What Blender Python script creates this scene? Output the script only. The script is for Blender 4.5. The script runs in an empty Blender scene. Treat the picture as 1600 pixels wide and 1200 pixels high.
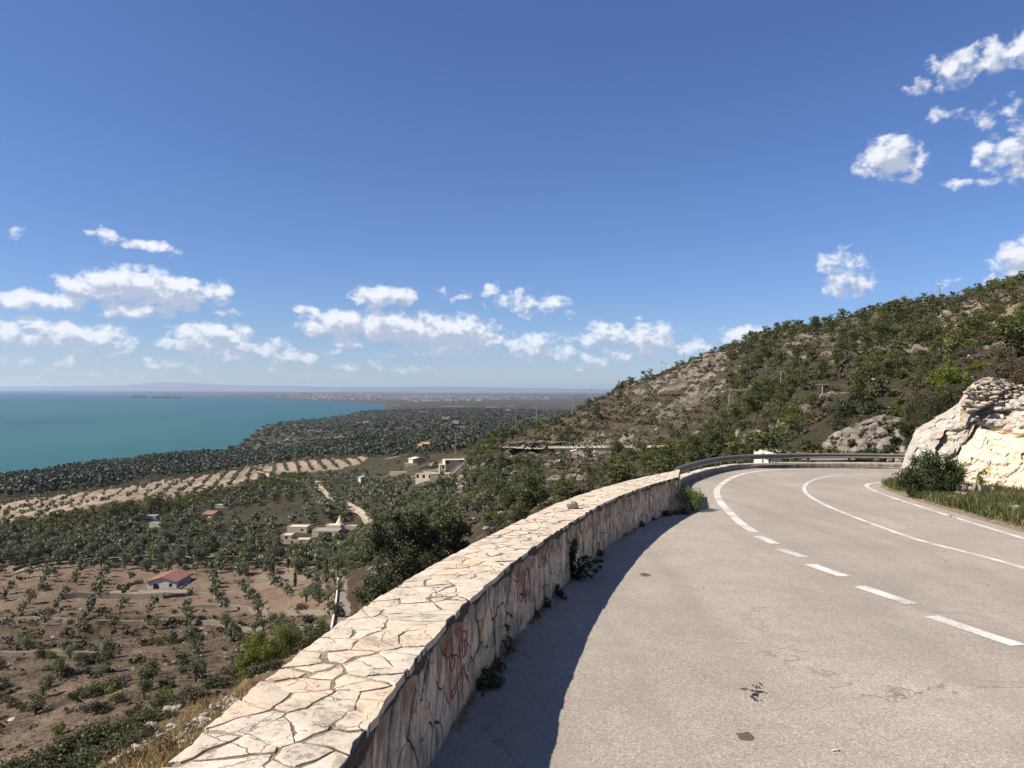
import bpy, math, random
import numpy as np
from mathutils import Matrix, Vector, noise
from mathutils.bvhtree import BVHTree
random.seed(7); RNG = np.random.default_rng(7)
D = bpy.data; S = bpy.context.scene; COL = S.collection

# ------------------------------------------------------------------ camera
# The camera stands at the world origin, the road lies about 2.2 m below it, the sea 110 m below.
FPX = 1200.0
cam = D.objects.new('camera', D.cameras.new('camera')); COL.objects.link(cam)
cam.data.sensor_width = 36.0; cam.data.lens = 36.0 * FPX / 1600.0
cam.data.clip_start = 0.05; cam.data.clip_end = 150000.0
PITCH = math.atan(10 / FPX); ROLL = math.atan(8 / 1600.0)
MROT = Matrix.Rotation(math.pi / 2 + PITCH, 4, 'X') @ Matrix.Rotation(ROLL, 4, 'Z')
cam.matrix_world = MROT
S.camera = cam
MR = np.array(MROT.to_3x3())

# ------------------------------------------------------------------ light
SUN_VEC = Vector((-1.03, -0.30, 1.0)).normalized()
SUN_EL = math.asin(SUN_VEC.z); SUN_ROT = math.atan2(SUN_VEC.x, SUN_VEC.y)
sun = D.objects.new('sun', D.lights.new('sun', 'SUN')); COL.objects.link(sun)
sun.data.energy = 5.0; sun.data.angle = math.radians(0.53); sun.data.color = (1.0, 0.90, 0.76)
sun.rotation_euler = SUN_VEC.to_track_quat('Z', 'Y').to_euler()
SKY_STRENGTH = 0.06; HAZE = 3.0e-5; ALB = 0.75
S.view_settings.view_transform = 'Standard'; S.view_settings.look = 'None'
S.view_settings.gamma = 1.0; S.view_settings.use_curve_mapping = False
S.view_settings.exposure = 1.0
S.render.engine = 'CYCLES'
S.cycles.max_bounces = 6; S.cycles.diffuse_bounces = 3; S.cycles.glossy_bounces = 2
S.cycles.transparent_max_bounces = 6; S.cycles.transmission_bounces = 2; S.cycles.volume_bounces = 0
S.cycles.use_denoising = True

def ray(px, py):
    v = MR @ np.array([(px - 800) / FPX, (600 - py) / FPX, -1.0])
    return v / v[1]
def P(px, py, Y):
    r = ray(px, py); return Vector((r[0] * Y, Y, r[2] * Y))
def proj(X, Y, Z):
    l = MR.T @ np.array([np.ravel(X), np.ravel(Y), np.ravel(Z)])
    w = np.maximum(-l[2], 1e-6)
    return 800 + l[0] / w * FPX, 600 - l[1] / w * FPX

# ------------------------------------------------------------------ node helper
class NT:
    def __init__(self, tree): self.t = tree; self.n = tree.nodes; self.l = tree.links
    def node(self, typ, **kw):
        nd = self.n.new(typ)
        for k, v in kw.items():
            if k.startswith('_'): setattr(nd, k[1:], v)
        return nd
    def put(self, sock, v):
        if v is None: return
        if hasattr(v, 'is_output') or isinstance(v, bpy.types.NodeSocket): self.l.new(v, sock)
        else: sock.default_value = v
    def math(self, op, a, b=None, c=None, clamp=False):
        nd = self.n.new('ShaderNodeMath'); nd.operation = op; nd.use_clamp = clamp
        self.put(nd.inputs[0], a); self.put(nd.inputs[1], b)
        if c is not None: self.put(nd.inputs[2], c)
        return nd.outputs[0]
    def vmath(self, op, a, b=None, out=0):
        nd = self.n.new('ShaderNodeVectorMath'); nd.operation = op
        self.put(nd.inputs[0], a)
        if b is not None:
            self.put(nd.inputs[3] if op == 'SCALE' else nd.inputs[1], b)
        return nd.outputs[out]
    def noise(self, vec, scale, detail=4, rough=.55, out=0, dist=0.0):
        nd = self.n.new('ShaderNodeTexNoise'); self.put(nd.inputs['Vector'], vec)
        nd.inputs['Scale'].default_value = scale; nd.inputs['Detail'].default_value = detail
        nd.inputs['Roughness'].default_value = rough; nd.inputs['Distortion'].default_value = dist
        return nd.outputs[out]
    def voro(self, vec, scale, feature='F1', out=0, rnd=1.0):
        nd = self.n.new('ShaderNodeTexVoronoi'); nd.feature = feature; self.put(nd.inputs['Vector'], vec)
        nd.inputs['Scale'].default_value = scale; nd.inputs['Randomness'].default_value = rnd
        return nd.outputs[out]
    def ramp(self, fac, stops, interp='LINEAR'):
        nd = self.n.new('ShaderNodeValToRGB'); nd.color_ramp.interpolation = interp
        e = nd.color_ramp.elements
        while len(e) < len(stops): e.new(0.5)
        for i, (p, c) in enumerate(stops):
            e[i].position = p; e[i].color = (c[0], c[1], c[2], 1) if not isinstance(c, (int, float)) else (c, c, c, 1)
        self.put(nd.inputs[0], fac); return nd.outputs[0]
    def mix(self, fac, a, b, blend='MIX'):
        nd = self.n.new('ShaderNodeMix'); nd.data_type = 'RGBA'; nd.blend_type = blend
        self.put(nd.inputs[0], fac)
        for s, v in ((nd.inputs[6], a), (nd.inputs[7], b)):
            if isinstance(v, tuple): v = (v[0], v[1], v[2], 1)
            self.put(s, v)
        return nd.outputs[2]
    def maprange(self, v, a, b, c=0., d=1., smooth=False):
        nd = self.n.new('ShaderNodeMapRange'); nd.interpolation_type = 'SMOOTHSTEP' if smooth else 'LINEAR'
        self.put(nd.inputs[0], v)
        for i, x in enumerate((a, b, c, d)): self.put(nd.inputs[i + 1], x)
        return nd.outputs[0]
    def bump(self, h, strength, dist):
        nd = self.n.new('ShaderNodeBump'); nd.inputs['Strength'].default_value = strength
        nd.inputs['Distance'].default_value = dist; self.put(nd.inputs['Height'], h); return nd.outputs[0]

def mat(name):
    m = D.materials.new(name); m.use_nodes = True
    t = NT(m.node_tree); b = m.node_tree.nodes['Principled BSDF']
    b.inputs['Specular IOR Level'].default_value = 0.25
    return m, t, b
def pos(t, obj=False):
    if obj: return t.n.new('ShaderNodeTexCoord').outputs['Object']
    return t.n.new('ShaderNodeNewGeometry').outputs['Position']
def simple(name, col, rough=.8, metal=0., var=.15, scale=3., bump=0.):
    m, t, b = mat(name); p = pos(t)
    n = t.noise(p, scale, 5, .6)
    k = t.maprange(n, .3, .7, 1 - var, 1 + var)
    c = t.mix(1.0, (col[0], col[1], col[2]), k, 'MULTIPLY')
    t.put(b.inputs['Base Color'], c); b.inputs['Roughness'].default_value = rough; b.inputs['Metallic'].default_value = metal
    if bump: t.put(b.inputs['Normal'], t.bump(n, bump, .02))
    return m

# ------------------------------------------------------------------ world: sky and clouds
w = D.worlds.new('World'); S.world = w; w.use_nodes = True; t = NT(w.node_tree)
bg = w.node_tree.nodes['Background']
sky = t.n.new('ShaderNodeTexSky'); sky.sky_type = 'NISHITA'; sky.sun_disc = False
sky.sun_elevation = SUN_EL; sky.sun_rotation = SUN_ROT; sky.altitude = 0; sky.air_density = 1.0; sky.dust_density = .05; sky.ozone_density = 4.0
tc = t.n.new('ShaderNodeTexCoord').outputs['Generated']
dirn = t.vmath('NORMALIZE', tc); sp = t.n.new('ShaderNodeSeparateXYZ'); t.put(sp.inputs[0], dirn)
AZ = t.math('MULTIPLY', t.math('ARCTAN2', sp.outputs[0], sp.outputs[1]), 57.29578); EL = t.math('MULTIPLY', t.math('ARCSINE', sp.outputs[2]), 57.29578)
def azel(px, py):
    r = Vector(ray(px, py)).normalized(); return math.degrees(math.atan2(r.x, r.y)), math.degrees(math.asin(r.z))
# (px, py, half width, half height, strength) of each cumulus puff, then of the painted horizon haze
CL = [(165,368,26,10,.75),(205,381,34,8,.62),(248,388,26,10,.72),(150,447,50,17,.95),(205,446,60,24,1.1),(270,458,75,20,1.1),(330,468,22,7,.7),(215,485,52,11,.85),(40,468,80,12,.95),(110,473,36,9,.8),(55,502,24,6,.75),(60,525,90,17,.95),(130,528,44,20,.95),(183,536,24,20,.85),(320,535,48,26,1.05),(350,525,40,16,.9),(375,548,45,18,.9),(425,550,32,16,.75),(472,559,26,9,.72),(355,490,17,6,.65),(255,540,20,8,.5),
 (598,464,54,14,.95),(490,487,30,8,.65),(530,508,60,20,1.1),(610,512,75,22,1.15),(700,520,78,24,1.15),(750,528,40,20,.9),(640,541,30,10,.6),(700,544,70,14,.9),(835,542,50,20,.9),(880,552,30,14,.7),(548,536,28,8,.75),(522,551,16,5,.6),(603,554,16,5,.5),(705,462,32,9,.42),(773,463,22,18,.60),(828,476,34,20,.68),(866,473,28,9,.70),(890,487,10,10,.45),
 (950,528,50,20,.9),(1010,528,48,20,.95),(1000,548,70,14,.75),(1085,545,34,13,.6),(920,563,30,9,.65),(1160,524,34,14,.8),(1000,498,12,5,.45),(910,575,20,6,.4),
 (1310,420,30,24,.72),(1335,437,28,16,.78),(1322,452,30,12,.65),(1350,432,14,10,.6),(1298,404,18,12,.55),
 (1397,246,44,30,1.0),(1375,256,32,20,.8),(1425,276,16,16,.5),(1350,264,20,9,.5),
 (1460,128,34,16,.55),(1505,102,50,26,.72),(1545,92,40,24,.6),(1597,80,30,26,.85),(1475,175,20,10,.28),(1555,180,34,18,.5),(1563,238,34,24,.85),(1600,215,24,22,.5),(1600,268,26,20,.7),(1522,285,44,8,.55),(1595,405,34,24,.95),(1640,430,60,40,1.0),(1485,440,14,12,.25),(28,365,10,8,.3),
 (100,565,110,9,.32),(300,568,160,9,.32),(560,572,60,8,.30),(640,580,50,7,.32),(430,580,120,8,.25),(180,588,160,7,.28)]
def field(az, el):
    """largest puff value and its height coordinate"""
    acc = None
    for (x, y, rx, ry, s) in CL:
        a0, e0 = azel(x, y); k = math.cos(math.radians(e0))
        dx_ = t.math('MULTIPLY', t.math('SUBTRACT', az, a0), 1 / (rx / 20.9 * (1.12 if y < 380 else 1.25))); dy_ = t.math('MULTIPLY', t.math('SUBTRACT', el, e0), 1 / (ry / 20.9 * (1.20 if y < 380 else 1.42)))
        d = t.math('ADD', t.math('MULTIPLY', dx_, dx_), t.math('MULTIPLY', dy_, dy_))
        v = t.math('MULTIPLY_ADD', d, -s, s)
        acc = v if acc is None else t.math('SMOOTH_MAX', acc, v, .08)
    return acc
def cloud_group():
    g = D.node_groups.new('cloud_field', 'ShaderNodeTree')
    g.interface.new_socket('az', in_out='INPUT', socket_type='NodeSocketFloat'); g.interface.new_socket('el', in_out='INPUT', socket_type='NodeSocketFloat')
    g.interface.new_socket('v', in_out='OUTPUT', socket_type='NodeSocketFloat')
    global t; keep = t; t = NT(g); gi = t.n.new('NodeGroupInput'); go = t.n.new('NodeGroupOutput')
    cv = t.n.new('ShaderNodeCombineXYZ'); t.put(cv.inputs[0], gi.outputs[0]); t.put(cv.inputs[1], t.math('MULTIPLY', gi.outputs[1], 1.25)); cv = cv.outputs[0]
    n = t.noise(cv, .85, 6, .57, dist=.2)
    wv = t.noise(cv, .9, 3, .5, out=1); ws_ = t.n.new('ShaderNodeSeparateColor'); t.put(ws_.inputs[0], wv)
    az = t.math('ADD', gi.outputs[0], t.math('MULTIPLY_ADD', ws_.outputs[0], 1.3, -.65)); el = t.math('ADD', gi.outputs[1], t.math('MULTIPLY_ADD', ws_.outputs[1], .8, -.4))
    f = t.math('MAXIMUM', field(az, el), -.6)
    # the rest of the sky, outside the picture, carries scattered cumulus, with cover raised to make ambient light less blue
    out_m = t.math('MAXIMUM', t.maprange(t.math('ABSOLUTE', gi.outputs[0]), 36, 42), t.maprange(gi.outputs[1], 30, 36))
    big = t.noise(cv, .14, 3, .5)
    gen = t.math('MULTIPLY', t.maprange(big, .50, .66, -.5, .9), out_m)
    gen = t.math('ADD', gen, t.math('MULTIPLY_ADD', out_m, .6, -.6))
    f = t.math('MAXIMUM', f, gen)
    d = t.math('ADD', f, t.math('MULTIPLY_ADD', n, 2.5, -1.42))
    t.put(go.inputs[0], d); t = keep; return g
CG = cloud_group()
def cval(az, el):
    nd = t.n.new('ShaderNodeGroup'); nd.node_tree = CG; t.put(nd.inputs[0], az); t.put(nd.inputs[1], el); return nd.outputs[0]
d0 = cval(AZ, EL)
d1 = cval(t.math('ADD', AZ, -.35), t.math('ADD', EL, .75))
dens_ = t.maprange(d0, -.04, .70, 0, 1, True)
shade = t.maprange(t.math('SUBTRACT', d1, t.math('MULTIPLY', d0, .5)), -.25, .45, 0, 1, True)
ccol = t.mix(shade, (.90, .92, .98), (.46, .52, .66))
skyc = t.vmath('SCALE', sky.outputs[0], SKY_STRENGTH)
nd = t.n.new('ShaderNodeHueSaturation'); nd.inputs['Saturation'].default_value = 1.0; t.put(nd.inputs['Color'], skyc); skyc = nd.outputs[0]
skyc = t.vmath('MULTIPLY', skyc, (.62, .725, 1.0))
lowfade = t.maprange(EL, .3, 4.0, .55, 1.0)
fin = t.mix(t.math('MULTIPLY', t.math('MULTIPLY', dens_, .96), lowfade), skyc, t.vmath('SCALE', ccol, .53))
t.put(bg.inputs[0], fin); bg.inputs[1].default_value = 1.0
w.cycles.sampling_method = 'MANUAL'; w.cycles.sample_map_resolution = 512

# ------------------------------------------------------------------ object helper
def tag(o, label=None, cat=None, group=None, kind=None):
    if label: o['label'] = label
    if cat: o['category'] = cat
    if group: o['group'] = group
    if kind: o['kind'] = kind
    return o
def np_mesh(name, V, F, mats=None, midx=None, smooth=False, colors=None):
    """V (n,3), F (m,k) all faces with the same k"""
    me = D.meshes.new(name); V = np.asarray(V, np.float32); F = np.asarray(F, np.int32)
    n, k = F.shape
    me.vertices.add(len(V)); me.vertices.foreach_set('co', V.ravel())
    me.loops.add(n * k); me.loops.foreach_set('vertex_index', F.ravel())
    me.polygons.add(n); me.polygons.foreach_set('loop_start', np.arange(0, n * k, k, dtype=np.int32))
    me.polygons.foreach_set('loop_total', np.full(n, k, np.int32))
    if midx is not None: me.polygons.foreach_set('material_index', np.asarray(midx, np.int32))
    me.polygons.foreach_set('use_smooth', np.full(n, smooth, bool))
    for m in (mats or []): me.materials.append(m)
    if colors is not None:
        a = me.color_attributes.new('tint', 'FLOAT_COLOR', 'POINT')
        c = np.ones((len(V), 4), np.float32); c[:, :3] = colors; a.data.foreach_set('color', c.ravel())
    me.update(); return me
def py_mesh(name, V, F, m=None, smooth=False):
    me = D.meshes.new(name); me.from_pydata([tuple(v) for v in V], [], F)
    if m: me.materials.append(m)
    if smooth: me.polygons.foreach_set('use_smooth', [True] * len(me.polygons))
    me.update(); return me
def link(name, me, parent=None, loc=None):
    o = D.objects.new(name, me); COL.objects.link(o)
    if parent is not None: o.parent = parent
    if loc is not None: o.location = loc
    return o
def empty(name, loc=(0, 0, 0), rz=0):
    o = D.objects.new(name, None); COL.objects.link(o); o.location = loc; o.rotation_euler = (0, 0, rz)
    o.empty_display_size = .2; return o
class MB:
    """collects polygons, builds one mesh"""
    def __init__(s): s.V = []; s.F = []
    def add(s, V, F):
        b = len(s.V); s.V += [tuple(v) for v in V]; s.F += [tuple(b + i for i in f) for f in F]
    def box(s, c, d, rz=0, R=None):
        x, y, z = d[0] / 2, d[1] / 2, d[2] / 2
        V = [Vector((i * x, j * y, k * z)) for k in (-1, 1) for j in (-1, 1) for i in (-1, 1)]
        M = R if R is not None else Matrix.Rotation(rz, 3, 'Z')
        s.add([M @ v + Vector(c) for v in V], [(0, 2, 3, 1), (4, 5, 7, 6), (0, 1, 5, 4), (2, 6, 7, 3), (0, 4, 6, 2), (1, 3, 7, 5)])
    def tube(s, pts, radii, n=6, cap=True):
        pts = [Vector(p) for p in pts]; R = radii if isinstance(radii, (list, tuple)) else [radii] * len(pts)
        V = []
        for i, p in enumerate(pts):
            d = (pts[min(i + 1, len(pts) - 1)] - pts[max(i - 1, 0)]).normalized()
            a = d.cross(Vector((.13, .31, .94))); a = a.normalized() if a.length > 1e-4 else Vector((1, 0, 0)); b = d.cross(a)
            for k in range(n):
                t = 2 * math.pi * k / n; V.append(p + (a * math.cos(t) + b * math.sin(t)) * R[i])
        F = [(i * n + k, i * n + (k + 1) % n, (i + 1) * n + (k + 1) % n, (i + 1) * n + k) for i in range(len(pts) - 1) for k in range(n)]
        if cap: F += [tuple(range(n))[::-1], tuple((len(pts) - 1) * n + k for k in range(n))]
        s.add(V, F)
    def build(s, name, m, parent=None, smooth=False, loc=None):
        return link(name, py_mesh(name, s.V, s.F, m, smooth), parent, loc)

# ------------------------------------------------------------------ near ground
H = 0.80
def drop(y):
    a = 2.8 + .046 * y; b = 3.24 + .02 * y; k = .12
    return np.minimum(a, b) - k / 4 * np.maximum(k * 2 - np.abs(a - b), 0) ** 2 / (k * 2) ** 2 * 4
def zroad(Y): return -H * drop(np.asarray(Y, float) / H)
def G(px, py, h=0.0):
    r = ray(px, py); lo, hi = .4, 70.0
    f = lambda y: r[2] * y - (float(zroad(y)) + h)
    for _ in range(50):
        mid = (lo + hi) / 2
        if f(mid) > 0: lo = mid
        else: hi = mid
    return Vector((r[0] * lo, lo, float(zroad(lo)) + h))

# ------------------------------------------------------------------ wall line
WI = [(545, 1200), (565, 1150), (600, 1097), (630, 1060), (660, 1020), (700, 975), (750, 922), (800, 882), (845, 852), (871, 830), (914, 802), (951, 783), (979, 772), (1007, 761), (1045, 749), (1062, 746)]
wp = np.array([G(x, y, H)[:2] for x, y in WI])
WC = np.polyfit(np.r_[wp[:, 1], [1.5]], np.r_[wp[:, 0], [wp[0, 0] + .03]], 5)
WEND = wp[-1, 1]
def wall_x(Y):
    Y = np.asarray(Y, float); y0 = wp[0, 1]
    s = np.polyval(np.polyder(WC), y0)
    return np.where(Y < y0, np.polyval(WC, y0) + s * .4 * (Y - y0), np.polyval(WC, np.minimum(Y, WEND + .5)))
WT = .93 * H
wy = np.linspace(-4, WEND, 500); wx = wall_x(wy)
ws = np.r_[0, np.cumsum(np.hypot(np.diff(wx), np.diff(wy)))]
WLEN = ws[-1]
dx = np.gradient(wx, ws); dy = np.gradient(wy, ws)
def wpos(s, off=0.0):
    """point on the inner wall line at arc length s, off metres towards the road (+) or the valley (-)"""
    x = np.interp(s, ws, wx); y = np.interp(s, ws, wy); a = np.interp(s, ws, dx); b = np.interp(s, ws, dy)
    return x + b * off, y - a * off

KERB = [(1062, 760), (1085, 750), (1112, 741), (1140, 735.5), (1169, 732.5), (1200, 731), (1240, 730), (1300, 729.6), (1360, 730), (1402, 730.6), (1450, 731.5), (1520, 733)]
kp = np.array([G(x, y)[:2] for x, y in KERB])
def smooth_line(P0, step=.4, it=3):
    P0 = np.asarray(P0, float)
    for _ in range(it):
        Q = P0[:-1] * .75 + P0[1:] * .25; R = P0[:-1] * .25 + P0[1:] * .75
        P0 = np.vstack([P0[:1], np.stack([Q, R], 1).reshape(-1, P0.shape[1]), P0[-1:]])
    s = np.r_[0, np.cumsum(np.linalg.norm(np.diff(P0[:, :2], axis=0), axis=1))]
    n = max(2, int(s[-1] / step) + 1); t = np.linspace(0, s[-1], n)
    return np.stack([np.interp(t, s, P0[:, i]) for i in range(P0.shape[1])], 1)
kline = smooth_line(np.vstack([[wall_x(WEND) + .05, WEND], kp]), .3)
YFAR = kline[:, 1].max()

# ------------------------------------------------------------------ terrain table: per column (y pixel, depth) or (None, depth, z)
TAB = {
 -900: [(None,4,-2.6),(None,10,-8),(None,25,-20),(None,60,-40),(None,110,-52),(None,200,-58),(None,330,-66),(None,520,-80),(None,640,-100),(None,900,-112),(None,30000,-114)],
 0: [(None,4,-2.6),(None,10,-7),(None,20,-13),(None,40,-24),(None,70,-38),(1200,92),(1100,125),(1000,165),(950,195),(880,255),(850,300),(800,420),(770,560),(757,800),(None,1100,-107),(None,30000,-107)],
 200: [(None,3,-2.3),(None,8,-4.9),(1190,14),(1160,20),(1128,30),(None,45,-24),(None,70,-37),(1128,97),(1060,125),(1000,165),(950,195),(885,255),(850,300),(800,410),(770,500),(745,640),(735,850),(None,1300,-104),(None,30000,-107)],
 400: [(None,6,-3.1),(None,15,-6.3),(1080,25),(1044,45),(None,65,-28),(None,100,-41.5),(1044,125),(990,165),(940,200),(880,250),(850,290),(800,380),(770,480),(740,650),(720,850),(702,1300),(None,1480,-103),(None,2000,-107),(None,30000,-107)],
 550: [(None,7,-3.5),(None,20,-8),(968,50),(975,90),(905,150),(890,200),(868,250),(841,300),(799,350),(770,430),(730,600),(700,850),(670,1500),(657,2600),(None,3200,-100),(None,30000,-105)],
 700: [(None,9,-4),(None,20,-8.5),(None,40,-15),(None,80,-23),(840,130),(799,190),(762,260),(741,340),(724,420),(710,520),(693,700),(679,1000),(662,1500),(650,2400),(634,4300),(625,7500),(618,14000),(613.5,27000)],
 760: [(None,11,-4.5),(None,30,-10),(None,60,-15),(815,118),(770,170),(735,230),(702,300),(692,322),(None,400,-30),(692,620),(679,1000),(662,1500),(650,2400),(634,4300),(625,7500),(618,14000),(613.5,27000)],
 850: [(None,14,-5),(None,30,-8.5),(None,60,-12),(790,110),(760,160),(730,205),(704,250),(690,270),(670,308),(664,330),(None,420,-21),(None,600,-45),(663,1000),(655,2000),(640,3700),(626,7500),(618,14000),(613.5,27000)],
 1000:[(None,22,-4.5),(None,40,-8),(None,70,-10.5),(742,115),(716,170),(701,215),(680,242),(640,290),(608,345),(592,372),(None,450,3),(None,900,-40),(None,3000,-85),(None,27000,-60)],
 1100:[(None,27,-3.6),(None,40,-7.5),(None,70,-9),(716,110),(705,150),(700,195),(680,218),(640,250),(600,285),(562,322),(554,340),(None,430,16),(None,900,-20),(None,3000,-85),(None,27000,-60)],
 1200:[(None,33,-3.3),(None,42,-7.5),(None,60,-8),(None,72,-6.5),(710,90),(698,120),(650,142),(600,190),(560,235),(520,292),(514,305),(None,420,22),(None,800,0),(None,3000,-85),(None,27000,-60)],
 1300:[(None,34,-3.3),(None,42,-6),(None,56,-5.8),(712,66),(710,72),(660,80),(640,98),(600,135),(560,180),(520,248),(500,298),(None,420,28),(None,900,0),(None,27000,-60)],
 1400:[(None,34,-3.3),(None,42,-5.5),(None,56,-5.2),(708,66),(660,75),(640,90),(600,118),(540,185),(500,255),(476,325),(None,450,42),(None,900,20),(None,27000,-60)],
 1500:[(None,36,-3.2),(None,44,-4),(None,56,-2),(590,74),(550,135),(500,225),(462,345),(None,500,50),(None,27000,-60)],
 1600:[(None,36,-3.2),(None,44,-2),(None,56,1),(560,76),(520,138),(470,250),(434,370),(None,550,66),(None,27000,-40)],
 2100:[(None,30,-3),(None,44,0),(None,60,6),(None,140,30),(None,250,70),(None,370,120),(None,550,160),(None,27000,100)],
 2900:[(None,30,-1),(None,60,14),(None,140,50),(None,370,160),(None,27000,160)],
}
TPX = sorted(TAB); LY = np.linspace(math.log(1.6), math.log(27000), 1400)
TU = np.array([(p - 800) / FPX for p in TPX]); TZ = []
for p in TPX:
    r = []
    for e in TAB[p]:
        r.append((e[1], e[2]) if e[0] is None else (e[1], ray(p, e[0])[2] * e[1]))
    a = np.array(r); zz = np.interp(LY, np.log(a[:, 0]), a[:, 1])
    if a[0, 0] > 1.6:   # towards the wall the slope climbs to the road bed
        zz = np.where(LY < math.log(a[0, 0]), a[0, 1] + 0 * LY, zz)
    TZ.append(zz)
TZ = np.array(TZ)
# smooth the rows across columns with a smooth (cosine) blend
def table(u, Y):
    u = np.clip(u, TU[0], TU[-1] - 1e-6); i = np.clip(np.searchsorted(TU, u, side='right') - 1, 0, len(TU) - 2)
    f = (u - TU[i]) / (TU[i + 1] - TU[i])
    ly = np.clip((np.log(np.maximum(Y, 1.61)) - LY[0]) / (LY[1] - LY[0]), 0, len(LY) - 1.001)
    j = ly.astype(int); g = ly - j
    za = TZ[i, j] * (1 - g) + TZ[i, j + 1] * g; zb = TZ[i + 1, j] * (1 - g) + TZ[i + 1, j + 1] * g
    return za * (1 - f) + zb * f

# fast lattice noise
def hash2(ix, iy, s):
    h = (ix.astype(np.int64) * 374761393 + iy.astype(np.int64) * 668265263 + s * 974711) & 0x7fffffff
    h = ((h ^ (h >> 13)) * 1274126177) & 0x7fffffff
    return ((h ^ (h >> 16)) & 0xffff) / 65535.0
def vnoise(x, y, s=0):
    ix = np.floor(x); iy = np.floor(y); fx = x - ix; fy = y - iy
    fx = fx * fx * (3 - 2 * fx); fy = fy * fy * (3 - 2 * fy)
    a = hash2(ix, iy, s); b = hash2(ix + 1, iy, s); c = hash2(ix, iy + 1, s); d = hash2(ix + 1, iy + 1, s)
    return (a * (1 - fx) + b * fx) * (1 - fy) + (c * (1 - fx) + d * fx) * fy
def fbm(x, y, o=4, s=0):
    r = 0; a = .5; t = 0
    for k in range(o):
        r = r + a * vnoise(x, y, s + k * 17); t += a; a *= .5; x = x * 2.03 + 3.1; y = y * 2.03 - 1.7
    return r / t
def sstep(x, a, b):
    t = np.clip((x - a) / (b - a), 0, 1); return t * t * (3 - 2 * t)

# outer boundary of the roadway: wall, then kerb; beyond it the slope
bx = np.r_[wall_x(np.linspace(-60, WEND, 60)) - WT - .05, kline[:, 0] - .25, [60, 200]]
by = np.r_[np.linspace(-60, WEND, 60), kline[:, 1] + .35, [YFAR + 1, YFAR + 1]]
def outside(X, Y):
    """signed distance to the roadway boundary, positive on the valley side"""
    X = np.asarray(X, float); Y = np.asarray(Y, float); best = np.full(X.shape, 1e9); sgn = np.ones(X.shape)
    for i in range(len(bx) - 1):
        ex, ey = bx[i + 1] - bx[i], by[i + 1] - by[i]; L = ex * ex + ey * ey
        if L < 1e-9: continue
        t = np.clip(((X - bx[i]) * ex + (Y - by[i]) * ey) / L, 0, 1)
        qx, qy = X - bx[i] - t * ex, Y - by[i] - t * ey; d = np.hypot(qx, qy); c = ex * qy - ey * qx
        m = d < best; best = np.where(m, d, best); sgn = np.where(m, np.sign(c), sgn)
    return best * sgn

# coast line on the sea level
SEA = -110.0
CO = [(-900,850),(-300,785),(0,753),(50,750),(100,745),(200,733),(250,728),(300,722),(340,712),(372,702),(386,690),(400,676),(412,668),(445,661),(500,656),(540,651.5),(556,648),(572,645)]
cu = []; cd = []
for a, b in CO:
    r = ray(a, b); cu.append(r[0]); cd.append(SEA / r[2])
cu = np.array(cu); cd = np.array(cd)
FARCO = [(-900,608.6),(0,611.8),(100,613),(200,615),(300,617),(400,620),(450,623.5),(500,626),(560,629),(590,630.5),(600,631)]
fu = []; fd = []
for a, b in FARCO:
    r = ray(a, b); fu.append(r[0]); fd.append(SEA / r[2])
fu = np.array(fu); fd = np.array(fd)
UBAY = ray(598, 640)[0]

def height(X, Y, micro=True):
    X = np.asarray(X, float); Y = np.asarray(Y, float); Yc = np.maximum(Y, 1.6); u = X / Yc
    z = table(u, Yc)
    if micro:
        m = sstep(Yc, 30, 90) * (1 - sstep(Yc, 500, 1500))
        z = z + m * ((fbm(X / 22, Y / 22, 4, 3) - .5) * 3.2)
        # terraces
        st = np.where(z < -38, 1.6, 2.3); w = sstep(Yc, 95, 130) * (1 - sstep(Yc, 330, 420)) * sstep(z, -30, -18)
        q = (z + (fbm(X / 60, Y / 60, 2, 9) - .5) * 1.5) / st; f = q - np.floor(q)
        z = z + w * .75 * st * (sstep(f, .78, 1.0) - f)
        rock = sstep(fbm(X / 34, Y / 34, 3, 21), .42, .62) * sstep(u, -.16, .0)
        z = z + m * (.25 + .75 * rock) * (np.abs(fbm(X / 3.2, Y / 3.2, 4, 31) - .5) * 3.0 - .4)
        near = sstep(Yc, 3, 9) * (1 - sstep(Yc, 60, 100))
        z = z + near * (fbm(X / 2.2, Y / 2.2, 4, 41) - .5) * .7
        farb = sstep(Yc, 500, 1200) * (1 - sstep(Yc, 6000, 12000))
        z = z + farb * (fbm(X / 30, Y / 30, 3, 51) - .5) * 5
    # the coast
    c = np.interp(u, cu, cd); fc = np.interp(u, fu, fd)
    jag = (fbm(X / 70, Y / 70, 3, 61) - .5)
    sd = Yc - c * (1 + .05 * jag)
    land_end = sstep(-sd / np.maximum(c, 1), -.004, .012)
    isw = (u < UBAY)
    z = np.where(isw, (SEA - 4) + (np.maximum(z, SEA + 2.5) - SEA + 4) * land_end, z)
    bay = isw | ((u < ray(600, 631)[0]) & (Yc > 4000) & (Yc < fc))
    z = np.where((~isw) & bay, SEA - 4, z)
    farland = (Yc > fc) & (u < UBAY + .02)
    zf = SEA + 3 + sstep(Yc / fc, 1.0, 1.6) * (12 + 22 * fbm(X / 3000, Y / 3000, 3, 71))
    z = np.where(farland & isw, np.maximum(z, zf), z)
    # roadway
    d = outside(X, Y)
    nearz = zroad(np.clip(Y, -60, YFAR + 2)) - .45 - .50 * np.maximum(d - .3, 0)
    w = 1 - sstep(d, 2.5, 12)
    return z * (1 - w) + nearz * w
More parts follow.
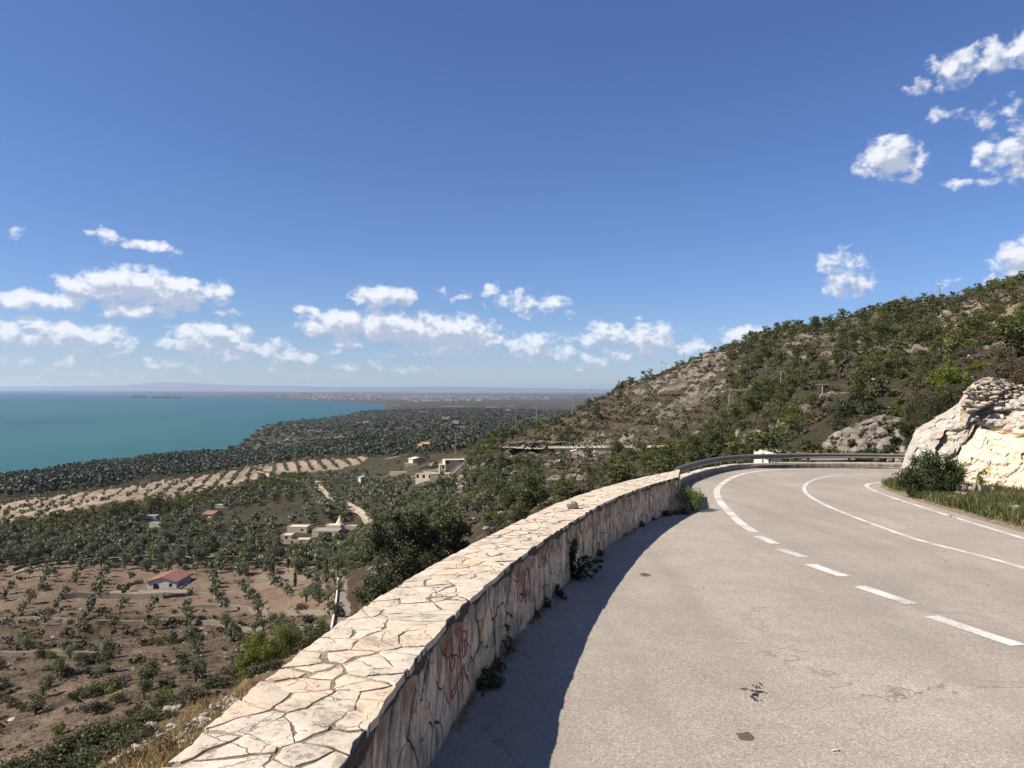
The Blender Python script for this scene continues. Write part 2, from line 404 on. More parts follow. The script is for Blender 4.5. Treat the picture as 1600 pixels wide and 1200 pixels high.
# ------------------------------------------------------------------ ground materials
def asphalt_mat():
    m, t, b = mat('asphalt'); p = pos(t)
    cell = t.voro(p, 95, out=1); cr = t.n.new('ShaderNodeSeparateColor'); t.put(cr.inputs[0], cell)
    grain = t.ramp(cr.outputs[0], [(0, (.14, .122, .104)), (.16, (.27, .238, .205)), (.6, (.385, .345, .30)), (.88, (.48, .435, .375)), (1, (.68, .62, .54))])
    fine = t.noise(p, 420, 2, .7)
    g2 = t.mix(.30, grain, t.ramp(fine, [(.3, (.18, .155, .135)), (.7, (.56, .49, .43))]))
    big = t.noise(p, .42, 5, .6); mid = t.noise(p, 3.1, 5, .65)
    k = t.math('MULTIPLY', t.maprange(big, .3, .7, .86, 1.12), t.maprange(mid, .3, .7, .93, 1.07))
    c = t.mix(1.0, g2, k, 'MULTIPLY')
    # tyre polished lanes and stains, stretched along the way of travel
    mp = t.n.new('ShaderNodeMapping'); mp.inputs['Scale'].default_value = (1.1, .12, 1); t.put(mp.inputs[0], p)
    lane = t.noise(mp.outputs[0], .9, 4, .6)
    c = t.mix(t.maprange(lane, .48, .70, 0, .6), c, (.25, .225, .195))
    sp = t.noise(p, 1.3, 6, .75)
    c = t.mix(t.maprange(sp, .68, .78, 0, .3), c, (.20, .17, .145))
    crk = t.voro(t.vmath('ADD', p, t.vmath('SCALE', t.noise(p, 1.6, 4, .6, out=1), .8)), .38, 'DISTANCE_TO_EDGE')
    c = t.mix(t.math('MULTIPLY', t.maprange(crk, .0, .007, .6, 0), t.maprange(big, .45, .6, 0, 1)), c, (.05, .045, .04))
    t.put(b.inputs['Base Color'], c); b.inputs['Roughness'].default_value = .85
    t.put(b.inputs['Normal'], t.bump(cr.outputs[0], .55, .006))
    return m
M_ASPH = asphalt_mat()
def paint_mat():
    m, t, b = mat('road_paint'); p = pos(t)
    n = t.noise(p, 55, 5, .75); n2 = t.noise(p, 2.2, 4, .6)
    worn = t.maprange(t.math('ADD', n, t.math('MULTIPLY', n2, .6)), .72, .88, 0, 1)
    c = t.mix(t.maprange(n, .3, .7, 0, 1), (.70, .685, .65), (.83, .82, .79))
    c = t.mix(t.math('MULTIPLY', worn, .8), c, (.30, .27, .24))
    t.put(b.inputs['Base Color'], c); b.inputs['Roughness'].default_value = .7
    t.put(b.inputs['Normal'], t.bump(n, .3, .004)); return m
M_PAINT = paint_mat()

def terrain_mat():
    m, t, b = mat('ground'); p = pos(t)
    at = t.n.new('ShaderNodeVertexColor'); at.layer_name = 'tint'
    n1 = t.noise(p, .16, 6, .62); n2 = t.noise(p, 1.1, 6, .68); n3 = t.noise(p, 6, 5, .7)
    c = t.mix(1.0, at.outputs[0], t.maprange(n2, .3, .72, .55, 1.5), 'MULTIPLY')
    c = t.mix(1.0, c, t.maprange(t.noise(p, .035, 4, .6), .35, .65, .75, 1.25), 'MULTIPLY')
    c = t.mix(1.0, c, t.maprange(n3, .3, .7, .72, 1.3), 'MULTIPLY')
    sc = t.n.new('ShaderNodeSeparateColor'); t.put(sc.inputs[0], at.outputs[0])
    # alpha of the tint: share of low scrub
    al = at.outputs[1]
    v = t.math('ADD', t.math('ADD', t.math('MULTIPLY', n2, .42), t.math('MULTIPLY', n1, .25)), t.math('MULTIPLY', t.noise(p, 3.2, 5, .7), .33))
    lim = t.math('SUBTRACT', .78, t.math('MULTIPLY', al, .56))
    scrub = t.math('MULTIPLY', t.math('SUBTRACT', v, lim), 14, clamp=True)
    scol = t.mix(t.maprange(n1, .35, .65, 0, 1), (.050, .050, .029), (.085, .068, .046))
    scol = t.mix(t.maprange(t.noise(p, 3.3, 3, .6), .4, .6, 0, 1), scol, (.055, .052, .034))
    c = t.mix(scrub, c, scol)
    t.put(b.inputs['Base Color'], c); b.inputs['Roughness'].default_value = .95
    b.inputs['Specular IOR Level'].default_value = .05
    hgt = t.math('ADD', n2, t.math('MULTIPLY', n3, .35))
    t.put(b.inputs['Normal'], t.bump(t.math('ADD', hgt, t.math('MULTIPLY', scrub, .5)), .9, .6))
    return m
M_GROUND = terrain_mat()

# ------------------------------------------------------------------ terrain mesh (polar rows: finer close by)
NU, NR = 560, 660
uu = np.concatenate([np.linspace(-2.6, -.75, 50, endpoint=False), np.linspace(-.75, .74, NU - 90, endpoint=False), np.linspace(.74, 2.4, 40)])
rr = np.exp(np.concatenate([np.linspace(math.log(1.7), math.log(60), 110, endpoint=False), np.linspace(math.log(60), math.log(420), 300, endpoint=False), np.linspace(math.log(420), math.log(27000), 140)]))
NR = len(rr); NU = len(uu)
UU, RR = np.meshgrid(uu, rr); TX = UU * RR; TY = RR + 0 * UU
TH = height(TX.ravel(), TY.ravel()).reshape(TX.shape)
RATIO = TH / TY; RUNMAX = np.maximum.accumulate(RATIO, axis=0)
def visible(X, Y, Z, h=3.0):
    u = np.asarray(X) / Y; i = np.clip(np.interp(u, uu, np.arange(NU)), 0, NU - 1).astype(int)
    j = np.clip(np.interp(Y * .97, rr, np.arange(NR)), 0, NR - 1).astype(int)
    return (np.asarray(Z) + h) / Y > RUNMAX[j, i] - .0004
def in_poly(px, py, poly):
    px = np.asarray(px); py = np.asarray(py); ins = np.zeros(px.shape, bool); n = len(poly)
    for i in range(n):
        x1, y1 = poly[i]; x2, y2 = poly[(i + 1) % n]
        c = ((y1 > py) != (y2 > py))
        with np.errstate(divide='ignore', invalid='ignore'):
            xi = (x2 - x1) * (py - y1) / ((y2 - y1) if y2 != y1 else 1e-9) + x1
        ins ^= (c & (px < xi))
    return ins
# fields as ground polygons: outline points found on the ground by their bearing
FIELD_A = [(-60,800),(62,777),(125,770),(175,764),(237,753),(287,747),(337,740),(390,731),(404,738),(400,756),(350,766),(275,776),(225,781),(155,788),(112,798),(50,811),(-60,830)]
FIELD_B = [(402,731),(462,720),(525,716),(575,714),(570,722),(545,731),(507,737),(425,741)]
FIELD_C = [(-80,888),(60,880),(200,884),(300,882),(420,880),(540,890),(545,975),(430,1010),(330,1060),(180,1120),(-80,1210)]
FIELD_D = [(160,826),(185,824),(215,850),(180,852)]
MIDL = [(-80,822),(60,815),(300,772),(420,745),(560,742),(700,770),(730,800),(560,905),(-80,885)]
PXg, PYg = proj(TX.ravel(), TY.ravel(), TH.ravel())
Yf = TY.ravel(); Xf = TX.ravel(); Uf = UU.ravel(); Zf = TH.ravel()
base = np.zeros((len(Yf), 3)); alpha = np.zeros(len(Yf))
def setc(mask, col, a):
    base[mask] = col; alpha[mask] = a
setc(np.ones(len(Yf), bool), (.16, .115, .080), .55)                 # brown soil
hill = (Uf > -.17 + 0.03 * np.sin(Yf / 40)) & (Yf < 480)
setc(hill, (.192, .155, .118), .57)
rk = fbm(Xf / 34, Yf / 34, 3, 21)
setc(hill & (PXg > 1120) & (PYg > 560) & (Yf > 60), (.165, .134, .102), .66)
rk2 = .55 * rk + .45 * fbm(Xf / 7, Yf / 7, 4, 23)
setc(hill & (rk2 > .53), (.24, .205, .17), .64)
setc(hill & (rk2 > .59), (.30, .265, .225), .52)
setc(in_poly(PXg, PYg, [(1440, 505), (1480, 480), (1600, 458), (1620, 530), (1540, 545), (1460, 530)]) & hill, (.27, .215, .16), .35)
setc((Yf < 60) & (Uf < .3), (.23, .165, .10), .40)
plain = (Yf > 480) & (Uf < .4)
setc(plain, (.075, .072, .045), .80)
far = Yf > 1500
setc(plain & far, (.052, .055, .035), .85)
pt = fbm(Xf / 90, Yf / 60, 3, 81)
setc(plain & (Yf < 5000) & (pt > .66), (.20, .17, .13), .35)
setc(in_poly(PXg, PYg, MIDL) & (Yf > 200) & (Yf < 700), (.125, .105, .068), .60)
setc(in_poly(PXg, PYg, FIELD_C) & (Yf > 85) & (Yf < 270), (.205, .152, .108), .42)
setc((Uf < -.15) & (PYg > 962) & (Yf > 60) & (Yf < 200), (.190, .142, .104), .52)
wj = (fbm(Xf / 15, Yf / 15, 3, 91) - .5) * 6
setc(in_poly(PXg, PYg + wj * .6, FIELD_A) & (Yf > 250) & (Yf < 800), (.36, .285, .212), .10)
setc(in_poly(PXg, PYg + wj * .5, FIELD_B) & (Yf > 250) & (Yf < 900), (.31, .245, .185), .22)
cd_all = np.interp(Uf, cu, cd); sh = (np.abs(Yf / cd_all - 1) < .012) & (Zf < SEA + 3.5) & (Uf < UBAY)
setc(sh, (.42, .36, .29), 0)
setc((Yf > np.interp(Uf, fu, fd)) & (Uf < UBAY), (.075, .068, .065), .3)
setc((Yf > 5500) & (Uf >= UBAY), (.07, .068, .06), .5)
i0, i1, i2, i3 = (np.arange(NR - 1)[:, None] * NU + np.arange(NU - 1)[None, :]).ravel(), 0, 0, 0
Fq = np.stack([i0, i0 + 1, i0 + NU + 1, i0 + NU], 1)
# leave out what lies deep under the water
zc = Zf[Fq].max(1); Fq = Fq[zc > SEA - 3.9]
me = np_mesh('hillside_and_plain', np.stack([Xf, Yf, Zf], 1), Fq, [M_GROUND], smooth=True)
a = me.color_attributes.new('tint', 'FLOAT_COLOR', 'POINT'); a.data.foreach_set('color', np.c_[base, alpha].astype(np.float32).ravel())
terrain = tag(link('terrain', me), kind='structure', label='hillside valley and coastal plain of brown soil and pale rock')

# ------------------------------------------------------------------ sea, far mountains
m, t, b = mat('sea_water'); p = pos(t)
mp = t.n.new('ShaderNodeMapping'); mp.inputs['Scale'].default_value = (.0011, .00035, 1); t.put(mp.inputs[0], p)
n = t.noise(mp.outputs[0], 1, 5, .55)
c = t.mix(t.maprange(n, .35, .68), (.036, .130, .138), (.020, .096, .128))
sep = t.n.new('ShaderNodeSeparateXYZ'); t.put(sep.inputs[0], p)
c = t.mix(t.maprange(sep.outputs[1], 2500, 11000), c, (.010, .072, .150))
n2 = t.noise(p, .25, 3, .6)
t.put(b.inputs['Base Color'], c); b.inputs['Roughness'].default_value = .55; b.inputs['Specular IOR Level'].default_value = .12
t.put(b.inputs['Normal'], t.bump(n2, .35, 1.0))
V = [(-60000, -20000, SEA), (60000, -20000, SEA), (60000, 90000, SEA), (-60000, 90000, SEA)]
tag(link('sea', py_mesh('sea', V, [(0, 1, 2, 3)], m)), kind='structure', label='calm turquoise sea bay')

M_FAR = simple('far_mountain', (.10, .10, .08), 1, var=.2, scale=.0005)
# ridge heights read off the skyline, at 42 km
RID = [(-700,603),(-300,602),(0,603),(100,603),(150,602),(200,601),(250,597.5),(300,598.5),(350,600.5),(400,603),(460,603),(500,604.5),(600,605),(690,604),(750,605),(850,606.5),(950,608.5),(1200,609),(1900,609),(2600,610)]
V = []; F = []; xs = np.arange(-700, 2600, 8.)
for k, x in enumerate(xs):
    yy = np.interp(x, [r[0] for r in RID], [r[1] for r in RID]) + (fbm(np.array([x / 40.]), np.array([1.3]), 4, 5)[0] - .5) * 2.0
    pt_ = P(x, yy, 42000); V += [(pt_.x, 38000, SEA - 1), tuple(pt_), (pt_.x * 1.1, 52000, SEA - 1)]
    if k: F += [(3 * k - 3, 3 * k, 3 * k + 1, 3 * k - 2), (3 * k - 2, 3 * k + 1, 3 * k + 2, 3 * k - 1)]
tag(link('mountains', py_mesh('mountains', V, F, M_FAR, True)), kind='structure', label='faint blue mountains along the horizon')

# ------------------------------------------------------------------ road
rowsY = np.r_[np.linspace(-12, WEND, 90), np.linspace(WEND + .2, YFAR - .02, 60)]
o_ = np.argsort(kline[:, 1])
def left_x(Y): return np.where(Y <= WEND, wall_x(Y) - .25, np.interp(Y, kline[o_, 1], kline[o_, 0]) + 0.0)
V = []; F = []; NC = 24
for j, y in enumerate(rowsY):
    lx = float(left_x(np.array(y)))
    for i in range(NC):
        x = lx + (46 - lx) * (i / (NC - 1)) ** 1.5; V.append((x, y, float(zroad(y))))
    if j: F += [((j - 1) * NC + i, (j - 1) * NC + i + 1, j * NC + i + 1, j * NC + i) for i in range(NC - 1)]
road = tag(link('road', py_mesh('road', V, F, M_ASPH, True)), kind='structure', label='grey asphalt road with lay-by curving right')

def ribbon(pts, w, off=.005, taper=0):
    """painted stripe on the road along px points"""
    p = smooth_line(np.array([G(x, y)[:2] for x, y in pts]), .25, 3 if len(pts) > 2 else 0); V = []; F = []
    d = np.gradient(p, axis=0); d /= np.linalg.norm(d, axis=1)[:, None] + 1e-9; nx, ny = -d[:, 1], d[:, 0]
    for i in range(len(p)):
        for s in (-.5, -.17, .17, .5):
            j = (random.random() - .5) * .012 if abs(s) == .5 else 0
            x = p[i, 0] + nx[i] * (w * s + j); y = p[i, 1] + ny[i] * (w * s + j); V.append((x, y, float(zroad(y)) + off))
        if i: F += [(4 * i - 4 + k, 4 * i - 3 + k, 4 * i + 1 + k, 4 * i + k) for k in range(3)]
    return V, F
EDGE = [(1181,832.5),(1157,818),(1140.6,801),(1126.5,787),(1119.5,773),(1120.5,764),(1131,753),(1151,743),(1174,737.6),(1208,734),(1253,732.6),(1309,732.4),(1394,733.6),(1450,734.6),(1520,736)]
CENT = [(1700,922),(1600,887),(1545,872),(1450,849),(1394,830),(1337,809),(1284,787),(1262,774),(1255,764),(1260,755),(1275.6,748),(1309,741.8),(1351.5,740.4),(1394,740.6),(1450,741.6),(1520,743)]
INNR = [(1700,876),(1600,841.5),(1525,819),(1450,795.5),(1400,779.5),(1370,768.5),(1355,762),(1353,758),(1362,755),(1390,753.5),(1430,752.5),(1480,752.5)]
for pts, w, nm, lb in ((EDGE, .19, 'edge_line', 'white edge line round the outside of the bend'), (CENT, .12, 'centre_line', 'white centre line between the two lanes'), (INNR, .13, 'inner_edge_line', 'white edge line beside the grass verge')):
    V, F = ribbon(pts, w); o = link(nm, py_mesh(nm, V, F, M_PAINT), road); o['label'] = lb
DASH = [((1184,838),(1212,850)),((1218,858),(1257,871)),((1265,882),(1320,901)),((1342,916),(1425,944)),((1455,963),(1592,1009)),((1660,1033),(1830,1092))]
for a_, b_ in DASH:
    V, F = ribbon([a_, b_], .20); link('lane_dash', py_mesh('lane_dash', V, F, M_PAINT), road)
# small flecks of paint and stains on the lay-by
M_TAR = simple('tar', (.03, .028, .03), .5, var=.5, scale=60); M_OIL = simple('oil_stain', (.11, .09, .065), .8, var=.35, scale=50)
def blot(px, py, rx, ry, m, nm, off=.004, rough=.3, n=26):
    c = G(px, py); V = [(c.x, c.y, float(zroad(c.y)) + off)]
    for k in range(n):
        a_ = 2 * math.pi * k / n; q = 1 + rough * (noise.noise(Vector((px * .3 + math.cos(a_) * 1.5, math.sin(a_) * 1.5, py * .1))) * 1.6)
        x = c.x + rx * q * math.cos(a_); y = c.y + ry * q * math.sin(a_); V.append((x, y, float(zroad(y)) + off))
    return link(nm, py_mesh(nm, V, [(0, k + 1, (k + 1) % n + 1) for k in range(n)], m), road)
blot(1166, 1151, .062, .075, M_OIL, 'oil_stain'); blot(1008, 898, .07, .12, M_OIL, 'oil_stain'); blot(1163, 1077, .035, .03, M_OIL, 'oil_stain')
for k in range(26):
    a_ = random.uniform(0, 6.28); r_ = random.random() ** .7
    blot(1182 + 9 * r_ * math.cos(a_) + random.uniform(-3, 12) * (k % 4 == 0), 1081 + 15 * r_ * math.sin(a_), random.uniform(.006, .018), random.uniform(.01, .03), M_TAR, 'tar_spot', .005, .7, 9)
for x, y, rx, ry in ((1092, 995, .055, .012), (1152, 1003, .03, .012), (1164, 1003.5, .03, .014), (1145, 1001, .015, .008)):
    blot(x, y, rx, ry, M_PAINT, 'paint_fleck', .005, .5, 14)

# ------------------------------------------------------------------ stone wall
def lime_mat(name, cols, stain=0.0, sc=1.0, grey=.0, crack=False):
    m, t, b = mat(name); p = pos(t)
    oi = t.n.new('ShaderNodeObjectInfo').outputs['Random']
    c = t.ramp(oi, [(i / max(1, len(cols) - 1), k) for i, k in enumerate(cols)])
    n = t.noise(p, 7 * sc, 7, .68); n2 = t.noise(p, 30 * sc, 6, .7); n3 = t.noise(p, 2.2 * sc, 4, .6)
    c = t.mix(1.0, c, t.maprange(n, .3, .7, .82, 1.14), 'MULTIPLY')
    # pits and lichen
    pit = t.maprange(t.math('MULTIPLY', n2, t.maprange(n, .3, .6, 1.25, .85)), .60, .70, 0, 1)
    pit = t.math('MAXIMUM', pit, t.math('MULTIPLY', t.maprange(n3, .56, .66, 0, 1), t.maprange(n2, .46, .56, 0, .8)))
    c = t.mix(t.math('MULTIPLY', pit, .65), c, (.20, .16, .115))
    c = t.mix(t.maprange(n3, .58, .72, 0, .35 + grey), c, (.33, .31, .28))
    if crack:
        wp_ = t.vmath('ADD', p, t.vmath('SCALE', t.noise(p, 9, 4, .6, out=1), .09))
        mp = t.n.new('ShaderNodeMapping'); mp.inputs['Scale'].default_value = (6, 6, 3.2) if crack == 1 else (3.5, 3.5, 3.5); t.put(mp.inputs[0], wp_)
        e = t.voro(mp.outputs[0], 1.0, 'DISTANCE_TO_EDGE'); crk = t.maprange(e, .0, .040 if crack == 1 else .022, 1, 0)
        mk = t.maprange(t.noise(p, 3.0, 3, .5), .45, .6, 0, 1); crk = t.math('MULTIPLY', crk, mk)
        c = t.mix(t.math('MULTIPLY', crk, .75), c, (.07, .055, .04)); n = t.math('SUBTRACT', n, t.math('MULTIPLY', crk, .6))
    if stain:
        mp = t.n.new('ShaderNodeMapping'); mp.inputs['Scale'].default_value = (6, 6, 2.4); t.put(mp.inputs[0], p)
        s = t.noise(mp.outputs[0], 1.0, 6, .7)
        if crack == 1:
            vc = t.n.new('ShaderNodeVertexColor'); vc.layer_name = 'tint'; sx = t.n.new('ShaderNodeSeparateColor'); t.put(sx.inputs[0], vc.outputs[0])
            s = t.math('ADD', s, t.maprange(sx.outputs[0], .55, 1.0, 0, .14))
        c = t.mix(t.math('MULTIPLY', t.maprange(s, .46, .64), stain), c, (.085, .062, .038))
        c = t.mix(t.math('MULTIPLY', t.maprange(t.noise(p, 1.7, 3, .5), .55, .7), stain * .5), c, (.20, .12, .06))
    t.put(b.inputs['Base Color'], c); b.inputs['Roughness'].default_value = .9
    hh = t.math('ADD', t.math('ADD', n, t.math('MULTIPLY', n2, .6)), t.math('MULTIPLY', pit, -.4))
    t.put(b.inputs['Normal'], t.bump(hh, .75, .014)); return m
CREAM = [(.58, .48, .37), (.66, .565, .455), (.60, .53, .44), (.68, .54, .395), (.68, .60, .50), (.56, .47, .37)]
M_COPE = lime_mat('coping_limestone', CREAM, crack=2)
M_FACE = lime_mat('facing_limestone', [(.90, .68, .46), (.82, .66, .48), (.94, .76, .56), (.92, .64, .38), (.72, .56, .40)], .72, crack=1)
m, t, b = mat('mortar'); p = pos(t)
n = t.noise(p, 52, 6, .8); n2 = t.noise(p, 5, 4, .6)
c = t.mix(t.maprange(n, .38, .64), (.11, .085, .055), (.50, .42, .32)); c = t.mix(t.maprange(n2, .42, .62, 0, .6), c, (.17, .135, .09))
t.put(b.inputs['Base Color'], c); b.inputs['Roughness'].default_value = .95; t.put(b.inputs['Normal'], t.bump(n, .9, .012)); M_MORT = m
M_MORTD = simple('dark_weathered_mortar', (.12, .088, .056), .95, var=.6, scale=30, bump=1.0)

def cells(w, h, seeds):
    """bounded voronoi cells of seeds in [0,w]x[0,h]"""
    S_ = np.array(seeds); out = []
    for i, s in enumerate(S_):
        d = np.hypot(*(S_ - s).T); nb = np.argsort(d)[1:22]
        poly = [(max(0, s[0] - 2), 0), (min(w, s[0] + 2), 0), (min(w, s[0] + 2), h), (max(0, s[0] - 2), h)]
        for j in nb:
            m_ = (S_[j] + s) / 2; n_ = S_[j] - s; new = []
            for k in range(len(poly)):
                a_, b_ = poly[k], poly[(k + 1) % len(poly)]
                da = (a_[0] - m_[0]) * n_[0] + (a_[1] - m_[1]) * n_[1]; db = (b_[0] - m_[0]) * n_[0] + (b_[1] - m_[1]) * n_[1]
                if da <= 0: new.append(a_)
                if (da < 0) != (db < 0):
                    f = da / (da - db); new.append((a_[0] + (b_[0] - a_[0]) * f, a_[1] + (b_[1] - a_[1]) * f))
            poly = new
            if len(poly) < 3: break
        if len(poly) >= 3: out.append(poly)
    return out
def outline(poly, gap, seg, jit, seed, lim=None):
    P_ = np.array(poly); c = P_.mean(0); pts = []
    n = len(P_)
    for k in range(n):
        a_, b_ = P_[k], P_[(k + 1) % n]; L = np.hypot(*(b_ - a_)); m_ = max(1, int(round(L / seg)))
        for q in range(m_): pts.append(a_ + (b_ - a_) * q / m_)
    pts = np.array(pts); out = []
    # both neighbours of a joint are bent by the same noise, so the joint stays tight and ragged
    wq = np.array([[noise.noise(Vector((q[0] * 4.2, q[1] * 4.2, 3.3))) * .045 + noise.noise(Vector((q[0] * 15, q[1] * 15, 7.7))) * .014, noise.noise(Vector((q[0] * 4.2, q[1] * 4.2, 11.3))) * .045 + noise.noise(Vector((q[0] * 15, q[1] * 15, 17.7))) * .014] for q in pts])
    if lim is not None: wq[:, 1] *= np.clip(np.minimum(pts[:, 1], lim - pts[:, 1]) / .05, 0.12, 1)
    pts = pts + wq
    for q in pts:
        d = q - c; L = np.hypot(*d) + 1e-6
        e = noise.noise(Vector((q[0] * 6 + seed, q[1] * 6, seed * 3.1))) + .6 * noise.noise(Vector((q[0] * 17, q[1] * 17, seed)))
        out.append(c + d * max(.3, 1 - (gap + jit * e) / L))
    return np.array(out), c
def stone(poly, fmap, lo, hi, gap, seg, jit, bev, seed, m, nm, parent, rough=.0015, tl=.010, lim=None):
    O, c = outline(poly, gap, seg, jit, seed, lim); n = len(O)
    if n < 4: return None
    tilt = (random.uniform(-1, 1) * tl, random.uniform(-1, 1) * tl)
    def up(q, z):
        return z + (q[0] - c[0]) * tilt[0] + (q[1] - c[1]) * tilt[1] + rough * noise.noise(Vector((q[0] * 9, q[1] * 9, seed)))
    V = []
    for f_, z in ((1.0, lo), (1.0, hi - bev), (None, hi)):
        for q in O:
            d = q - c; L = np.hypot(*d); r = c + d * (1 if f_ else max(.2, 1 - bev * 1.3 / L)); V.append(fmap(r[0], r[1], lo if z == lo else up(r, z)))
    for q in O:
        r = c + (q - c) * .5; V.append(fmap(r[0], r[1], up(r, hi + .002)))
    V.append(fmap(c[0], c[1], up(c, hi + .002)))
    F = []
    for L_ in range(3): F += [(L_ * n + k, L_ * n + (k + 1) % n, (L_ + 1) * n + (k + 1) % n, (L_ + 1) * n + k) for k in range(n)]
    F += [(3 * n + k, 3 * n + (k + 1) % n, 4 * n) for k in range(n)]
    me_ = py_mesh(nm, V, F, m)
    if m is M_FACE:
        at_ = me_.color_attributes.new('tint', 'FLOAT_COLOR', 'POINT')
        for iv, v_ in enumerate(V): hz = (v_[2] - float(zroad(v_[1]))) / H; at_.data[iv].color = (hz, hz, hz, 1)
    return link(nm, me_, parent) if parent is not None else me_

p0 = wpos(0); wall = empty('parapet_wall', (0, 0, 0))
tag(wall, 'long low parapet wall of pale limestone beside the lay-by', 'wall')
S0 = 3.0   # arc length where the stones begin (just behind the picture's lower edge)
def wskew(s, off):
    # the valley side of the wall runs on further than the road side, so its end face is oblique
    q = max(0., min(1., (s - (WLEN - 4)) / 4)); s2 = s + 2.3 * q * q * max(0., -off / WT)
    if s2 <= WLEN: return wpos(s2, off)
    x, y = wpos(WLEN, off); x1, y1 = wpos(WLEN, off); x0, y0 = wpos(WLEN - .2, off); return x1 + (x1 - x0) * 5 * (s2 - WLEN), y1 + (y1 - y0) * 5 * (s2 - WLEN)
def fm_cope(s, t_, h): x, y = wskew(s, -t_ + .004 * math.sin(s * 9)); return (float(x), float(y), float(zroad(y)) + H + h)
def fm_face(s, z, d):
    z = z if z < H * .8 else z - max(0, z - H * .8) * .30 * (1 + math.sin(s * 7.3) * math.sin(s * 2.9 + 1)) * .9
    x, y = wpos(s, d); return (float(x), float(y), float(zroad(y)) + z)
# core
V = []; F = []; ss = np.arange(0, WLEN + .01, .12)
prof = [(-.009, -.25), (-.009, .3), (-.009, H - .07), (-.009, H - .004), (-.22, H - .001), (-.5, H - .001), (-WT + .005, H - .004), (-WT + .005, -1.6)]
for i, s in enumerate(ss):
    for o_2, z in prof:
        x, y = wskew(s, o_2 + .003 * noise.noise(Vector((s * 5, z * 5, 1)))); V.append((float(x), float(y), float(zroad(y)) + z + .003 * noise.noise(Vector((s * 7, o_2 * 9, 4)))))
    if i: k8 = len(prof); F += [((i - 1) * k8 + k, (i - 1) * k8 + k + 1, i * k8 + k + 1, i * k8 + k) for k in range(k8 - 1)]
F.append(tuple((len(ss) - 1) * 8 + k for k in range(8)))
core = link('mortar_core', py_mesh('mortar_core', V, F, M_MORT, True), wall)
core.data.materials.append(M_MORTD); core.data.polygons.foreach_set('material_index', [1 if (k % 7) < 3 and k < len(F) - 1 else 0 for k in range(len(F))])
def jit_seeds(w, h, cw, ch, j=.42):
    out = []; nx = int(w / cw); ny = max(1, round(h / ch))
    for a_ in range(nx):
        for b_ in range(ny):
            out.append(((a_ + .5 + random.uniform(-j, j) + (.25 if b_ % 2 else -.25)) * w / nx, (b_ + .5 + random.uniform(-j, j)) * h / ny))
    return out
sw = WLEN - S0
cs_ = [q for q in jit_seeds(sw, WT + .03, .27, .20, .5) if random.random() > .12]
cs_ += [(random.uniform(0, sw), random.uniform(.1, WT - .1)) for k in range(int(sw * 2.2))]
cps = cells(sw, WT + .03, cs_)
cps.sort(key=lambda q: np.mean([r[0] for r in q]))
crest = []
for k, poly in enumerate(cps):
    A = abs(sum(poly[i][0] * poly[(i + 1) % len(poly)][1] - poly[(i + 1) % len(poly)][0] * poly[i][1] for i in range(len(poly)))) / 2
    near = np.mean([r[0] for r in poly]) < 5
    o = stone([(x + S0, y) for x, y in poly], fm_cope, -.04, random.uniform(.001, .008), random.choice((.004, .006, .008, .012, .020, .034)) * (1.7 if np.mean([q_[0] for q_ in poly]) < 3.2 else 1), (.03 if near else .08), .016, .002, k + .37, M_COPE, 'coping_stone', wall if k < 300 else None, .0015, .008, WT + .03)
    if k >= 300 and o is not None: crest.append(o)
fcs = cells(sw, H - .004, jit_seeds(sw, H - .004, .26, .25, .52))
fcs.sort(key=lambda q: np.mean([r[0] for r in q]))
facing = []
rest = []
for k, poly in enumerate(fcs):
    near = np.mean([r[0] for r in poly]) < 6
    q = [(x + S0, y - .02) for x, y in poly]
    if k < 300:
        o = stone(q, fm_face, -.05, random.uniform(-.002, .010), random.choice((.004, .006, .009, .016)), .035 if near else .08, .012, .002, k + 900.3, M_FACE, 'facing_stone', wall, .002, .015, None); facing.append(o)
    else:
        rest.append(stone(q, fm_face, -.05, random.uniform(-.002, .010), random.choice((.004, .006, .009, .016)), .09, .012, .002, k + 900.3, M_FACE, 'facing_stone', None, .002, .015, None))
for rest, nm_, m__ in ((rest, 'small_facing_stones', M_FACE), (crest, 'small_coping_stones', M_COPE)):
    Vr = []; Fr = []
    if not rest: continue
    for me_ in rest:
        if me_ is None: continue
        b_ = len(Vr); Vr += [tuple(v.co) for v in me_.vertices]; Fr += [tuple(b_ + i for i in p_.vertices) for p_ in me_.polygons]; D.meshes.remove(me_)
    mj_ = py_mesh(nm_, Vr, Fr, m__)
    if m__ is M_FACE:
        at_ = mj_.color_attributes.new('tint', 'FLOAT_COLOR', 'POINT')
        for iv, v_ in enumerate(Vr): hz = (v_[2] - float(zroad(v_[1]))) / H; at_.data[iv].color = (hz, hz, hz, 1)
    o = link(nm_, mj_, wall); o['kind'] = 'stuff'
print('wall stones', len(cps), len(fcs))
# end face stones
xe, ye = wpos(WLEN); 
nxv = Vector((float(wpos(WLEN, 1)[0] - xe), float(wpos(WLEN, 1)[1] - ye), 0)); tv = Vector((-nxv.y, nxv.x, 0))
xo_, yo_ = wskew(WLEN, -WT); WTE = math.hypot(xo_ - xe, yo_ - ye); ev_ = Vector((float(xo_ - xe) / WTE, float(yo_ - ye) / WTE, 0)); tv = Vector((-ev_.y, ev_.x, 0)) * (1 if (-ev_.y) > 0 else -1)
for k, poly in enumerate(cells(WTE, H, jit_seeds(WTE, H, .25, .2))):
    def fe(a_, z, d): q = Vector((float(xe), float(ye), 0)) + ev_ * a_ + tv * d; return (q.x, q.y, float(zroad(q.y)) + z)
    stone(poly, fe, -.04, .012, .008, .09, .01, .006, k + 77, M_FACE, 'facing_stone', wall)
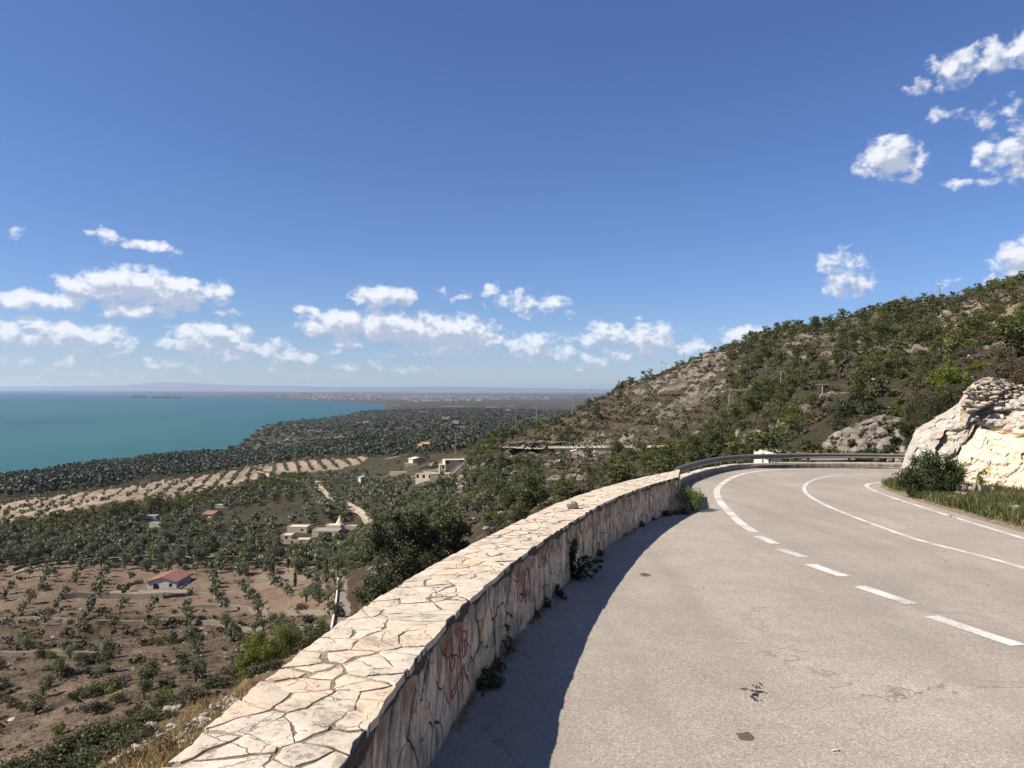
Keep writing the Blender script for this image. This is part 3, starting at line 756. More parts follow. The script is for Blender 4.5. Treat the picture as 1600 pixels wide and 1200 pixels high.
# red scrawls painted on the road side
bv = []; bf = []
for o in [core] + facing:
    if o is None: continue
    b_ = len(bv); bv += [v.co.copy() for v in o.data.vertices]; bf += [tuple(b_ + i for i in p_.vertices) for p_ in o.data.polygons]
bvh = BVHTree.FromPolygons(bv, bf)
M_RED = simple('red_spray_paint', (.50, .055, .035), .6, var=.45, scale=35)
def scrawl(strokes, ox, oy, k, w, label):
    Vs = []; Fs = []
    for st in strokes:
        pts = smooth_line([(ox + x / k, oy + y / k) for x, y in st], .9, 2)
        prev = None
        for i, (a_, c_) in enumerate(pts):
            r_ = Vector(ray(a_, c_)).normalized(); loc, nr, _, dist = bvh.ray_cast(Vector((0, 0, 0)), r_)
            if loc is None: prev = None; continue
            d2 = pts[min(i + 1, len(pts) - 1)] - pts[max(i - 1, 0)]
            # stroke direction on the wall: along the wall (x) and up (z)
            tw = Vector((float(wpos(1)[0]), 0, 0)); along = Vector((.17, .985, 0)).normalized()
            dv = (along * (d2[0] * 3.2) + Vector((0, 0, -d2[1]))); dv = dv.normalized() if dv.length > 1e-6 else Vector((0, 0, 1))
            side = dv.cross(Vector((1, -.17, 0)).normalized()).normalized() * (w / 2)
            q = loc + Vector((.004, -.0015, 0)); cur = (q - side, q + side)
            if prev and (prev[0] - cur[0]).length < .12:
                b_ = len(Vs); Vs += [prev[0], cur[0], cur[1], prev[1]]; Fs.append((b_, b_ + 1, b_ + 2, b_ + 3))
            prev = cur
    if Vs:
        o = link('graffiti', py_mesh('graffiti', Vs, Fs, M_RED), wall); o['label'] = label
scrawl([[(640,512),(652,502),(667,505),(668,528),(640,552)],[(645,555),(662,560),(655,582)],[(576,640),(588,690)],[(586,690),(600,598)],[(618,590),(624,668)],[(622,700),(612,760),(618,800),(640,765),(640,705),(620,690)],[(668,640),(672,700),(682,722)],[(690,560),(690,700)],[(680,545),(718,545)],[(715,545),(715,690),(690,706)],[(702,590),(705,700)],[(698,762),(665,845),(625,925)],[(614,890),(622,968)],[(625,970),(660,880)],[(698,762),(704,805),(728,858)],[(704,812),(724,828)]], 550, 850, 4, .020, 'red scrawl with a long arrow, on the wall face')
scrawl([[(1035,180),(1028,260),(1036,360)],[(1046,150),(1040,250),(1048,370),(1064,350)],[(1064,160),(1060,250),(1068,350)],[(1075,150),(1078,300)],[(1078,260),(1088,350),(1098,262),(1104,340)],[(1110,160),(1116,250),(1114,340)],[(1128,180),(1132,340),(1146,362)],[(1160,150),(1182,138)],[(1163,180),(1180,225),(1168,310)],[(1195,60),(1206,95),(1196,140)],[(1036,230),(1062,228)],[(1052,430),(1056,500)]], 550, 850, 4, .022, 'red scrawled letters on the wall face')

# loose stone on the coping
def rock_mesh(r, seed, m, flat=.6, n1=10, n2=7, rough=.35):
    V = []; F = []
    for i in range(n2 + 1):
        th = math.pi * i / n2
        for j in range(n1):
            ph = 2 * math.pi * j / n1; d = Vector((math.sin(th) * math.cos(ph), math.sin(th) * math.sin(ph), math.cos(th)))
            # facet: clamp against a few random planes
            k = 1.0
            for q in range(6):
                rs = random.Random(seed * 31 + q); nn = Vector((rs.uniform(-1, 1), rs.uniform(-1, 1), rs.uniform(-1, 1))).normalized()
                dd = d.dot(nn)
                if dd > .45: k = min(k, .62 / dd)
            k *= 1 + rough * .35 * noise.noise(d * 2.3 + Vector((seed, 0, 0)))
            V.append((d.x * r * k, d.y * r * k * .8, d.z * r * k * flat))
        if i: F += [((i - 1) * n1 + j, (i - 1) * n1 + (j + 1) % n1, i * n1 + (j + 1) % n1, i * n1 + j) for j in range(n1)]
    return py_mesh('rock', V, F, m)
M_ROCKL = lime_mat('loose_limestone', [(.42, .36, .29), (.50, .44, .36), (.38, .34, .29), (.52, .44, .34)], .3)
g_ = G(895, 789, H + .07)
o = link('loose_stone', rock_mesh(.13, 3, M_ROCKL, .7)); o.location = (g_.x, g_.y, float(zroad(g_.y)) + H + .075)
tag(o, 'loose pale stone lying on top of the parapet wall', 'stone')

# ------------------------------------------------------------------ kerb wall and guardrail
M_KERB = lime_mat('kerb_stone', [(.34, .29, .23), (.40, .35, .29)], .6)
M_KERBTOP = lime_mat('kerb_top', [(.62, .56, .47), (.66, .60, .52)], .1)
M_GALV = simple('galvanised_steel', (.30, .28, .245), .55, .35, .22, 6)
M_DARKST = simple('dark_steel', (.10, .09, .08), .6, .4)
kl = kline[2:]
def line_sweep(line, prof, off=0.0, z0=0.0, zf=None):
    d = np.gradient(line[:, :2], axis=0); d /= np.linalg.norm(d, axis=1)[:, None]; n = len(prof); V = []; F = []
    for i, q in enumerate(line):
        for a_, z in prof:
            x = q[0] + d[i, 1] * (a_ + off); y = q[1] - d[i, 0] * (a_ + off)
            V.append((x, y, (float(zroad(min(q[1], YFAR))) if zf is None else zf[i]) + z + z0))
        if i: F += [((i - 1) * n + k, (i - 1) * n + k + 1, i * n + k + 1, i * n + k) for k in range(n - 1)]
    F += [tuple(range(n)), tuple((len(line) - 1) * n + k for k in range(n))[::-1]]
    return V, F
kw = empty('kerb_wall'); tag(kw, 'low stone kerb wall under the steel guardrail round the bend', 'kerb')
# split the kerb into blocks about 1.2 m long
i = 0; cnt = 0
while i < len(kl) - 2:
    j = min(len(kl) - 1, i + 4 + random.randint(0, 1)); seg = kl[i:j + 1].copy()
    dz = random.uniform(-.012, .012); do = random.uniform(-.012, .012)
    d0 = seg[-1] - seg[-2]; seg[-1] = seg[-1] - d0 * .06
    V, F = line_sweep(seg, [(-.02 + do, -.3), (-.02 + do, .13 + dz), (-.05 + do, .165 + dz), (-.42, .17 + dz), (-.46, -.6)])
    link('kerb_block', py_mesh('kerb_block', V, F, M_KERB), kw); i = j; cnt += 1
    V, F = line_sweep(seg, [(-.06 + do, .166 + dz), (-.06 + do, .19 + dz), (-.41, .19 + dz), (-.41, .17 + dz)])
    link('kerb_cap', py_mesh('kerb_cap', V, F, M_KERBTOP), kw)
def guardrail(line, label, zf=None, top=.78, step=6, group=None):
    g = empty('guardrail'); tag(g, label, 'guardrail', group)
    pr = [(a_, z * .70 + .09) for a_, z in [(0, .31), (.035, .285), (.045, .25), (.03, .21), (0, .185), (-.012, .155), (0, .125), (.03, .10), (.045, .06), (.035, .025), (0, 0)]]
    pr = [(a_ - .24, z + top - .31) for a_, z in pr] + [(a_ - .246, z + top - .31) for a_, z in pr[::-1]]
    V, F = line_sweep(line, pr, zf=zf); link('rail_beam', py_mesh('rail_beam', V, F, M_GALV, False), g)
    d = np.gradient(line[:, :2], axis=0); d /= np.linalg.norm(d, axis=1)[:, None]
    for i in range(2, len(line) - 1, step):
        q = line[i]; z = float(zroad(min(q[1], YFAR))) if zf is None else zf[i]
        mb = MB(); x = q[0] - d[i, 1] * .32; y = q[1] + d[i, 0] * .32; rz = math.atan2(d[i, 1], d[i, 0])
        mb.box((x, y, z + top / 2 - .15), (.10, .05, top + .1), rz); mb.build('post', M_DARKST if zf is None else M_GALV, g)
        mb = MB(); x = q[0] - d[i, 1] * .27; y = q[1] + d[i, 0] * .27
        mb.box((x, y, z + top - .16), (.12, .05, .16), rz); mb.build('spacer', M_DARKST, g)
    return g
guardrail(kl, 'grey steel guardrail curving from the end of the parapet wall', top=.58)
# ------------------------------------------------------------------ ground finder
def GT(px, py, ymin=28.0):
    """first visible ground point beyond ymin along the sight line of a photo pixel"""
    r = ray(px, py); i = int(np.clip(np.interp(r[0], uu, np.arange(NU)) + .5, 0, NU - 1))
    col = RATIO[:, i]; ok = (rr > ymin) & (col >= r[2])
    if not ok.any(): j = NR - 1
    else: j = int(np.argmax(ok))
    if j > 0 and col[j] != col[j - 1]:
        f = np.clip((r[2] - col[j - 1]) / (col[j] - col[j - 1]), 0, 1); y = rr[j - 1] + (rr[j] - rr[j - 1]) * f
    else: y = rr[j]
    x = r[0] * y; return Vector((x, y, float(height(np.array([x]), np.array([y]))[0])))

# ------------------------------------------------------------------ foliage
def leaf_mat(name, cols, trans=.25, stuff=False, rough=.6, lo=.68, hi=1.36):
    m, t, b = mat(name)
    g = t.n.new('ShaderNodeNewGeometry'); ri = g.outputs['Random Per Island']
    oi = t.n.new('ShaderNodeObjectInfo').outputs['Random']
    if stuff:
        vc = t.n.new('ShaderNodeVertexColor'); vc.layer_name = 'tint'; sx = t.n.new('ShaderNodeSeparateColor'); t.put(sx.inputs[0], vc.outputs[0]); oi = sx.outputs[0]
    c = t.ramp(oi, [(i / max(1, len(cols) - 1), k) for i, k in enumerate(cols)])
    c = t.mix(1.0, c, t.maprange(ri, 0, 1, lo, hi), 'MULTIPLY')
    t.put(b.inputs['Base Color'], c); b.inputs['Roughness'].default_value = rough; b.inputs['Specular IOR Level'].default_value = .2
    if trans:
        tr = t.n.new('ShaderNodeBsdfTranslucent'); t.put(tr.inputs[0], t.mix(1.0, c, (1.25, 1.2, .6), 'MULTIPLY'))
        mx = t.n.new('ShaderNodeMixShader'); mx.inputs[0].default_value = trans
        t.l.new(b.outputs[0], mx.inputs[1]); t.l.new(tr.outputs[0], mx.inputs[2])
        t.l.new(mx.outputs[0], m.node_tree.nodes['Material Output'].inputs[0])
    return m
C_OLIVE = [(.112, .124, .076), (.145, .156, .100), (.096, .110, .064), (.170, .175, .118), (.122, .136, .076)]
C_PINE = [(.072, .086, .027), (.105, .114, .034), (.055, .068, .026), (.130, .132, .038), (.080, .090, .030)]
C_SHRUB = [(.040, .050, .024), (.056, .066, .030), (.032, .040, .021), (.068, .072, .034), (.048, .055, .028)]
C_DRY = [(.085, .066, .042), (.105, .082, .050), (.070, .060, .040), (.10, .07, .045)]
C_RED = [(.10, .040, .026), (.13, .065, .035), (.09, .05, .035)]
C_BRIGHT = [(.135, .165, .028), (.155, .18, .032), (.11, .14, .026)]
C_YEL = [(.15, .135, .04), (.18, .14, .05)]
L_OLIVE = leaf_mat('olive_leaves', C_OLIVE); L_PINE = leaf_mat('pine_needles', C_PINE); L_SHRUB = leaf_mat('shrub_leaves', C_SHRUB)
L_DRY = leaf_mat('dry_twigs', C_DRY, .1); L_RED = leaf_mat('russet_leaves', C_RED); L_BRIGHT = leaf_mat('bright_needles', C_BRIGHT); L_YEL = leaf_mat('yellowing_leaves', C_YEL)
K_OLIVE = leaf_mat('olive_grove', C_OLIVE, .15, True); K_PINE = leaf_mat('pine_wood', C_PINE, .15, True); K_SHRUB = leaf_mat('scrub', C_SHRUB + C_DRY, .1, True)
K_PLAIN = leaf_mat('distant_grove', [(.058, .068, .040), (.075, .086, .052), (.045, .056, .032)], 0, True, lo=.85, hi=1.15)
M_BARK = simple('bark', (.13, .10, .075), .95, var=.35, scale=6, bump=.5); M_BARKD = simple('dark_bark', (.07, .055, .042), .95, var=.3, scale=6)

def leaves(centers, radii, n, size, rng, flat=1.0, out=.6, asp=1.0, inner=.55):
    C_ = np.asarray(centers, float); R_ = np.asarray(radii, float); w = R_ ** 2 / (R_ ** 2).sum()
    k = rng.choice(len(C_), n, p=w); d = rng.normal(size=(n, 3)); d /= np.linalg.norm(d, axis=1)[:, None]
    rad = R_[k] * (inner + (1 - inner) * rng.random(n)) * (1 + .16 * rng.normal(size=n))
    p = C_[k] + d * rad[:, None] * np.array([1, 1, flat])
    nrm = d * out + rng.normal(size=(n, 3)) * .5; nrm /= np.linalg.norm(nrm, axis=1)[:, None]
    a_ = np.cross(nrm, rng.normal(size=(n, 3))); a_ /= np.linalg.norm(a_, axis=1)[:, None]; b_ = np.cross(nrm, a_)
    s = size * (.55 + .9 * rng.random(n))[:, None] * .5; a_ *= s * asp; b_ *= s
    V = np.stack([p - a_, p - b_ * .7, p + a_, p + b_ * .8], 1).reshape(-1, 3)
    return V, np.arange(4 * n).reshape(-1, 4)
def clump_crown(rng, r, h, z0, nb, flat=.8, spread=.62):
    """centres and radii of leaf clumps that fill an uneven crown"""
    c = []; q = []
    for k in range(nb):
        a_ = rng.random() * 6.28; rr_ = r * spread * math.sqrt(rng.random()); z = z0 + h * rng.random()
        e = 1 - abs((z - z0) / h - .45) * .8; c.append((rr_ * e * math.cos(a_), rr_ * e * math.sin(a_), z)); q.append(r * (.24 + .26 * rng.random()))
    return np.array(c), np.array(q)
def tree_protos(kind, n, nq, size, seed):
    out = []
    for k in range(n):
        rng = np.random.default_rng(seed + k)
        if kind == 'olive': c, q = clump_crown(rng, 1.0, .95, .75, 9, spread=.72)
        elif kind == 'pine': c, q = clump_crown(rng, 1.0, 1.7, .35, 13, spread=.66)
        else: c, q = clump_crown(rng, 1.0, .75, .12, 8, spread=.75)
        V, F = leaves(c, q, nq, size, rng, .8)
        mb = MB()
        if kind != 'shrub':
            for j in range(4 if kind == 'olive' else 2):
                e = c[rng.integers(len(c))]; mb.tube([(0, 0, -.25), (rng.normal() * .05, rng.normal() * .05, .42), (e[0] * .6, e[1] * .6, .5 + (e[2] - .5) * .6), tuple(e)], [.10, .075, .045, .015], 5)
        out.append((V, F, mb))
    return out
OL = tree_protos('olive', 8, 800, .135, 10); PI = tree_protos('pine', 8, 1500, .105, 30); SH = tree_protos('shrub', 6, 800, .125, 50)
def stuff_protos(kind, n, nq, size, seed): return [(p[0], p[1]) for p in tree_protos(kind, n, nq, size, seed)]
def join_scatter(name, protos, X, Y, Z, Sx, Sz, rng, m, label, parent=None):
    Vs = []; Fs = []; Ts = []; b_ = 0; n = len(X)
    if n == 0: return
    pick = rng.integers(len(protos), size=n); th = rng.random(n) * 6.283; ti = rng.random(n)
    for k, (PV, PF) in enumerate(protos):
        s = np.where(pick == k)[0]
        if not len(s): continue
        c, d = np.cos(th[s])[:, None], np.sin(th[s])[:, None]
        x = (PV[None, :, 0] * c - PV[None, :, 1] * d) * Sx[s][:, None] + X[s][:, None]
        y = (PV[None, :, 0] * d + PV[None, :, 1] * c) * Sx[s][:, None] + Y[s][:, None]
        z = PV[None, :, 2] * Sz[s][:, None] + Z[s][:, None]
        V = np.stack([x, y, z], 2).reshape(-1, 3); F = (PF[None] + (np.arange(len(s)) * len(PV))[:, None, None]).reshape(-1, PF.shape[1]) + b_
        Vs.append(V); Fs.append(F); Ts.append(np.repeat(ti[s], len(PV))); b_ += len(V)
    V = np.concatenate(Vs); T = np.concatenate(Ts)
    me_ = np_mesh(name, V, np.concatenate(Fs), [m], colors=np.stack([T, T, T], 1))
    return tag(link(name, me_, parent), kind='stuff', label=label)

def grid(x0, x1, y0, y1, s, ang, jit, rng, s2=None):
    cx, cy = (x0 + x1) / 2, (y0 + y1) / 2; L = max(x1 - x0, y1 - y0) * .75; a_, b_ = np.meshgrid(np.arange(-L, L, s), np.arange(-L, L, s2 or s))
    a_ = a_.ravel() + rng.normal(size=a_.size) * jit; b_ = b_.ravel() + rng.normal(size=b_.size) * jit
    x = cx + a_ * math.cos(ang) - b_ * math.sin(ang); y = cy + a_ * math.sin(ang) + b_ * math.cos(ang)
    k = (x > x0) & (x < x1) & (y > y0) & (y < y1); return x[k], y[k]
BELT = [(-80, 828), (60, 814), (150, 800), (270, 780), (400, 756), (480, 742), (482, 757), (400, 776), (300, 803), (200, 817), (120, 829), (-80, 848)]
def prep(x, y, keep_fn, h=3.0, vis=True, belt=True):
    z = height(x, y); px, py = proj(x, y, z); u = x / y
    k = (px > -90) & (px < 1700) & keep_fn(x, y, z, px, py, u) & (z > SEA + 3)
    if vis: k &= visible(x, y, z, h)
    # nothing grows behind the wall out of sight, on the road or inside houses
    if belt: k &= ~in_poly(px, py, BELT)
    wl = np.interp(px, [c[0] for c in WALLTOP], [c[1] for c in WALLTOP])
    k &= ~((px > 250) & (py > wl + 25 + 500 / y * 3))
    for (hx, hy, hr) in KEEPOUT: k &= np.hypot(x - hx, y - hy) > hr
    for (a_, b_, c_, d_) in KEEPPX: k &= ~((px > a_ - 6) & (px < c_ + 6) & (py > b_ - 2) & (py < d_ + 2.2 * h / y * 700))
    return x[k], y[k], z[k], px[k], py[k]
WALLTOP = [(250, 1210), (370, 1105), (540, 975), (660, 890), (750, 850), (857, 800), (923, 770), (1026, 742), (1062, 731), (1100, 735), (1200, 728), (1400, 735), (1700, 735)]
KEEPOUT = []
KEEPPX = [(232, 905, 290, 921), (443, 826, 480, 850), (488, 828, 552, 838), (648, 736, 676, 752), (690, 722, 720, 738), (700, 712, 724, 724), (325, 799, 356, 806), (230, 808, 245, 824)]
def keepout(px, py, r, ymin=28):
    g = GT(px, py, ymin); KEEPOUT.append((g.x, g.y, r))
keepout(252, 918, 9); keepout(252, 912, 9)
for q in ((455, 846), (470, 838), (505, 834), (520, 828), (540, 826)): keepout(*q, 9)
for q in ((655, 748), (668, 742), (690, 735), (705, 728), (712, 722)): keepout(*q, 12)
HROAD = [(752, 699), (790, 701), (830, 703), (880, 703), (925, 702), (985, 702), (1010, 703), (1062, 701), (1120, 701), (1165, 701)]
for a_, b_ in HROAD: keepout(a_, b_, 6)
TRACK = [(548, 975), (547, 950), (546, 925), (545, 905)]
for a_, b_ in TRACK: keepout(a_, b_, 4.5)
rng = np.random.default_rng(99)
OLIVES = []; PINES = []; SHRUBS = []
def addto(L, t_, s, kind): L += [(t_[0][i], t_[1][i], t_[2][i], s[i], t_[3][i], t_[4][i], kind) for i in range(len(t_[0]))]
# olives of the brown field
x, y = grid(-190, 10, 88, 275, 7.4, .42, .45, rng, 5.2)
t_ = prep(x, y, lambda x, y, z, px, py, u: in_poly(px, py, FIELD_C) & (rng.random(len(x)) < np.where(py < 955, .80, .42))); addto(OLIVES, t_, 1.15 + rng.random(len(t_[0])) * .8, 'field')
# middle groves
x, y = grid(-330, 60, 215, 700, 7.6, .30, .45, rng, 4.0)
t_ = prep(x, y, lambda x, y, z, px, py, u: in_poly(px, py, MIDL) & ~in_poly(px, py, FIELD_A) & ~in_poly(px, py, FIELD_B) & (fbm(x / 40, y / 40, 2, 7) > .30) & (rng.random(len(x)) < .93)); addto(OLIVES, t_, 1.9 + rng.random(len(t_[0])) ** 2 * 1.3, 'grove')
# tan orchards
x, y = grid(-420, 30, 300, 800, 9.5, .30, .5, rng, 6.0)
t_ = prep(x, y, lambda x, y, z, px, py, u: (in_poly(px, py, FIELD_A) | in_poly(px, py, FIELD_B)) & (rng.random(len(x)) < .85)); addto(OLIVES, t_, 1.3 + rng.random(len(t_[0])) * .9, 'orchard')
# slope under the villa
x, y = grid(-60, 40, 130, 420, 8.5, .2, 2.0, rng)
t_ = prep(x, y, lambda x, y, z, px, py, u: (px > 560) & (px < 840) & (py > 722) & (rng.random(len(x)) < .75)); addto(OLIVES, t_, 1.6 + rng.random(len(t_[0])) * 1.1, 'slope')
# the closed grove between the brown field and the villa
BAND = [(-80, 850), (60, 838), (170, 852), (300, 850), (440, 862), (560, 846), (640, 800), (700, 800), (640, 860), (560, 896), (420, 874), (200, 864), (60, 876), (-80, 895)]
x, y = grid(-230, 20, 190, 420, 4.7, .1, 1.0, rng)
t_ = prep(x, y, lambda x, y, z, px, py, u: in_poly(px, py, BAND) & (rng.random(len(x)) < .8)); addto(OLIVES, t_, 1.9 + rng.random(len(t_[0])) * .9, 'grove')
# pines of the hillside
x, y = grid(-70, 330, 60, 470, 4.6, .1, 2.2, rng)
def dens(x, y, z, px, py, u):
    base_ = np.interp(px, [600, 780, 900, 1050, 1130, 1200, 1600], [.0, .14, .12, .15, .28, .40, .38])
    cl = fbm(x / 24, y / 24, 3, 15); d = base_ * sstep(cl, .33, .62) * 2.6
    d = np.where(in_poly(px, py, [(900, 640), (1090, 560), (1135, 560), (1130, 660), (1010, 690), (880, 690)]), d * .35, d)
    d = np.where(in_poly(px, py, [(1470, 470), (1600, 455), (1600, 530), (1450, 530)]), d * .4, d)
    d = np.where((px > 1140) & (py > 605) & (py < 700), d * 2.0, d)
    return rng.random(len(x)) < d
t_ = prep(x, y, lambda *a: dens(*a) & (a[5] > -.1) & (a[1] > 105) | ((a[5] > .1) & (a[5] < .34) & (a[1] > 45) & (a[1] < 105) & (rng.random(len(a[0])) < .16))); addto(PINES, t_, 1.35 + rng.random(len(t_[0])) ** 2 * 1.7, 'pine')
# pine clumps photographed one by one: (px, py base, radius)
for a_, b_, r_ in ((20,838,3.2),(40,834,3.0),(62,830,3.4),(80,826,4.0),(100,823,3.6),(118,818,3.0),(130,822,3.2),(150,824,3.4),(170,815,5.2),(185,812,5.6),(200,811,5.6),(214,813,4.4),(235,806,5.4),(250,803,5.8),(262,806,4.6),(278,802,4.4),(300,795,3.5),(380,775,4.4),(395,768,4.0),(410,776,4.6),(432,771,3.4),(465,752,4.0),(473,751,3.8),(478,748,3.4),(535,745,3.2),(500,722,5),(560,713,5),(582,711,5),(612,714,5),(660,712,4.6),(672,708,4.8),(690,705,4.6),(705,700,4.6),(716,702,4.6),(666,722,4.4),(735,706,4.4),(745,712,4.6),(760,710,4.8),(768,703,5),(742,722,4.2),(752,724,4.4),(765,725,4.6),(772,690,4.4),(785,688,4.6),(762,697,4.4),(800,684,4.4),(815,676,4),(838,665,4),(855,656,3.6),(640,668,6),(660,667,6),(680,666,6),(700,668,6),(560,702,6),(520,698,6),(430,702,7),(445,704,7),(420,705,6),(330,722,5),(345,718,5),(360,714,5),(372,711,5),(315,724,4),(800,775,2.8),(815,768,2.6),(788,790,2.4),(905,745,2.2),(920,750,2.6),(958,722,2.4),(968,728,2.4),(1005,735,2.2),(1020,720,2.4)):
    g = GT(a_, b_); PINES.append((g.x, g.y, g.z, r_ * (.95 if a_ < 485 and b_ > 744 else .70), a_, b_, 'clump'))
for a_, b_, r_ in ((892,697,2.6),(905,697,2.8),(918,698,2.6),(930,697,3.0),(940,696,2.4),(1058,692,2.6),(1068,692,2.4),(1018,664,2.4),(1024,662,2.0),(1112,605,3.4),(1145,612,3.2),(1208,511,3.6),(1244,508,3.2),(1165,555,3.4),(1450,482,3.8),(1532,470,4.6),(1555,478,4.0),(1545,500,3),(1580,462,4.6),(1328,545,3.8),(1272,560,3.8),(1340,625,3.8),(1362,640,3.6),(1220,660,3.6),(1238,665,3.6),(1500,545,3.8),(1585,560,4),(1552,500,3)):
    g = GT(a_, b_); PINES.append((g.x, g.y, g.z, r_ * .72, a_, b_, 'clump'))
x, y = grid(-330, -90, 300, 700, 5.5, .3, 1.4, rng)
t_ = prep(x, y, lambda x, y, z, px, py, u: in_poly(px, py, BELT) & (rng.random(len(x)) < .75), belt=False); addto(PINES, t_, 1.8 + rng.random(len(t_[0])) * 1.6, 'pine')
# low scrub
x, y = grid(-75, 320, 34, 440, 2.2, .3, 1.3, rng)
t_ = prep(x, y, lambda x, y, z, px, py, u: (u > -.14 - (y - 100) * .0002) & (rng.random(len(x)) < .80 * sstep(fbm(x / 9, y / 9, 3, 77), .32, .52)), 1.5); addto(SHRUBS, t_, .55 + rng.random(len(t_[0])) ** 2 * 1.25, 'scrub')
x, y = grid(-190, 20, 80, 300, 3.4, .3, 1.9, rng)
t_ = prep(x, y, lambda x, y, z, px, py, u: (px < 620) & (rng.random(len(x)) < np.where(py > 955, 1.0, .16) * sstep(fbm(x / 14, y / 14, 3, 78), .28, .48)), 1.5); addto(SHRUBS, t_, .5 + rng.random(len(t_[0])) ** 2 * 1.6, 'field')
x, y = grid(-420, 80, 260, 620, 9, .3, 4, rng)
t_ = prep(x, y, lambda x, y, z, px, py, u: (px < 800) & ~in_poly(px, py, FIELD_A) & ~in_poly(px, py, FIELD_B) & (rng.random(len(x)) < .3), 1.5); addto(SHRUBS, t_, 1 + rng.random(len(t_[0])) * 1.2, 'field')
print('olives', len(OLIVES), 'pines', len(PINES), 'shrubs', len(SHRUBS))

LM = [(250,905,'the red-roofed farmhouse'),(170,935,'the straight terrace wall'),(337,905,'the path cypress'),(430,892,'the garden cypress'),(378,900,'the cream hut'),(545,940,'the concrete track'),(420,1010,'the big bright pine'),(146,852,'the little tower hut'),(240,815,'the grey-roofed hut'),(340,805,'the faded red shed'),(531,822,'the cone roof hut'),(480,840,'the cone villa'),(540,790,'the dirt track'),(575,750,'the grey-roofed shed'),(665,745,'the lower villa block'),(712,722,'the upper villa block'),(673,697,'the orange roof'),(60,1024,'the rough terrace wall'),(210,976,'the short dark wall'),(350,980,'the slanting terrace wall'),(897,635,'the shoulder pylon'),(1142,630,'the tall flank pylon'),(1034,572,'the twin skyline poles'),(1099,560,'the tall skyline pole'),(1220,590,'the grey hill pole'),(1285,610,'the short flank pole'),(1172,572,'the hillside pole'),(1394,478,'the small skyline pole'),(1530,600,'the dry stone wall'),(1340,690,'the grey rock bank'),(1200,712,'the white bend wall'),(990,710,'the gravel scree'),(880,700,'the crenellated parapet'),(780,697,'the hillside road end'),(1062,740,'the parapet wall end'),(895,790,'the loose coping stone'),(1260,527,'the high terrace wall'),(1500,492,'the bare field wall'),(1395,551,'the mid-hill terrace wall'),(1550,472,'the topmost terrace wall'),(740,850,'the wild olive clump'),(60,800,'the sandy orchard edge'),(180,780,'the sandy orchard middle'),(350,748,'the sandy orchard tip'),(500,725,'the small sandy field'),(60,1177,'the bright stone row'),(258,1092,'the round crest shrub'),(460,760,'the grove pole'),(1440,560,'the upper wooded gully'),(1540,540,'the hill shoulder above the outcrop')]
ONES = 'closest second third fourth fifth sixth seventh eighth ninth tenth eleventh twelfth thirteenth fourteenth fifteenth sixteenth seventeenth eighteenth nineteenth'.split()
TENS = {2: 'twenty', 3: 'thirty', 4: 'forty', 5: 'fifty', 6: 'sixty', 7: 'seventy'}
def ordinal(n, first='first'):
    n += 1
    if n == 1: return first
    if n < 20: return ONES[n - 1]
    d_, r_ = divmod(n, 10)
    return {2: 'twentieth', 3: 'thirtieth', 4: 'fortieth', 5: 'fiftieth', 6: 'sixtieth', 7: 'seventieth'}[d_] if r_ == 0 else TENS[d_] + '-' + ('first' if r_ == 1 else ONES[r_ - 1])
def lay_labels(items):
    """items: (object, px, py, description). Every one is told by its rank of nearness to a landmark"""
    cell = {}
    for o, px, py, ds in items:
        L = min(LM, key=lambda q: math.hypot(q[0] - px, (q[1] - py) * 1.4)); dx_, dy_ = px - L[0], py - L[1]
        rel = ('seaward of' if dx_ < 0 else 'uphill of') if abs(dx_) > 1.3 * abs(dy_) else ('behind' if dy_ < 0 else 'in front of')
        cell.setdefault((ds, rel, L[2]), []).append((math.hypot(dx_, dy_ * 1.4), o))
    for (ds, rel, l), lst in cell.items():
        lst.sort(key=lambda q: q[0])
        for k, (_, o) in enumerate(lst): o['label'] = ds + ' ' + rel + ' ' + l + (', closest to it' if k == 0 else ', %s closest' % ordinal(k))
def where_olive(e):
    k, px, py, s = e[6], e[4], e[5], e[3]
    if k == 'orchard': return ('small grey-green olive tree', 'olive trees of the sandy seaside orchard')
    if k == 'grove': return ('dusty green olive tree', 'olive trees of the dense valley groves')
    if k == 'slope': return ('olive tree on stony slope', 'olive trees below the cream villa')
    if py < 930: return ('slender little olive tree', 'olive trees around the red-roofed house')
    return ('dark olive tree', 'olive trees on the lower terraces')
def where_pine(e):
    px, py, s = e[4], e[5], e[3]
    if px < 480 and e[1] > 250: return ('bushy dark pine', 'pines in the belt beside the sandy orchard')
    if px < 860 and py < 735: return ('full green pine', 'pines around the cream villa')
    if py > 702: return ('small ravine pine', 'small pines in the rocky ravine')
    if py > 600 and px > 1130: return ('yellow-green pine', 'pines of the lower hill flank')
    if px > 1130: return ('dark hill pine', 'pines of the upper terraced hill')
    return ('hill pine', 'pines of the bare rocky hill')
def where_shrub(e, k):
    c = ('dark green', 'olive green', 'dry brown', 'russet', 'yellowing')[k]
    px, py = e[4], e[5]
    w = ('valley', 'shrubs on the valley terraces') if e[6] == 'field' else (('ravine', 'shrubs of the ravine') if py > 702 else ('hillside', 'shrubs of the hillside'))
    return ('%s %s shrub' % (c, w[0]), '%s %s' % (c, w[1]))
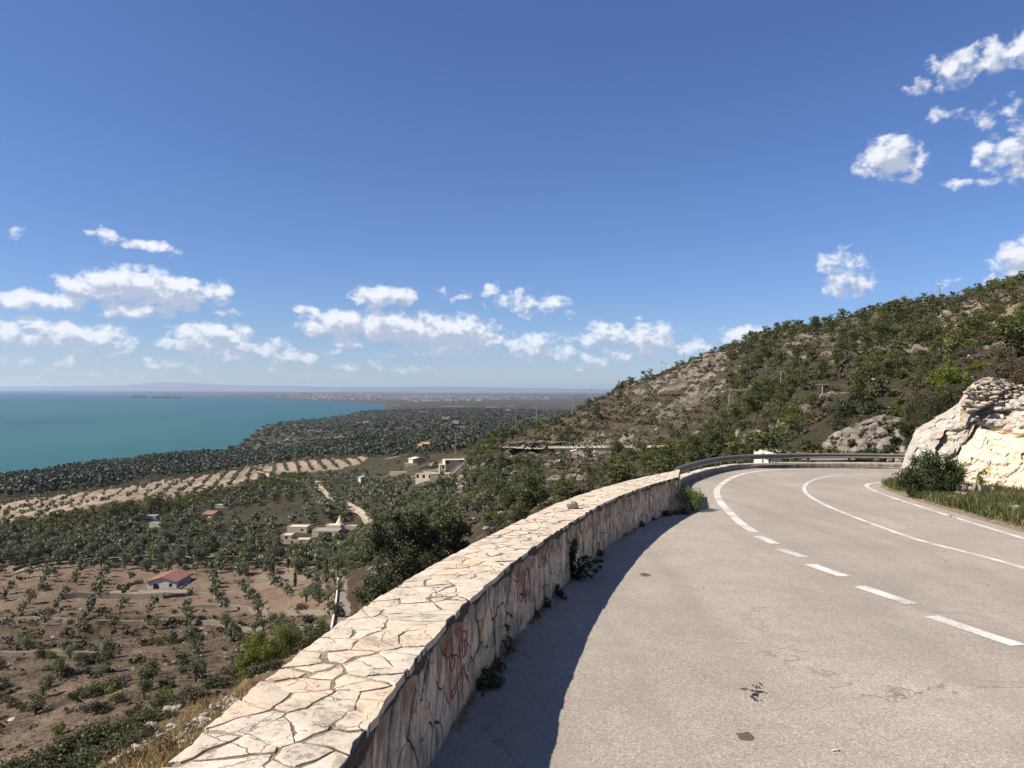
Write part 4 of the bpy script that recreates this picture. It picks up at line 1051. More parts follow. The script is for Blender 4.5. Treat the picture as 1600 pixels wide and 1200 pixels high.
def build_trees(L, protos, lm, bm, nm, cat, where, zf=(1, 1)):
    L.sort(key=lambda e: -e[3] / e[1]); pr = []
    for k, (V, F, mb) in enumerate(protos):
        pr.append((np_mesh(nm + '_crown', V, F, [lm]), py_mesh(nm + '_trunk', mb.V, mb.F, bm)))
    its = []
    for e in L[:300]:
        k = int(rng.integers(len(pr))); s = e[3]
        o = empty(nm, (e[0], e[1], e[2] - .05), rng.random() * 6.28); o.scale = (s, s, s * (zf[0] + rng.random() * (zf[1] - zf[0])))
        lb, gr = where(e); tag(o, lb, cat, gr); its.append((o, e[4], e[5], lb))
        link('crown', pr[k][0], o); link('trunk', pr[k][1], o)
    lay_labels(its)
build_trees(OLIVES, OL, L_OLIVE, M_BARK, 'olive_tree', 'tree', where_olive, (.9, 1.15))
build_trees(PINES, PI, L_PINE, M_BARKD, 'pine_tree', 'tree', where_pine, (.62, .90))
SHRUBS.sort(key=lambda e: -e[3] / e[1]); sm = []
for lm in (L_SHRUB, L_PINE, L_DRY, L_RED, L_YEL):
    sm.append([np_mesh('shrub', V, F, [lm]) for V, F, _ in SH])
its = []
for e in SHRUBS[:300]:
    k = int(rng.choice(5, p=[.44, .22, .22, .06, .06])) if e[6] == 'scrub' else int(rng.choice(5, p=[.66, .2, .1, .0, .04]))
    o = link('shrub', sm[k][int(rng.integers(6))]); o.location = (e[0], e[1], e[2] - .08); o.rotation_euler = (0, 0, rng.random() * 6.28); s = e[3]; o.scale = (s, s, s * (.65 + .35 * rng.random()))
    lb, gr = where_shrub(e, k); tag(o, lb, 'shrub', gr); its.append((o, e[4], e[5], lb))
lay_labels(its)
def rest_of(L, protos, m, nm, label, zs=1.0):
    a_ = np.array([e[:4] for e in L[300:]])
    if len(a_): join_scatter(nm, protos, a_[:, 0], a_[:, 1], a_[:, 2], a_[:, 3], a_[:, 3] * zs, rng, m, label)
rest_of(OLIVES, stuff_protos('olive', 6, 64, .44, 110), K_OLIVE, 'distant_olive_trees', 'olive trees of the valley too far to count')
rest_of(PINES, stuff_protos('pine', 6, 135, .27, 130), K_PINE, 'distant_pine_trees', 'small far pines of the hillside', .75)
rest_of(SHRUBS, stuff_protos('shrub', 6, 31, .47, 150), K_SHRUB, 'scrub', 'low scrub covering the hillside', .8)
# boulders and rock ribs of the slopes
M_BOULD = leaf_mat('boulder_limestone', [(.24, .215, .185), (.32, .29, .25), (.38, .35, .31), (.28, .24, .20)], 0, True, .95)
def low_rock(seed):
    o_ = rock_mesh(1.0, seed, None, .6, 7, 4); V = np.array([v.co[:] for v in o_.vertices]); F = np.array([list(p_.vertices) for p_ in o_.polygons]); D.meshes.remove(o_); return V, F
x, y = grid(-60, 300, 34, 400, 3.0, .5, 1.6, rng)
t_ = prep(x, y, lambda x, y, z, px, py, u: (u > -.10) & (rng.random(len(x)) < .55 * sstep(fbm(x / 13, y / 13, 3, 177), .48, .66)), 1)
n_ = len(t_[0]); print('boulders', n_); sc_ = .2 + rng.random(n_) ** 3 * .8; join_scatter('boulders', [low_rock(q) for q in range(6)], t_[0], t_[1], t_[2], sc_, sc_ * .9, rng, M_BOULD, 'grey limestone boulders strewn over the slopes')
x, y = grid(-150, 0, 85, 200, 3.2, .5, 1.6, rng)
t_ = prep(x, y, lambda x, y, z, px, py, u: (py > 950) & (rng.random(len(x)) < .8 * sstep(fbm(x / 9, y / 9, 3, 178), .52, .66)), 1)
n_ = len(t_[0]); sc_ = .15 + rng.random(n_) ** 3 * .6; join_scatter('field_stones', [low_rock(q) for q in range(6)], t_[0], t_[1], t_[2], sc_, sc_ * .9, rng, M_BOULD, 'stones lying on the brown terraces')
# woods of the coastal plain
x, y = grid(-620, 110, 440, 1150, 6.6, .4, 1.2, rng)
t_ = prep(x, y, lambda x, y, z, px, py, u: (~in_poly(px, py, FIELD_A)) & (~in_poly(px, py, FIELD_B)) & (py < np.interp(px, [-90, 62, 175, 300, 400, 450, 650, 800], [786, 777, 764, 746, 731, 722, 713, 700])) & (u < .16) & (fbm(x / 60, y / 60, 3, 207) > .36), 4)
n_ = len(t_[0]); sc_ = 2.4 + rng.random(n_) * 1.4; join_scatter('coastal_groves', [(p[0][:len(p[1]) * 4], p[1]) for p in stuff_protos('olive', 6, 26, .66, 210)], t_[0], t_[1], t_[2], sc_, sc_, rng, K_PLAIN, 'dense olive groves of the coastal plain')
x, y = grid(-1700, 900, 1100, 3600, 17, .3, 6, rng)
t_ = prep(x, y, lambda x, y, z, px, py, u: (u < .16) & (rng.random(len(x)) < .8), 8)
n_ = len(t_[0]); sc_ = 2.6 + rng.random(n_) ** 2 * 4; join_scatter('far_groves', stuff_protos('shrub', 5, 10, 1.0, 230), t_[0], t_[1], t_[2], sc_ * 1.3, sc_ * .7, rng, K_PLAIN, 'far groves of the coastal plain')
# ------------------------------------------------------------------ rock outcrop on the inside of the bend
m, t, b = mat('outcrop_limestone'); p = pos(t)
n1 = t.noise(p, .75, 6, .62); n2 = t.noise(p, 4.5, 7, .68); n3 = t.noise(p, 22, 6, .7)
sepz = t.n.new('ShaderNodeSeparateXYZ'); t.put(sepz.inputs[0], p)
vc = t.n.new('ShaderNodeVertexColor'); vc.layer_name = 'tint'; sx = t.n.new('ShaderNodeSeparateColor'); t.put(sx.inputs[0], vc.outputs[0])
cream = t.ramp(n1, [(.3, (.70, .53, .36)), (.48, (.88, .74, .56)), (.7, (.82, .71, .56))])
grey = t.ramp(n2, [(.3, (.30, .275, .245)), (.52, (.52, .485, .43)), (.7, (.68, .62, .54))])
gf = t.math('ADD', sx.outputs[0], t.math('MULTIPLY_ADD', n1, 1.6, -.8), clamp=True)
gf = t.maprange(t.math('ADD', gf, t.math('MULTIPLY_ADD', n2, .8, -.4)), .38, .62)
c = t.mix(gf, cream, grey)
c = t.mix(t.maprange(t.noise(p, 1.9, 5, .6), .58, .68, 0, .7), c, (.42, .25, .13))
wp_ = t.vmath('ADD', p, t.vmath('SCALE', t.noise(p, 1.6, 5, .6, out=1), .55))
mp = t.n.new('ShaderNodeMapping'); mp.inputs['Scale'].default_value = (1.1, 1.1, 2.2); mp.inputs['Rotation'].default_value = (0, .35, 0); t.put(mp.inputs[0], wp_)
e_ = t.voro(mp.outputs[0], 1.0, 'DISTANCE_TO_EDGE'); ck = t.math('MULTIPLY', t.maprange(e_, 0, .035, 1, 0), t.maprange(n1, .42, .58, .1, 1))
e2_ = t.voro(wp_, 4.2, 'DISTANCE_TO_EDGE'); ck = t.math('MAXIMUM', ck, t.math('MULTIPLY', t.maprange(e2_, 0, .03, .7, 0), t.maprange(n2, .5, .62, 0, 1)))
c = t.mix(t.math('MULTIPLY', ck, .38), c, (.20, .14, .095))
c = t.mix(1.0, c, t.maprange(n3, .3, .7, .8, 1.15), 'MULTIPLY')
c = t.mix(t.maprange(t.math('MULTIPLY', n2, n3), .34, .42, 0, .5), c, (.15, .125, .10))
t.put(b.inputs['Base Color'], c); b.inputs['Roughness'].default_value = .92
t.put(b.inputs['Normal'], t.bump(t.math('SUBTRACT', t.math('ADD', n2, t.math('MULTIPLY', n3, .3)), t.math('MULTIPLY', ck, .3)), .9, .10)); M_OUT = m
RB = [(1392, 25.4), (1412, 25.0), (1470, 23.9), (1540, 22.7), (1600, 21.8), (1750, 20.2), (2100, 17), (2600, 14)]
RTOP = [(1392, 745), (1405, 712), (1414, 692), (1428, 672), (1442, 661), (1475, 644), (1500, 629), (1515, 614), (1560, 606), (1600, 614), (1750, 560), (2600, 420)]
NA, NB = 260, 110
def rock_point(a, bb):
    px = 1392 + (2500 - 1392) * a ** 1.6
    Y0 = float(np.interp(px, [q[0] for q in RB], [q[1] for q in RB])); r = ray(px, 700)
    x = r[0] * Y0; zg = float(zroad(Y0)) - .25
    py = float(np.interp(px, [q[0] for q in RTOP], [q[1] for q in RTOP])); zt = ray(px, py)[2] * (Y0 + 1.5)
    h = zt - zg
    if bb < .72: f = bb / .72; y = Y0 + 1.9 * f ** 1.7; z = zg + h * (math.sin(f * math.pi / 2) ** .85)
    else: f = (bb - .72) / .28; y = Y0 + 1.9 + 3.6 * f; z = zt - h * (.12 * f + .95 * f * f)
    x += (y - Y0) * (r[0] + .25 * math.exp(-(px - 1392) / 50))
    return Vector((x, y, z)), px, f if bb < .72 else 1.0 + f
V = []; F = []; G_ = []
CR = [(1532, 665), (1518, 690), (1508, 712), (1497, 728)]   # the dark cleft
CR2 = [(1532, 665), (1560, 670), (1600, 682), (1660, 676)]
def seg_d(px, py, L):
    bd = 1e9
    for (x1, y1), (x2, y2) in zip(L[:-1], L[1:]):
        ex, ey = x2 - x1, y2 - y1; k = max(0, min(1, ((px - x1) * ex + (py - y1) * ey) / (ex * ex + ey * ey))); bd = min(bd, math.hypot(px - x1 - k * ex, py - y1 - k * ey))
    return bd
for i in range(NA):
    for j in range(NB):
        q, px, f = rock_point(i / (NA - 1), j / (NB - 1))
        # blocky facets: cell noise on two scales along tilted beds
        s = Vector((q.x * .9 + q.z * .35, q.y * .9, q.z * 1.5 - q.x * .32))
        vd, vp = noise.voronoi(s * .85 + Vector((3.1, 0, 0)), distance_metric='DISTANCE', exponent=2.5)
        c1 = noise.cell(vp[0] * 13.7); e1 = min(.12, (vd[1] - vd[0])) / .12
        vd2, vp2 = noise.voronoi(s * 2.6, distance_metric='DISTANCE', exponent=2.5); c2 = noise.cell(vp2[0] * 9.1); e2 = min(.10, vd2[1] - vd2[0]) / .10
        _px, _py = proj(q.x, q.y, q.z); ppx, ppy = float(_px[0]), float(_py[0])
        smooth_face = 1.0 if (ppx > 1515 and 668 < ppy < 762) else .0
        k1 = 1 - .65 * smooth_face
        d = (c1 * .36 - .18) * k1 + (c2 * .13) * k1 - (1 - e1) * .10 * k1 - (1 - e2) * .06 * k1
        d += .15 * noise.fractal(q * .7, 1.0, 2.0, 4) + .06 * noise.fractal(q * 5, .9, 2.0, 3)
        if f >= 1: d *= .3
        g1 = seg_d(ppx, ppy, CR); g2 = seg_d(ppx, ppy, CR2)
        d -= .65 * max(0, 1 - g1 / 6.0) + .40 * max(0, 1 - g2 / 5.0)
        if ppx > 1480 and 655 < ppy < 668: d += .12
        dirv = Vector((-.15, -1, .15)) if f < 1 else Vector((0, -.2, 1))
        edge = min(1, max(.03, (px - 1392) / 45))
        q = q + dirv * d * edge; V.append(tuple(q))
        G_.append(1.0 if (ppy < 668 or ppx < 1500 + (728 - ppy) * .5 and ppx < 1530) else .05)
    if i: F += [((i - 1) * NB + k, i * NB + k, i * NB + k + 1, (i - 1) * NB + k + 1) for k in range(NB - 1)]
g3 = np.array(G_)[:, None] * np.ones(3)
rock = link('rock_outcrop', np_mesh('rock_outcrop', V, F, [M_OUT], smooth=False, colors=g3))
tag(rock, 'large cream and grey limestone outcrop on the inside of the bend', 'rock')
# dry stone wall of loose stones on top of the outcrop
dw = empty('dry_stone_wall'); tag(dw, 'tumbledown dry stone wall on top of the limestone outcrop', 'wall')
RKS = [rock_mesh(1.0, s, M_ROCKL, .55) for s in range(9)]
rnd = random.Random(5)
tops = [(1503, 622), (1510, 606), (1520, 596), (1532, 590), (1546, 587), (1560, 590), (1580, 597), (1600, 604), (1640, 600)]
for k in range(270):
    a_ = rnd.random() ** .8; px = 1506 + a_ * 118; top = float(np.interp(px, [q[0] for q in tops], [q[1] for q in tops])); bot = min(640, top + 46 - 20 * abs(px - 1530) / 60)
    py = top + 2 + (bot - top) * rnd.random(); Yd = 23.1 + .55 * (1 - (py - top) / 46) + rnd.uniform(-.1, .35)
    q = P(px, py, Yd); s = rnd.uniform(.05, .125) * (1.25 if py > top + 22 else 1)
    o = link('stone', RKS[rnd.randrange(9)], dw); o.location = q; o.rotation_euler = (rnd.uniform(-.3, .3), rnd.uniform(-.3, .3), rnd.uniform(0, 6.3)); o.scale = (s * 1.25, s, s * rnd.uniform(.6, 1))
# earth that backs the dry wall
mb = MB(); VV = []; FF = []
for k in range(24):
    px = 1500 + k * 9; top = float(np.interp(px, [q[0] for q in tops], [q[1] for q in tops]))
    for (dpy, Yd) in ((48, 23.5), (20, 23.65), (5, 24.0), (3, 24.8), (14, 27)):
        q = P(px, top + dpy, Yd); VV.append((q.x, q.y, q.z + .05 * noise.noise(q * 3)))
    if k: FF += [((k - 1) * 5 + j, k * 5 + j, k * 5 + j + 1, (k - 1) * 5 + j + 1) for j in range(4)]
M_RUB = simple('rubble', (.42, .35, .27), .95, var=.5, scale=9, bump=1.0)
link('rubble_core', py_mesh('rubble_core', VV, FF, M_RUB), dw)
# two dark planks leaning over the wall top
mb = MB(); a1, a2 = P(1536, 572, 23.4), P(1556, 591, 23.2); mb.tube([a1, a2], [.045, .045], 4); mb.build('plank', simple('old_wood', (.06, .045, .035), .9), dw)
mb = MB(); a1, a2 = P(1541, 570, 23.6), P(1558, 588, 23.4); mb.tube([a1, a2], [.03, .03], 4); mb.build('plank', D.materials['old_wood'], dw)

# ------------------------------------------------------------------ verge
INV = smooth_line(np.array([G(x, y)[:2] for x, y in INNR]), .3, 3)
d_ = np.gradient(INV, axis=0); d_ /= np.linalg.norm(d_, axis=1)[:, None]
INo = INV + np.stack([d_[:, 1], -d_[:, 0]], 1) * .42          # to the inner side
INo = INo[INo[:, 1] > 2]
M_VERGE = simple('verge_soil', (.22, .175, .12), .95, var=.45, scale=7, bump=.8)
cx_, cy_ = G(1640, 790)[:2]; cx_, cy_ = 17.5, 20.5
V = []; F = []; NV = 14
for i, q in enumerate(INo):
    for j in range(NV):
        f = j / (NV - 1); x = q[0] + (cx_ - q[0]) * f; y = q[1] + (cy_ - q[1]) * f; dd = f * math.hypot(cx_ - q[0], cy_ - q[1])
        V.append((x, y, float(zroad(y)) + .006 + .12 * (1 - math.exp(-dd * 1.2)) + .10 * dd * .12 + (.04 * noise.noise(Vector((x * 2, y * 2, 0))) if j else 0)))
    if i: F += [((i - 1) * NV + j, i * NV + j, i * NV + j + 1, (i - 1) * NV + j + 1) for j in range(NV - 1)]
tag(link('verge', py_mesh('verge', V, F, M_VERGE, True)), kind='structure', label='earth verge between the bend and the outcrop')
def verge_z(x, y): return float(zroad(y)) + .10

def blades(pts, hs, w, rng, lean=.35):
    n = len(pts); a_ = rng.random(n) * 6.283; d = np.stack([np.cos(a_), np.sin(a_), 0 * a_], 1); l = rng.normal(size=(n, 3)) * lean; l[:, 2] = 0
    top = pts + np.stack([0 * hs, 0 * hs, hs], 1) + l * hs[:, None]; mid = pts + np.stack([0 * hs, 0 * hs, hs * .55], 1) + l * hs[:, None] * .35
    ww = (w * (.6 + .8 * rng.random(n)))[:, None] / 2
    V = np.stack([pts - d * ww, pts + d * ww, mid + d * ww * .8, mid - d * ww * .8, mid - d * ww * .8, mid + d * ww * .8, top + d * ww * .1, top - d * ww * .1], 1).reshape(-1, 3)
    return V, np.arange(8 * n).reshape(-1, 4)
def grass_mat(name, cols): return leaf_mat(name, cols, .3, True, .8)
M_GRASS = grass_mat('verge_grass', [(.085, .115, .035), (.12, .14, .05), (.07, .095, .032), (.20, .17, .09), (.10, .13, .042)])
M_STRAW = grass_mat('dry_grass', [(.33, .235, .125), (.25, .18, .10), (.40, .30, .17), (.22, .15, .085), (.28, .185, .10)])
def grass(name, pts, hs, w, m, label, rng, parent=None):
    V, F = blades(pts, hs, w, rng); ti = rng.random(len(pts)); ti = .5 * ti + .5 * fbm(pts[:, 0] * 1.1, pts[:, 1] * 1.1, 3, 5) ; T = np.repeat(ti, 8)
    return tag(link(name, np_mesh(name, V, F, [m], colors=np.stack([T] * 3, 1)), parent), kind='stuff', label=label)
rg = np.random.default_rng(12)
ps = []
while len(ps) < 26000:
    i = rg.integers(len(INo)); q = INo[i]; f = .012 + rg.random() * .74; x = q[0] + (cx_ - q[0]) * f; y = q[1] + (cy_ - q[1]) * f + rg.normal() * .1
    dd = f * math.hypot(cx_ - q[0], cy_ - q[1])
    if dd > 4.2 or y > 26: continue
    if dd > 3.2 and rg.random() < .7: continue
    den = fbm(np.array([x * 1.3]), np.array([y * 1.3]), 3, 8)[0]
    if rg.random() < (den - .20) * 4 * (.35 + min(1, dd * 1.5)): ps.append((x, y, float(zroad(y)) + .06 + .1 * (1 - math.exp(-dd * 1.2))))
ps = np.array(ps); hs = (.10 + .17 * rg.random(len(ps)) ** 2) * (.5 + fbm(ps[:, 0] * .9, ps[:, 1] * .9, 3, 18))
grass('verge_grass', ps, hs, .026, M_GRASS, 'green and straw grass of the verge', rg)

def bush(name, label, cat, loc, blobs, n, size, m, seed, stems=5, asp=.6, group=None, stem_m=None):
    """blobs: (dx, dy, dz, r) round loc"""
    rg_ = np.random.default_rng(seed); B = np.array(blobs, float); fine = []; fr = []
    for q in B:
        for k in range(7):
            d = rg_.normal(size=3); d /= np.linalg.norm(d); fine.append(q[:3] + d * q[3] * .62); fr.append(q[3] * (.35 + .3 * rg_.random()))
    V, F = leaves(fine, fr, n, size, rg_, 1.0, asp=asp, inner=.35); o = empty(name, loc); tag(o, label, cat, group)
    link('foliage', np_mesh(name + '_foliage', V, F, [m]), o)
    mb = MB()
    for k in range(stems):
        q = fine[rg_.integers(len(fine))]; r = B[:, 3].max(); mb.tube([(rg_.normal() * r * .08, rg_.normal() * r * .08, -.06), (q[0] * .5, q[1] * .5, q[2] * .55), tuple(q)], [r * .05, r * .03, r * .012], 5)
    mb.build('stems', stem_m or M_BARKD, o); return o
L_BUSH = leaf_mat('lentisk_leaves', [(.060, .080, .030), (.050, .066, .026), (.075, .095, .036)]); L_WEED = leaf_mat('weed_leaves', [(.10, .15, .035), (.13, .18, .045), (.085, .13, .03)], .35)
L_BROWN = leaf_mat('brown_scrub_leaves', [(.095, .085, .048), (.085, .075, .045)], .15)
# big dark bush on the verge
c = G(1457, 779); c.z += .18; u_ = 19.6 / FPX
bush('verge_bush', 'large dark green bush on the verge in front of the outcrop', 'bush', c, [(-.25, 0, .40, .54), (.35, .1, .45, .55), (-.08, 0, .84, .42), (.70, .2, .35, .38), (-.64, .05, .35, .40), (.05, -.3, .35, .5), (-.35, 0, .74, .34), (.3, 0, .80, .34), (-.3, -.1, .0, .4), (.3, -.1, .0, .4)], 17000, .06, L_BUSH, 61, 7)
c = G(1420, 771); c.z += .08
bush('verge_weed_clump', 'pale green weeds at the foot of the dark verge bush', 'weeds', c, [(0, 0, .12, .25), (.4, -.1, .12, .25), (.2, -.2, .1, .25), (.9, -.4, .12, .24)], 2200, .03, L_WEED, 62)
c = G(1492, 780); c.z += .45
bush('verge_shrub', 'light green spindly shrub against the cream rock', 'shrub', c, [(.1, 0, .35, .24), (.28, 0, .48, .16), (0, 0, .2, .2)], 900, .042, L_WEED, 63)
c = G(1534, 784); c.z += .35
bush('verge_plant', 'small upright plant among the standing stones on the verge', 'plant', c, [(0, 0, .25, .15), (.05, 0, .45, .10), (-.06, 0, .4, .09)], 420, .05, L_WEED, 64)
for k, (a_, b_, Y_, bl) in enumerate(((1545, 806, 16.9, .26), (1574, 806, 16.6, .24), (1520, 796, 17.4, .22), (1600, 816, 15.9, .26), (1582, 812, 15.6, .18), (1625, 826, 15.2, .28), (1484, 782, 18.2, .18))):
    c = G(a_, b_); bush('verge_herb', 'low leafy green herb clump at the verge edge, %s from the dark bush' % ('third', 'fourth', 'second', 'sixth', 'fifth', 'seventh', 'first')[k], 'plant', c, [(0, 0, .08, bl * .6), (bl, .1, .08, bl * .55), (-bl * .8, .1, .06, bl * .45)], 900, .032, L_WEED, 70 + k, 2, group='leafy herbs along the verge')
# stones on the verge
lab = ['upright flat slab stone below the outcrop, %s from the dark bush', 'pale boulder in the verge grass, %s counted from the dark bush', 'small stone at the asphalt edge, %s from the dark bush']; cnt_ = [0, 0, 0]
for k, (a_, b_, Y_, s, sc, li) in enumerate(((1496,768,19.1,.17,(.6,.5,1.2),0),(1505,768,19.0,.19,(.8,.5,1.1),0),(1515,768,18.9,.16,(.9,.6,.9),0),(1524,769,18.8,.20,(.5,.4,1.25),0),(1532,768,18.8,.17,(.5,.4,1.2),0),(1541,770,18.7,.16,(.5,.4,1.3),0),(1549,770,18.6,.15,(.6,.4,1.0),0),(1490,776,18.6,.14,(1.5,1,.5),1),(1508,779,18.3,.17,(1.6,1,.6),1),(1527,788,17.6,.12,(1.2,1,.6),1),(1539,786,17.6,.14,(1.3,1,.7),1),(1583,799,16.8,.14,(1.2,1,.9),1),(1597,792,16.9,.15,(1.5,1,.6),1),(1590,803,16.5,.2,(1.6,1,.5),1),(1484,805,17.1,.06,(1,1,.9),2),(1491,809,16.9,.04,(1.5,1,.4),2),(1570,786,17.8,.12,(1.6,1,.4),1),(1560,778,18.4,.14,(1.4,1,.6),1))):
    q = G(a_, b_ + ((11 if b_ < 778 else 4) if li < 2 else 0), .05); s *= .8; o = link('stone', RKS[k % 9]); o.location = q + Vector((0, 0, (.20 + s * .6) if li == 0 else (.12 + s * .5 if li == 1 else 0))); o.scale = (s * sc[0] * 1.2, s * sc[1], s * sc[2] * 1.5); o.rotation_euler = (0, .15 * math.sin(k), .5 * math.sin(k * 3))
    cnt_[li] += 1; tag(o, lab[li] % ordinal(cnt_[li] - 1), 'stone', ('standing slab stones below the outcrop', 'boulders in the verge grass', 'small stones at the asphalt edge')[li])
# small stones scattered on the asphalt
for a_, b_, s in ((1316, 893, .018), (1312, 894, .012), (1332, 895, .012), (1309, 1172, .012), (1195, 884, .014), (1140, 885, .01), (1536, 1030, .008)):
    q = G(a_, b_, .008); o = link('pebble', RKS[int(a_) % 9]); o.location = q; o.scale = (s * 1.3, s, s); tag(o, {1316: 'tiny pebble just above the third lane dash', 1312: 'smallest pebble beside the third lane dash', 1332: 'tiny pebble past the end of the third lane dash', 1309: 'pebble beside the white litter on the asphalt', 1195: 'pebble on the lay-by below the first lane dash', 1140: 'pebble on the open lay-by asphalt', 1536: 'dark pebble just below the longest lane dash'}[a_], 'stone', 'pebbles on the asphalt')
mb = MB(); q = G(1306, 1172, .008); mb.tube([q + Vector((-.03, -.008, 0)), q + Vector((.0, .004, .003)), q + Vector((.03, .012, 0))], [.005, .006, .005], 5)
tag(mb.build('paper_scrap', simple('white_litter', (.8, .78, .74), .7)), 'small white twist of litter on the asphalt', 'litter')

# ------------------------------------------------------------------ plants at the foot of the parapet wall
def atwall(px, py):
    g = G(px, py); return Vector((g.x, g.y, g.z))
c = atwall(1083, 800)
bush('roadside_bush', 'green weedy bush at the far end of the parapet wall', 'bush', c, [(0, .1, .22, .26), (.18, .1, .28, .24), (-.12, .2, .38, .26), (.05, .3, .3, .3), (.22, .5, .25, .25), (-.2, .5, .35, .28)], 4200, .034, L_WEED, 81)
c = atwall(1063, 803); bush('roadside_weed', 'dark low weeds hugging the wall beside the weedy bush', 'weeds', c, [(0, 0, .06, .16), (-.15, -.2, .05, .12), (.1, -.05, .05, .14)], 1200, .03, L_BUSH, 82)
fig = atwall(892, 905)
o = empty('fig_sapling', fig); tag(o, 'leafy fig sapling growing out of the foot of the parapet wall', 'plant')
rg_ = np.random.default_rng(3); mb = MB(); cs = []; 
for k in range(9):
    tx, ty, tz = rg_.uniform(-.02, .42), rg_.uniform(-.25, .3), rg_.uniform(.12, .66) * (1 if k < 5 else .6)
    if tz > .42: tx *= .35
    pts = [(0, 0, 0), (tx * .35, ty * .4, tz * .6), (tx, ty, tz)]; mb.tube(pts, [.011, .008, .003], 5)
    for f in np.linspace(.25, 1, 9): cs.append((tx * f * (.35 + .65 * f), ty * f, tz * (1 - (1 - f) ** 1.5)))
mb.build('stems', M_BARK, o); V, F = leaves(cs, [.05] * len(cs), 520, .062, rg_, asp=.8, inner=.5); link('foliage', np_mesh('fig_foliage', V, F, [L_BUSH]), o)
for k, (a_, b_, bl, n, m_, lb) in enumerate(((765, 1070, .12, 800, L_BUSH, 'dark green tuft'), (748, 1078, .07, 250, L_BUSH, 'small dark tuft'), (775, 1043, .10, 300, L_RED, 'dry reddish tuft'), (793, 1022, .08, 260, L_WEED, 'thin upright green weed'), (850, 946, .09, 400, L_BUSH, 'dark tuft'), (868, 928, .11, 500, L_BUSH, 'dark spreading tuft'), (835, 962, .07, 250, L_DRY, 'brown dry tuft'), (880, 935, .06, 150, L_RED, 'reddish low weed'), (935, 868, .10, 400, L_DRY, 'dry brown tuft'), (968, 832, .13, 700, L_BUSH, 'dark leafy weed'), (1000, 822, .10, 500, L_BUSH, 'dark low tuft'), (1020, 812, .09, 400, L_DRY, 'dry weed'), (1042, 806, .14, 900, L_BUSH, 'dense dark weed'))):
    c = atwall(a_, b_); up = .22 if 'upright' in lb or k == 9 else .05
    bush('wall_weed', lb + ' at the foot of the parapet wall, number %s' % '' if False else lb + (' at the foot of the parapet wall below the red scrawl' if a_ < 870 else ' at the foot of the parapet wall beyond the fig sapling'), 'weeds', c, [(0, 0, up * .5, bl), (-.02, .1, up, bl * .7), (.03, -.1, up * .4, bl * .7)], n, .03, m_, 90 + k, 3)
# dry litter and grass along the wall foot and the kerb
ps = []
for k in range(5200):
    if k % 3: s = rg.uniform(S0, WLEN); x, y = wpos(s, abs(rg.normal()) * .05 + .01)
    else:
        i = rg.integers(4, 30); x = kline[i, 0] + abs(rg.normal()) * .25; y = kline[i, 1] - abs(rg.normal()) * .15
    if fbm(np.array([float(x) * 1.2]), np.array([float(y) * 1.2]), 3, 4)[0] < .50: continue
    ps.append((float(x), float(y), float(zroad(y))))
ps = np.array(ps); grass('wall_foot_grass', ps, .02 + .07 * rg.random(len(ps)) ** 2, .008, M_STRAW, 'dry grass and litter along the wall foot', rg)

# ------------------------------------------------------------------ the slope just beyond the wall
n = 60000; yy = np.exp(rg.uniform(math.log(2.5), math.log(55), n)); u0 = rg.uniform(-1.1, -.13, n); xx = u0 * yy; zz = height(xx, yy); px, py = proj(xx, yy, zz); od = outside(xx, yy)
den = fbm(xx / 1.6, yy / 1.6, 3, 44)
k = (px > -60) & (px < 640) & (py < 1290) & (od > .25) & (rg.random(n) < sstep(den, .34, .6)) & visible(xx, yy, zz, .5); ps = np.stack([xx, yy, zz - .03], 1)[k]
print('slope grass', len(ps))
grass('slope_dry_grass', ps, (.10 + .28 * rg.random(len(ps)) ** 2), .022, M_STRAW, 'straw coloured grass on the slope below the wall', rg)
def slope_pt(px, py):
    g = GT(px, py, 5.0); return g
ROWS = {}
M_RUBG = simple('grey_rubble', (.33, .30, .262), .95, var=.4, scale=7, bump=.8); RKG = [rock_mesh(1.0, 60 + q, M_RUBG, .65, 9, 6) for q in range(7)]
def stone_row(pts, n, s0, s1, label, group, jit=1.5, ymin=5.0):
    P_ = smooth_line(pts, 1.0, 0)
    for k in range(n):
        a_, b_ = P_[rnd.randrange(len(P_))]; a_ += rnd.uniform(-jit, jit); b_ += rnd.uniform(-jit, jit)
        g = GT(a_, b_, ymin); s = rnd.uniform(s0, s1); o = link('stone', RKG[rnd.randrange(7)]); o.location = (g.x, g.y, g.z + s * .15); o.rotation_euler = (rnd.uniform(-.4, .4), rnd.uniform(-.4, .4), rnd.uniform(0, 6.3)); o.scale = (s * 1.2, s, s * .9)
        ROWS.setdefault((label, group), []).append((a_, o)); tag(o, label, 'stone', group)
stone_row([(232, 1135), (262, 1118), (292, 1094), (322, 1080), (352, 1066)], 46, .10, .28, 'pale stone in the crest row', 'stones along the slope crest', 3)
stone_row([(150, 1215), (205, 1180), (250, 1150), (285, 1125)], 34, .05, .17, 'stone in the broken row across dry slope', 'stones across the dry slope', 3)
stone_row([(280, 1165), (312, 1130), (345, 1110), (372, 1092)], 68, .05, .17, 'grey stone in the rubble heap beside wall', 'rubble stones beside the wall', 9)
stone_row([(26, 1191), (60, 1177), (102, 1160), (110, 1160)], 24, .12, .32, 'pale stone in the short row above thicket', 'stones above the green thicket', 2)
stone_row([(400, 1055), (440, 1040), (480, 1015), (520, 990)], 26, .05, .16, 'small stone in dry grass near bright pine', 'stones near the bright pine', 6)
for (label, group), lst in ROWS.items():
    lst.sort(key=lambda q: q[0])
    for k, (_, o) in enumerate(lst): o['label'] = label + ', %s from its seaward end' % ordinal(k)
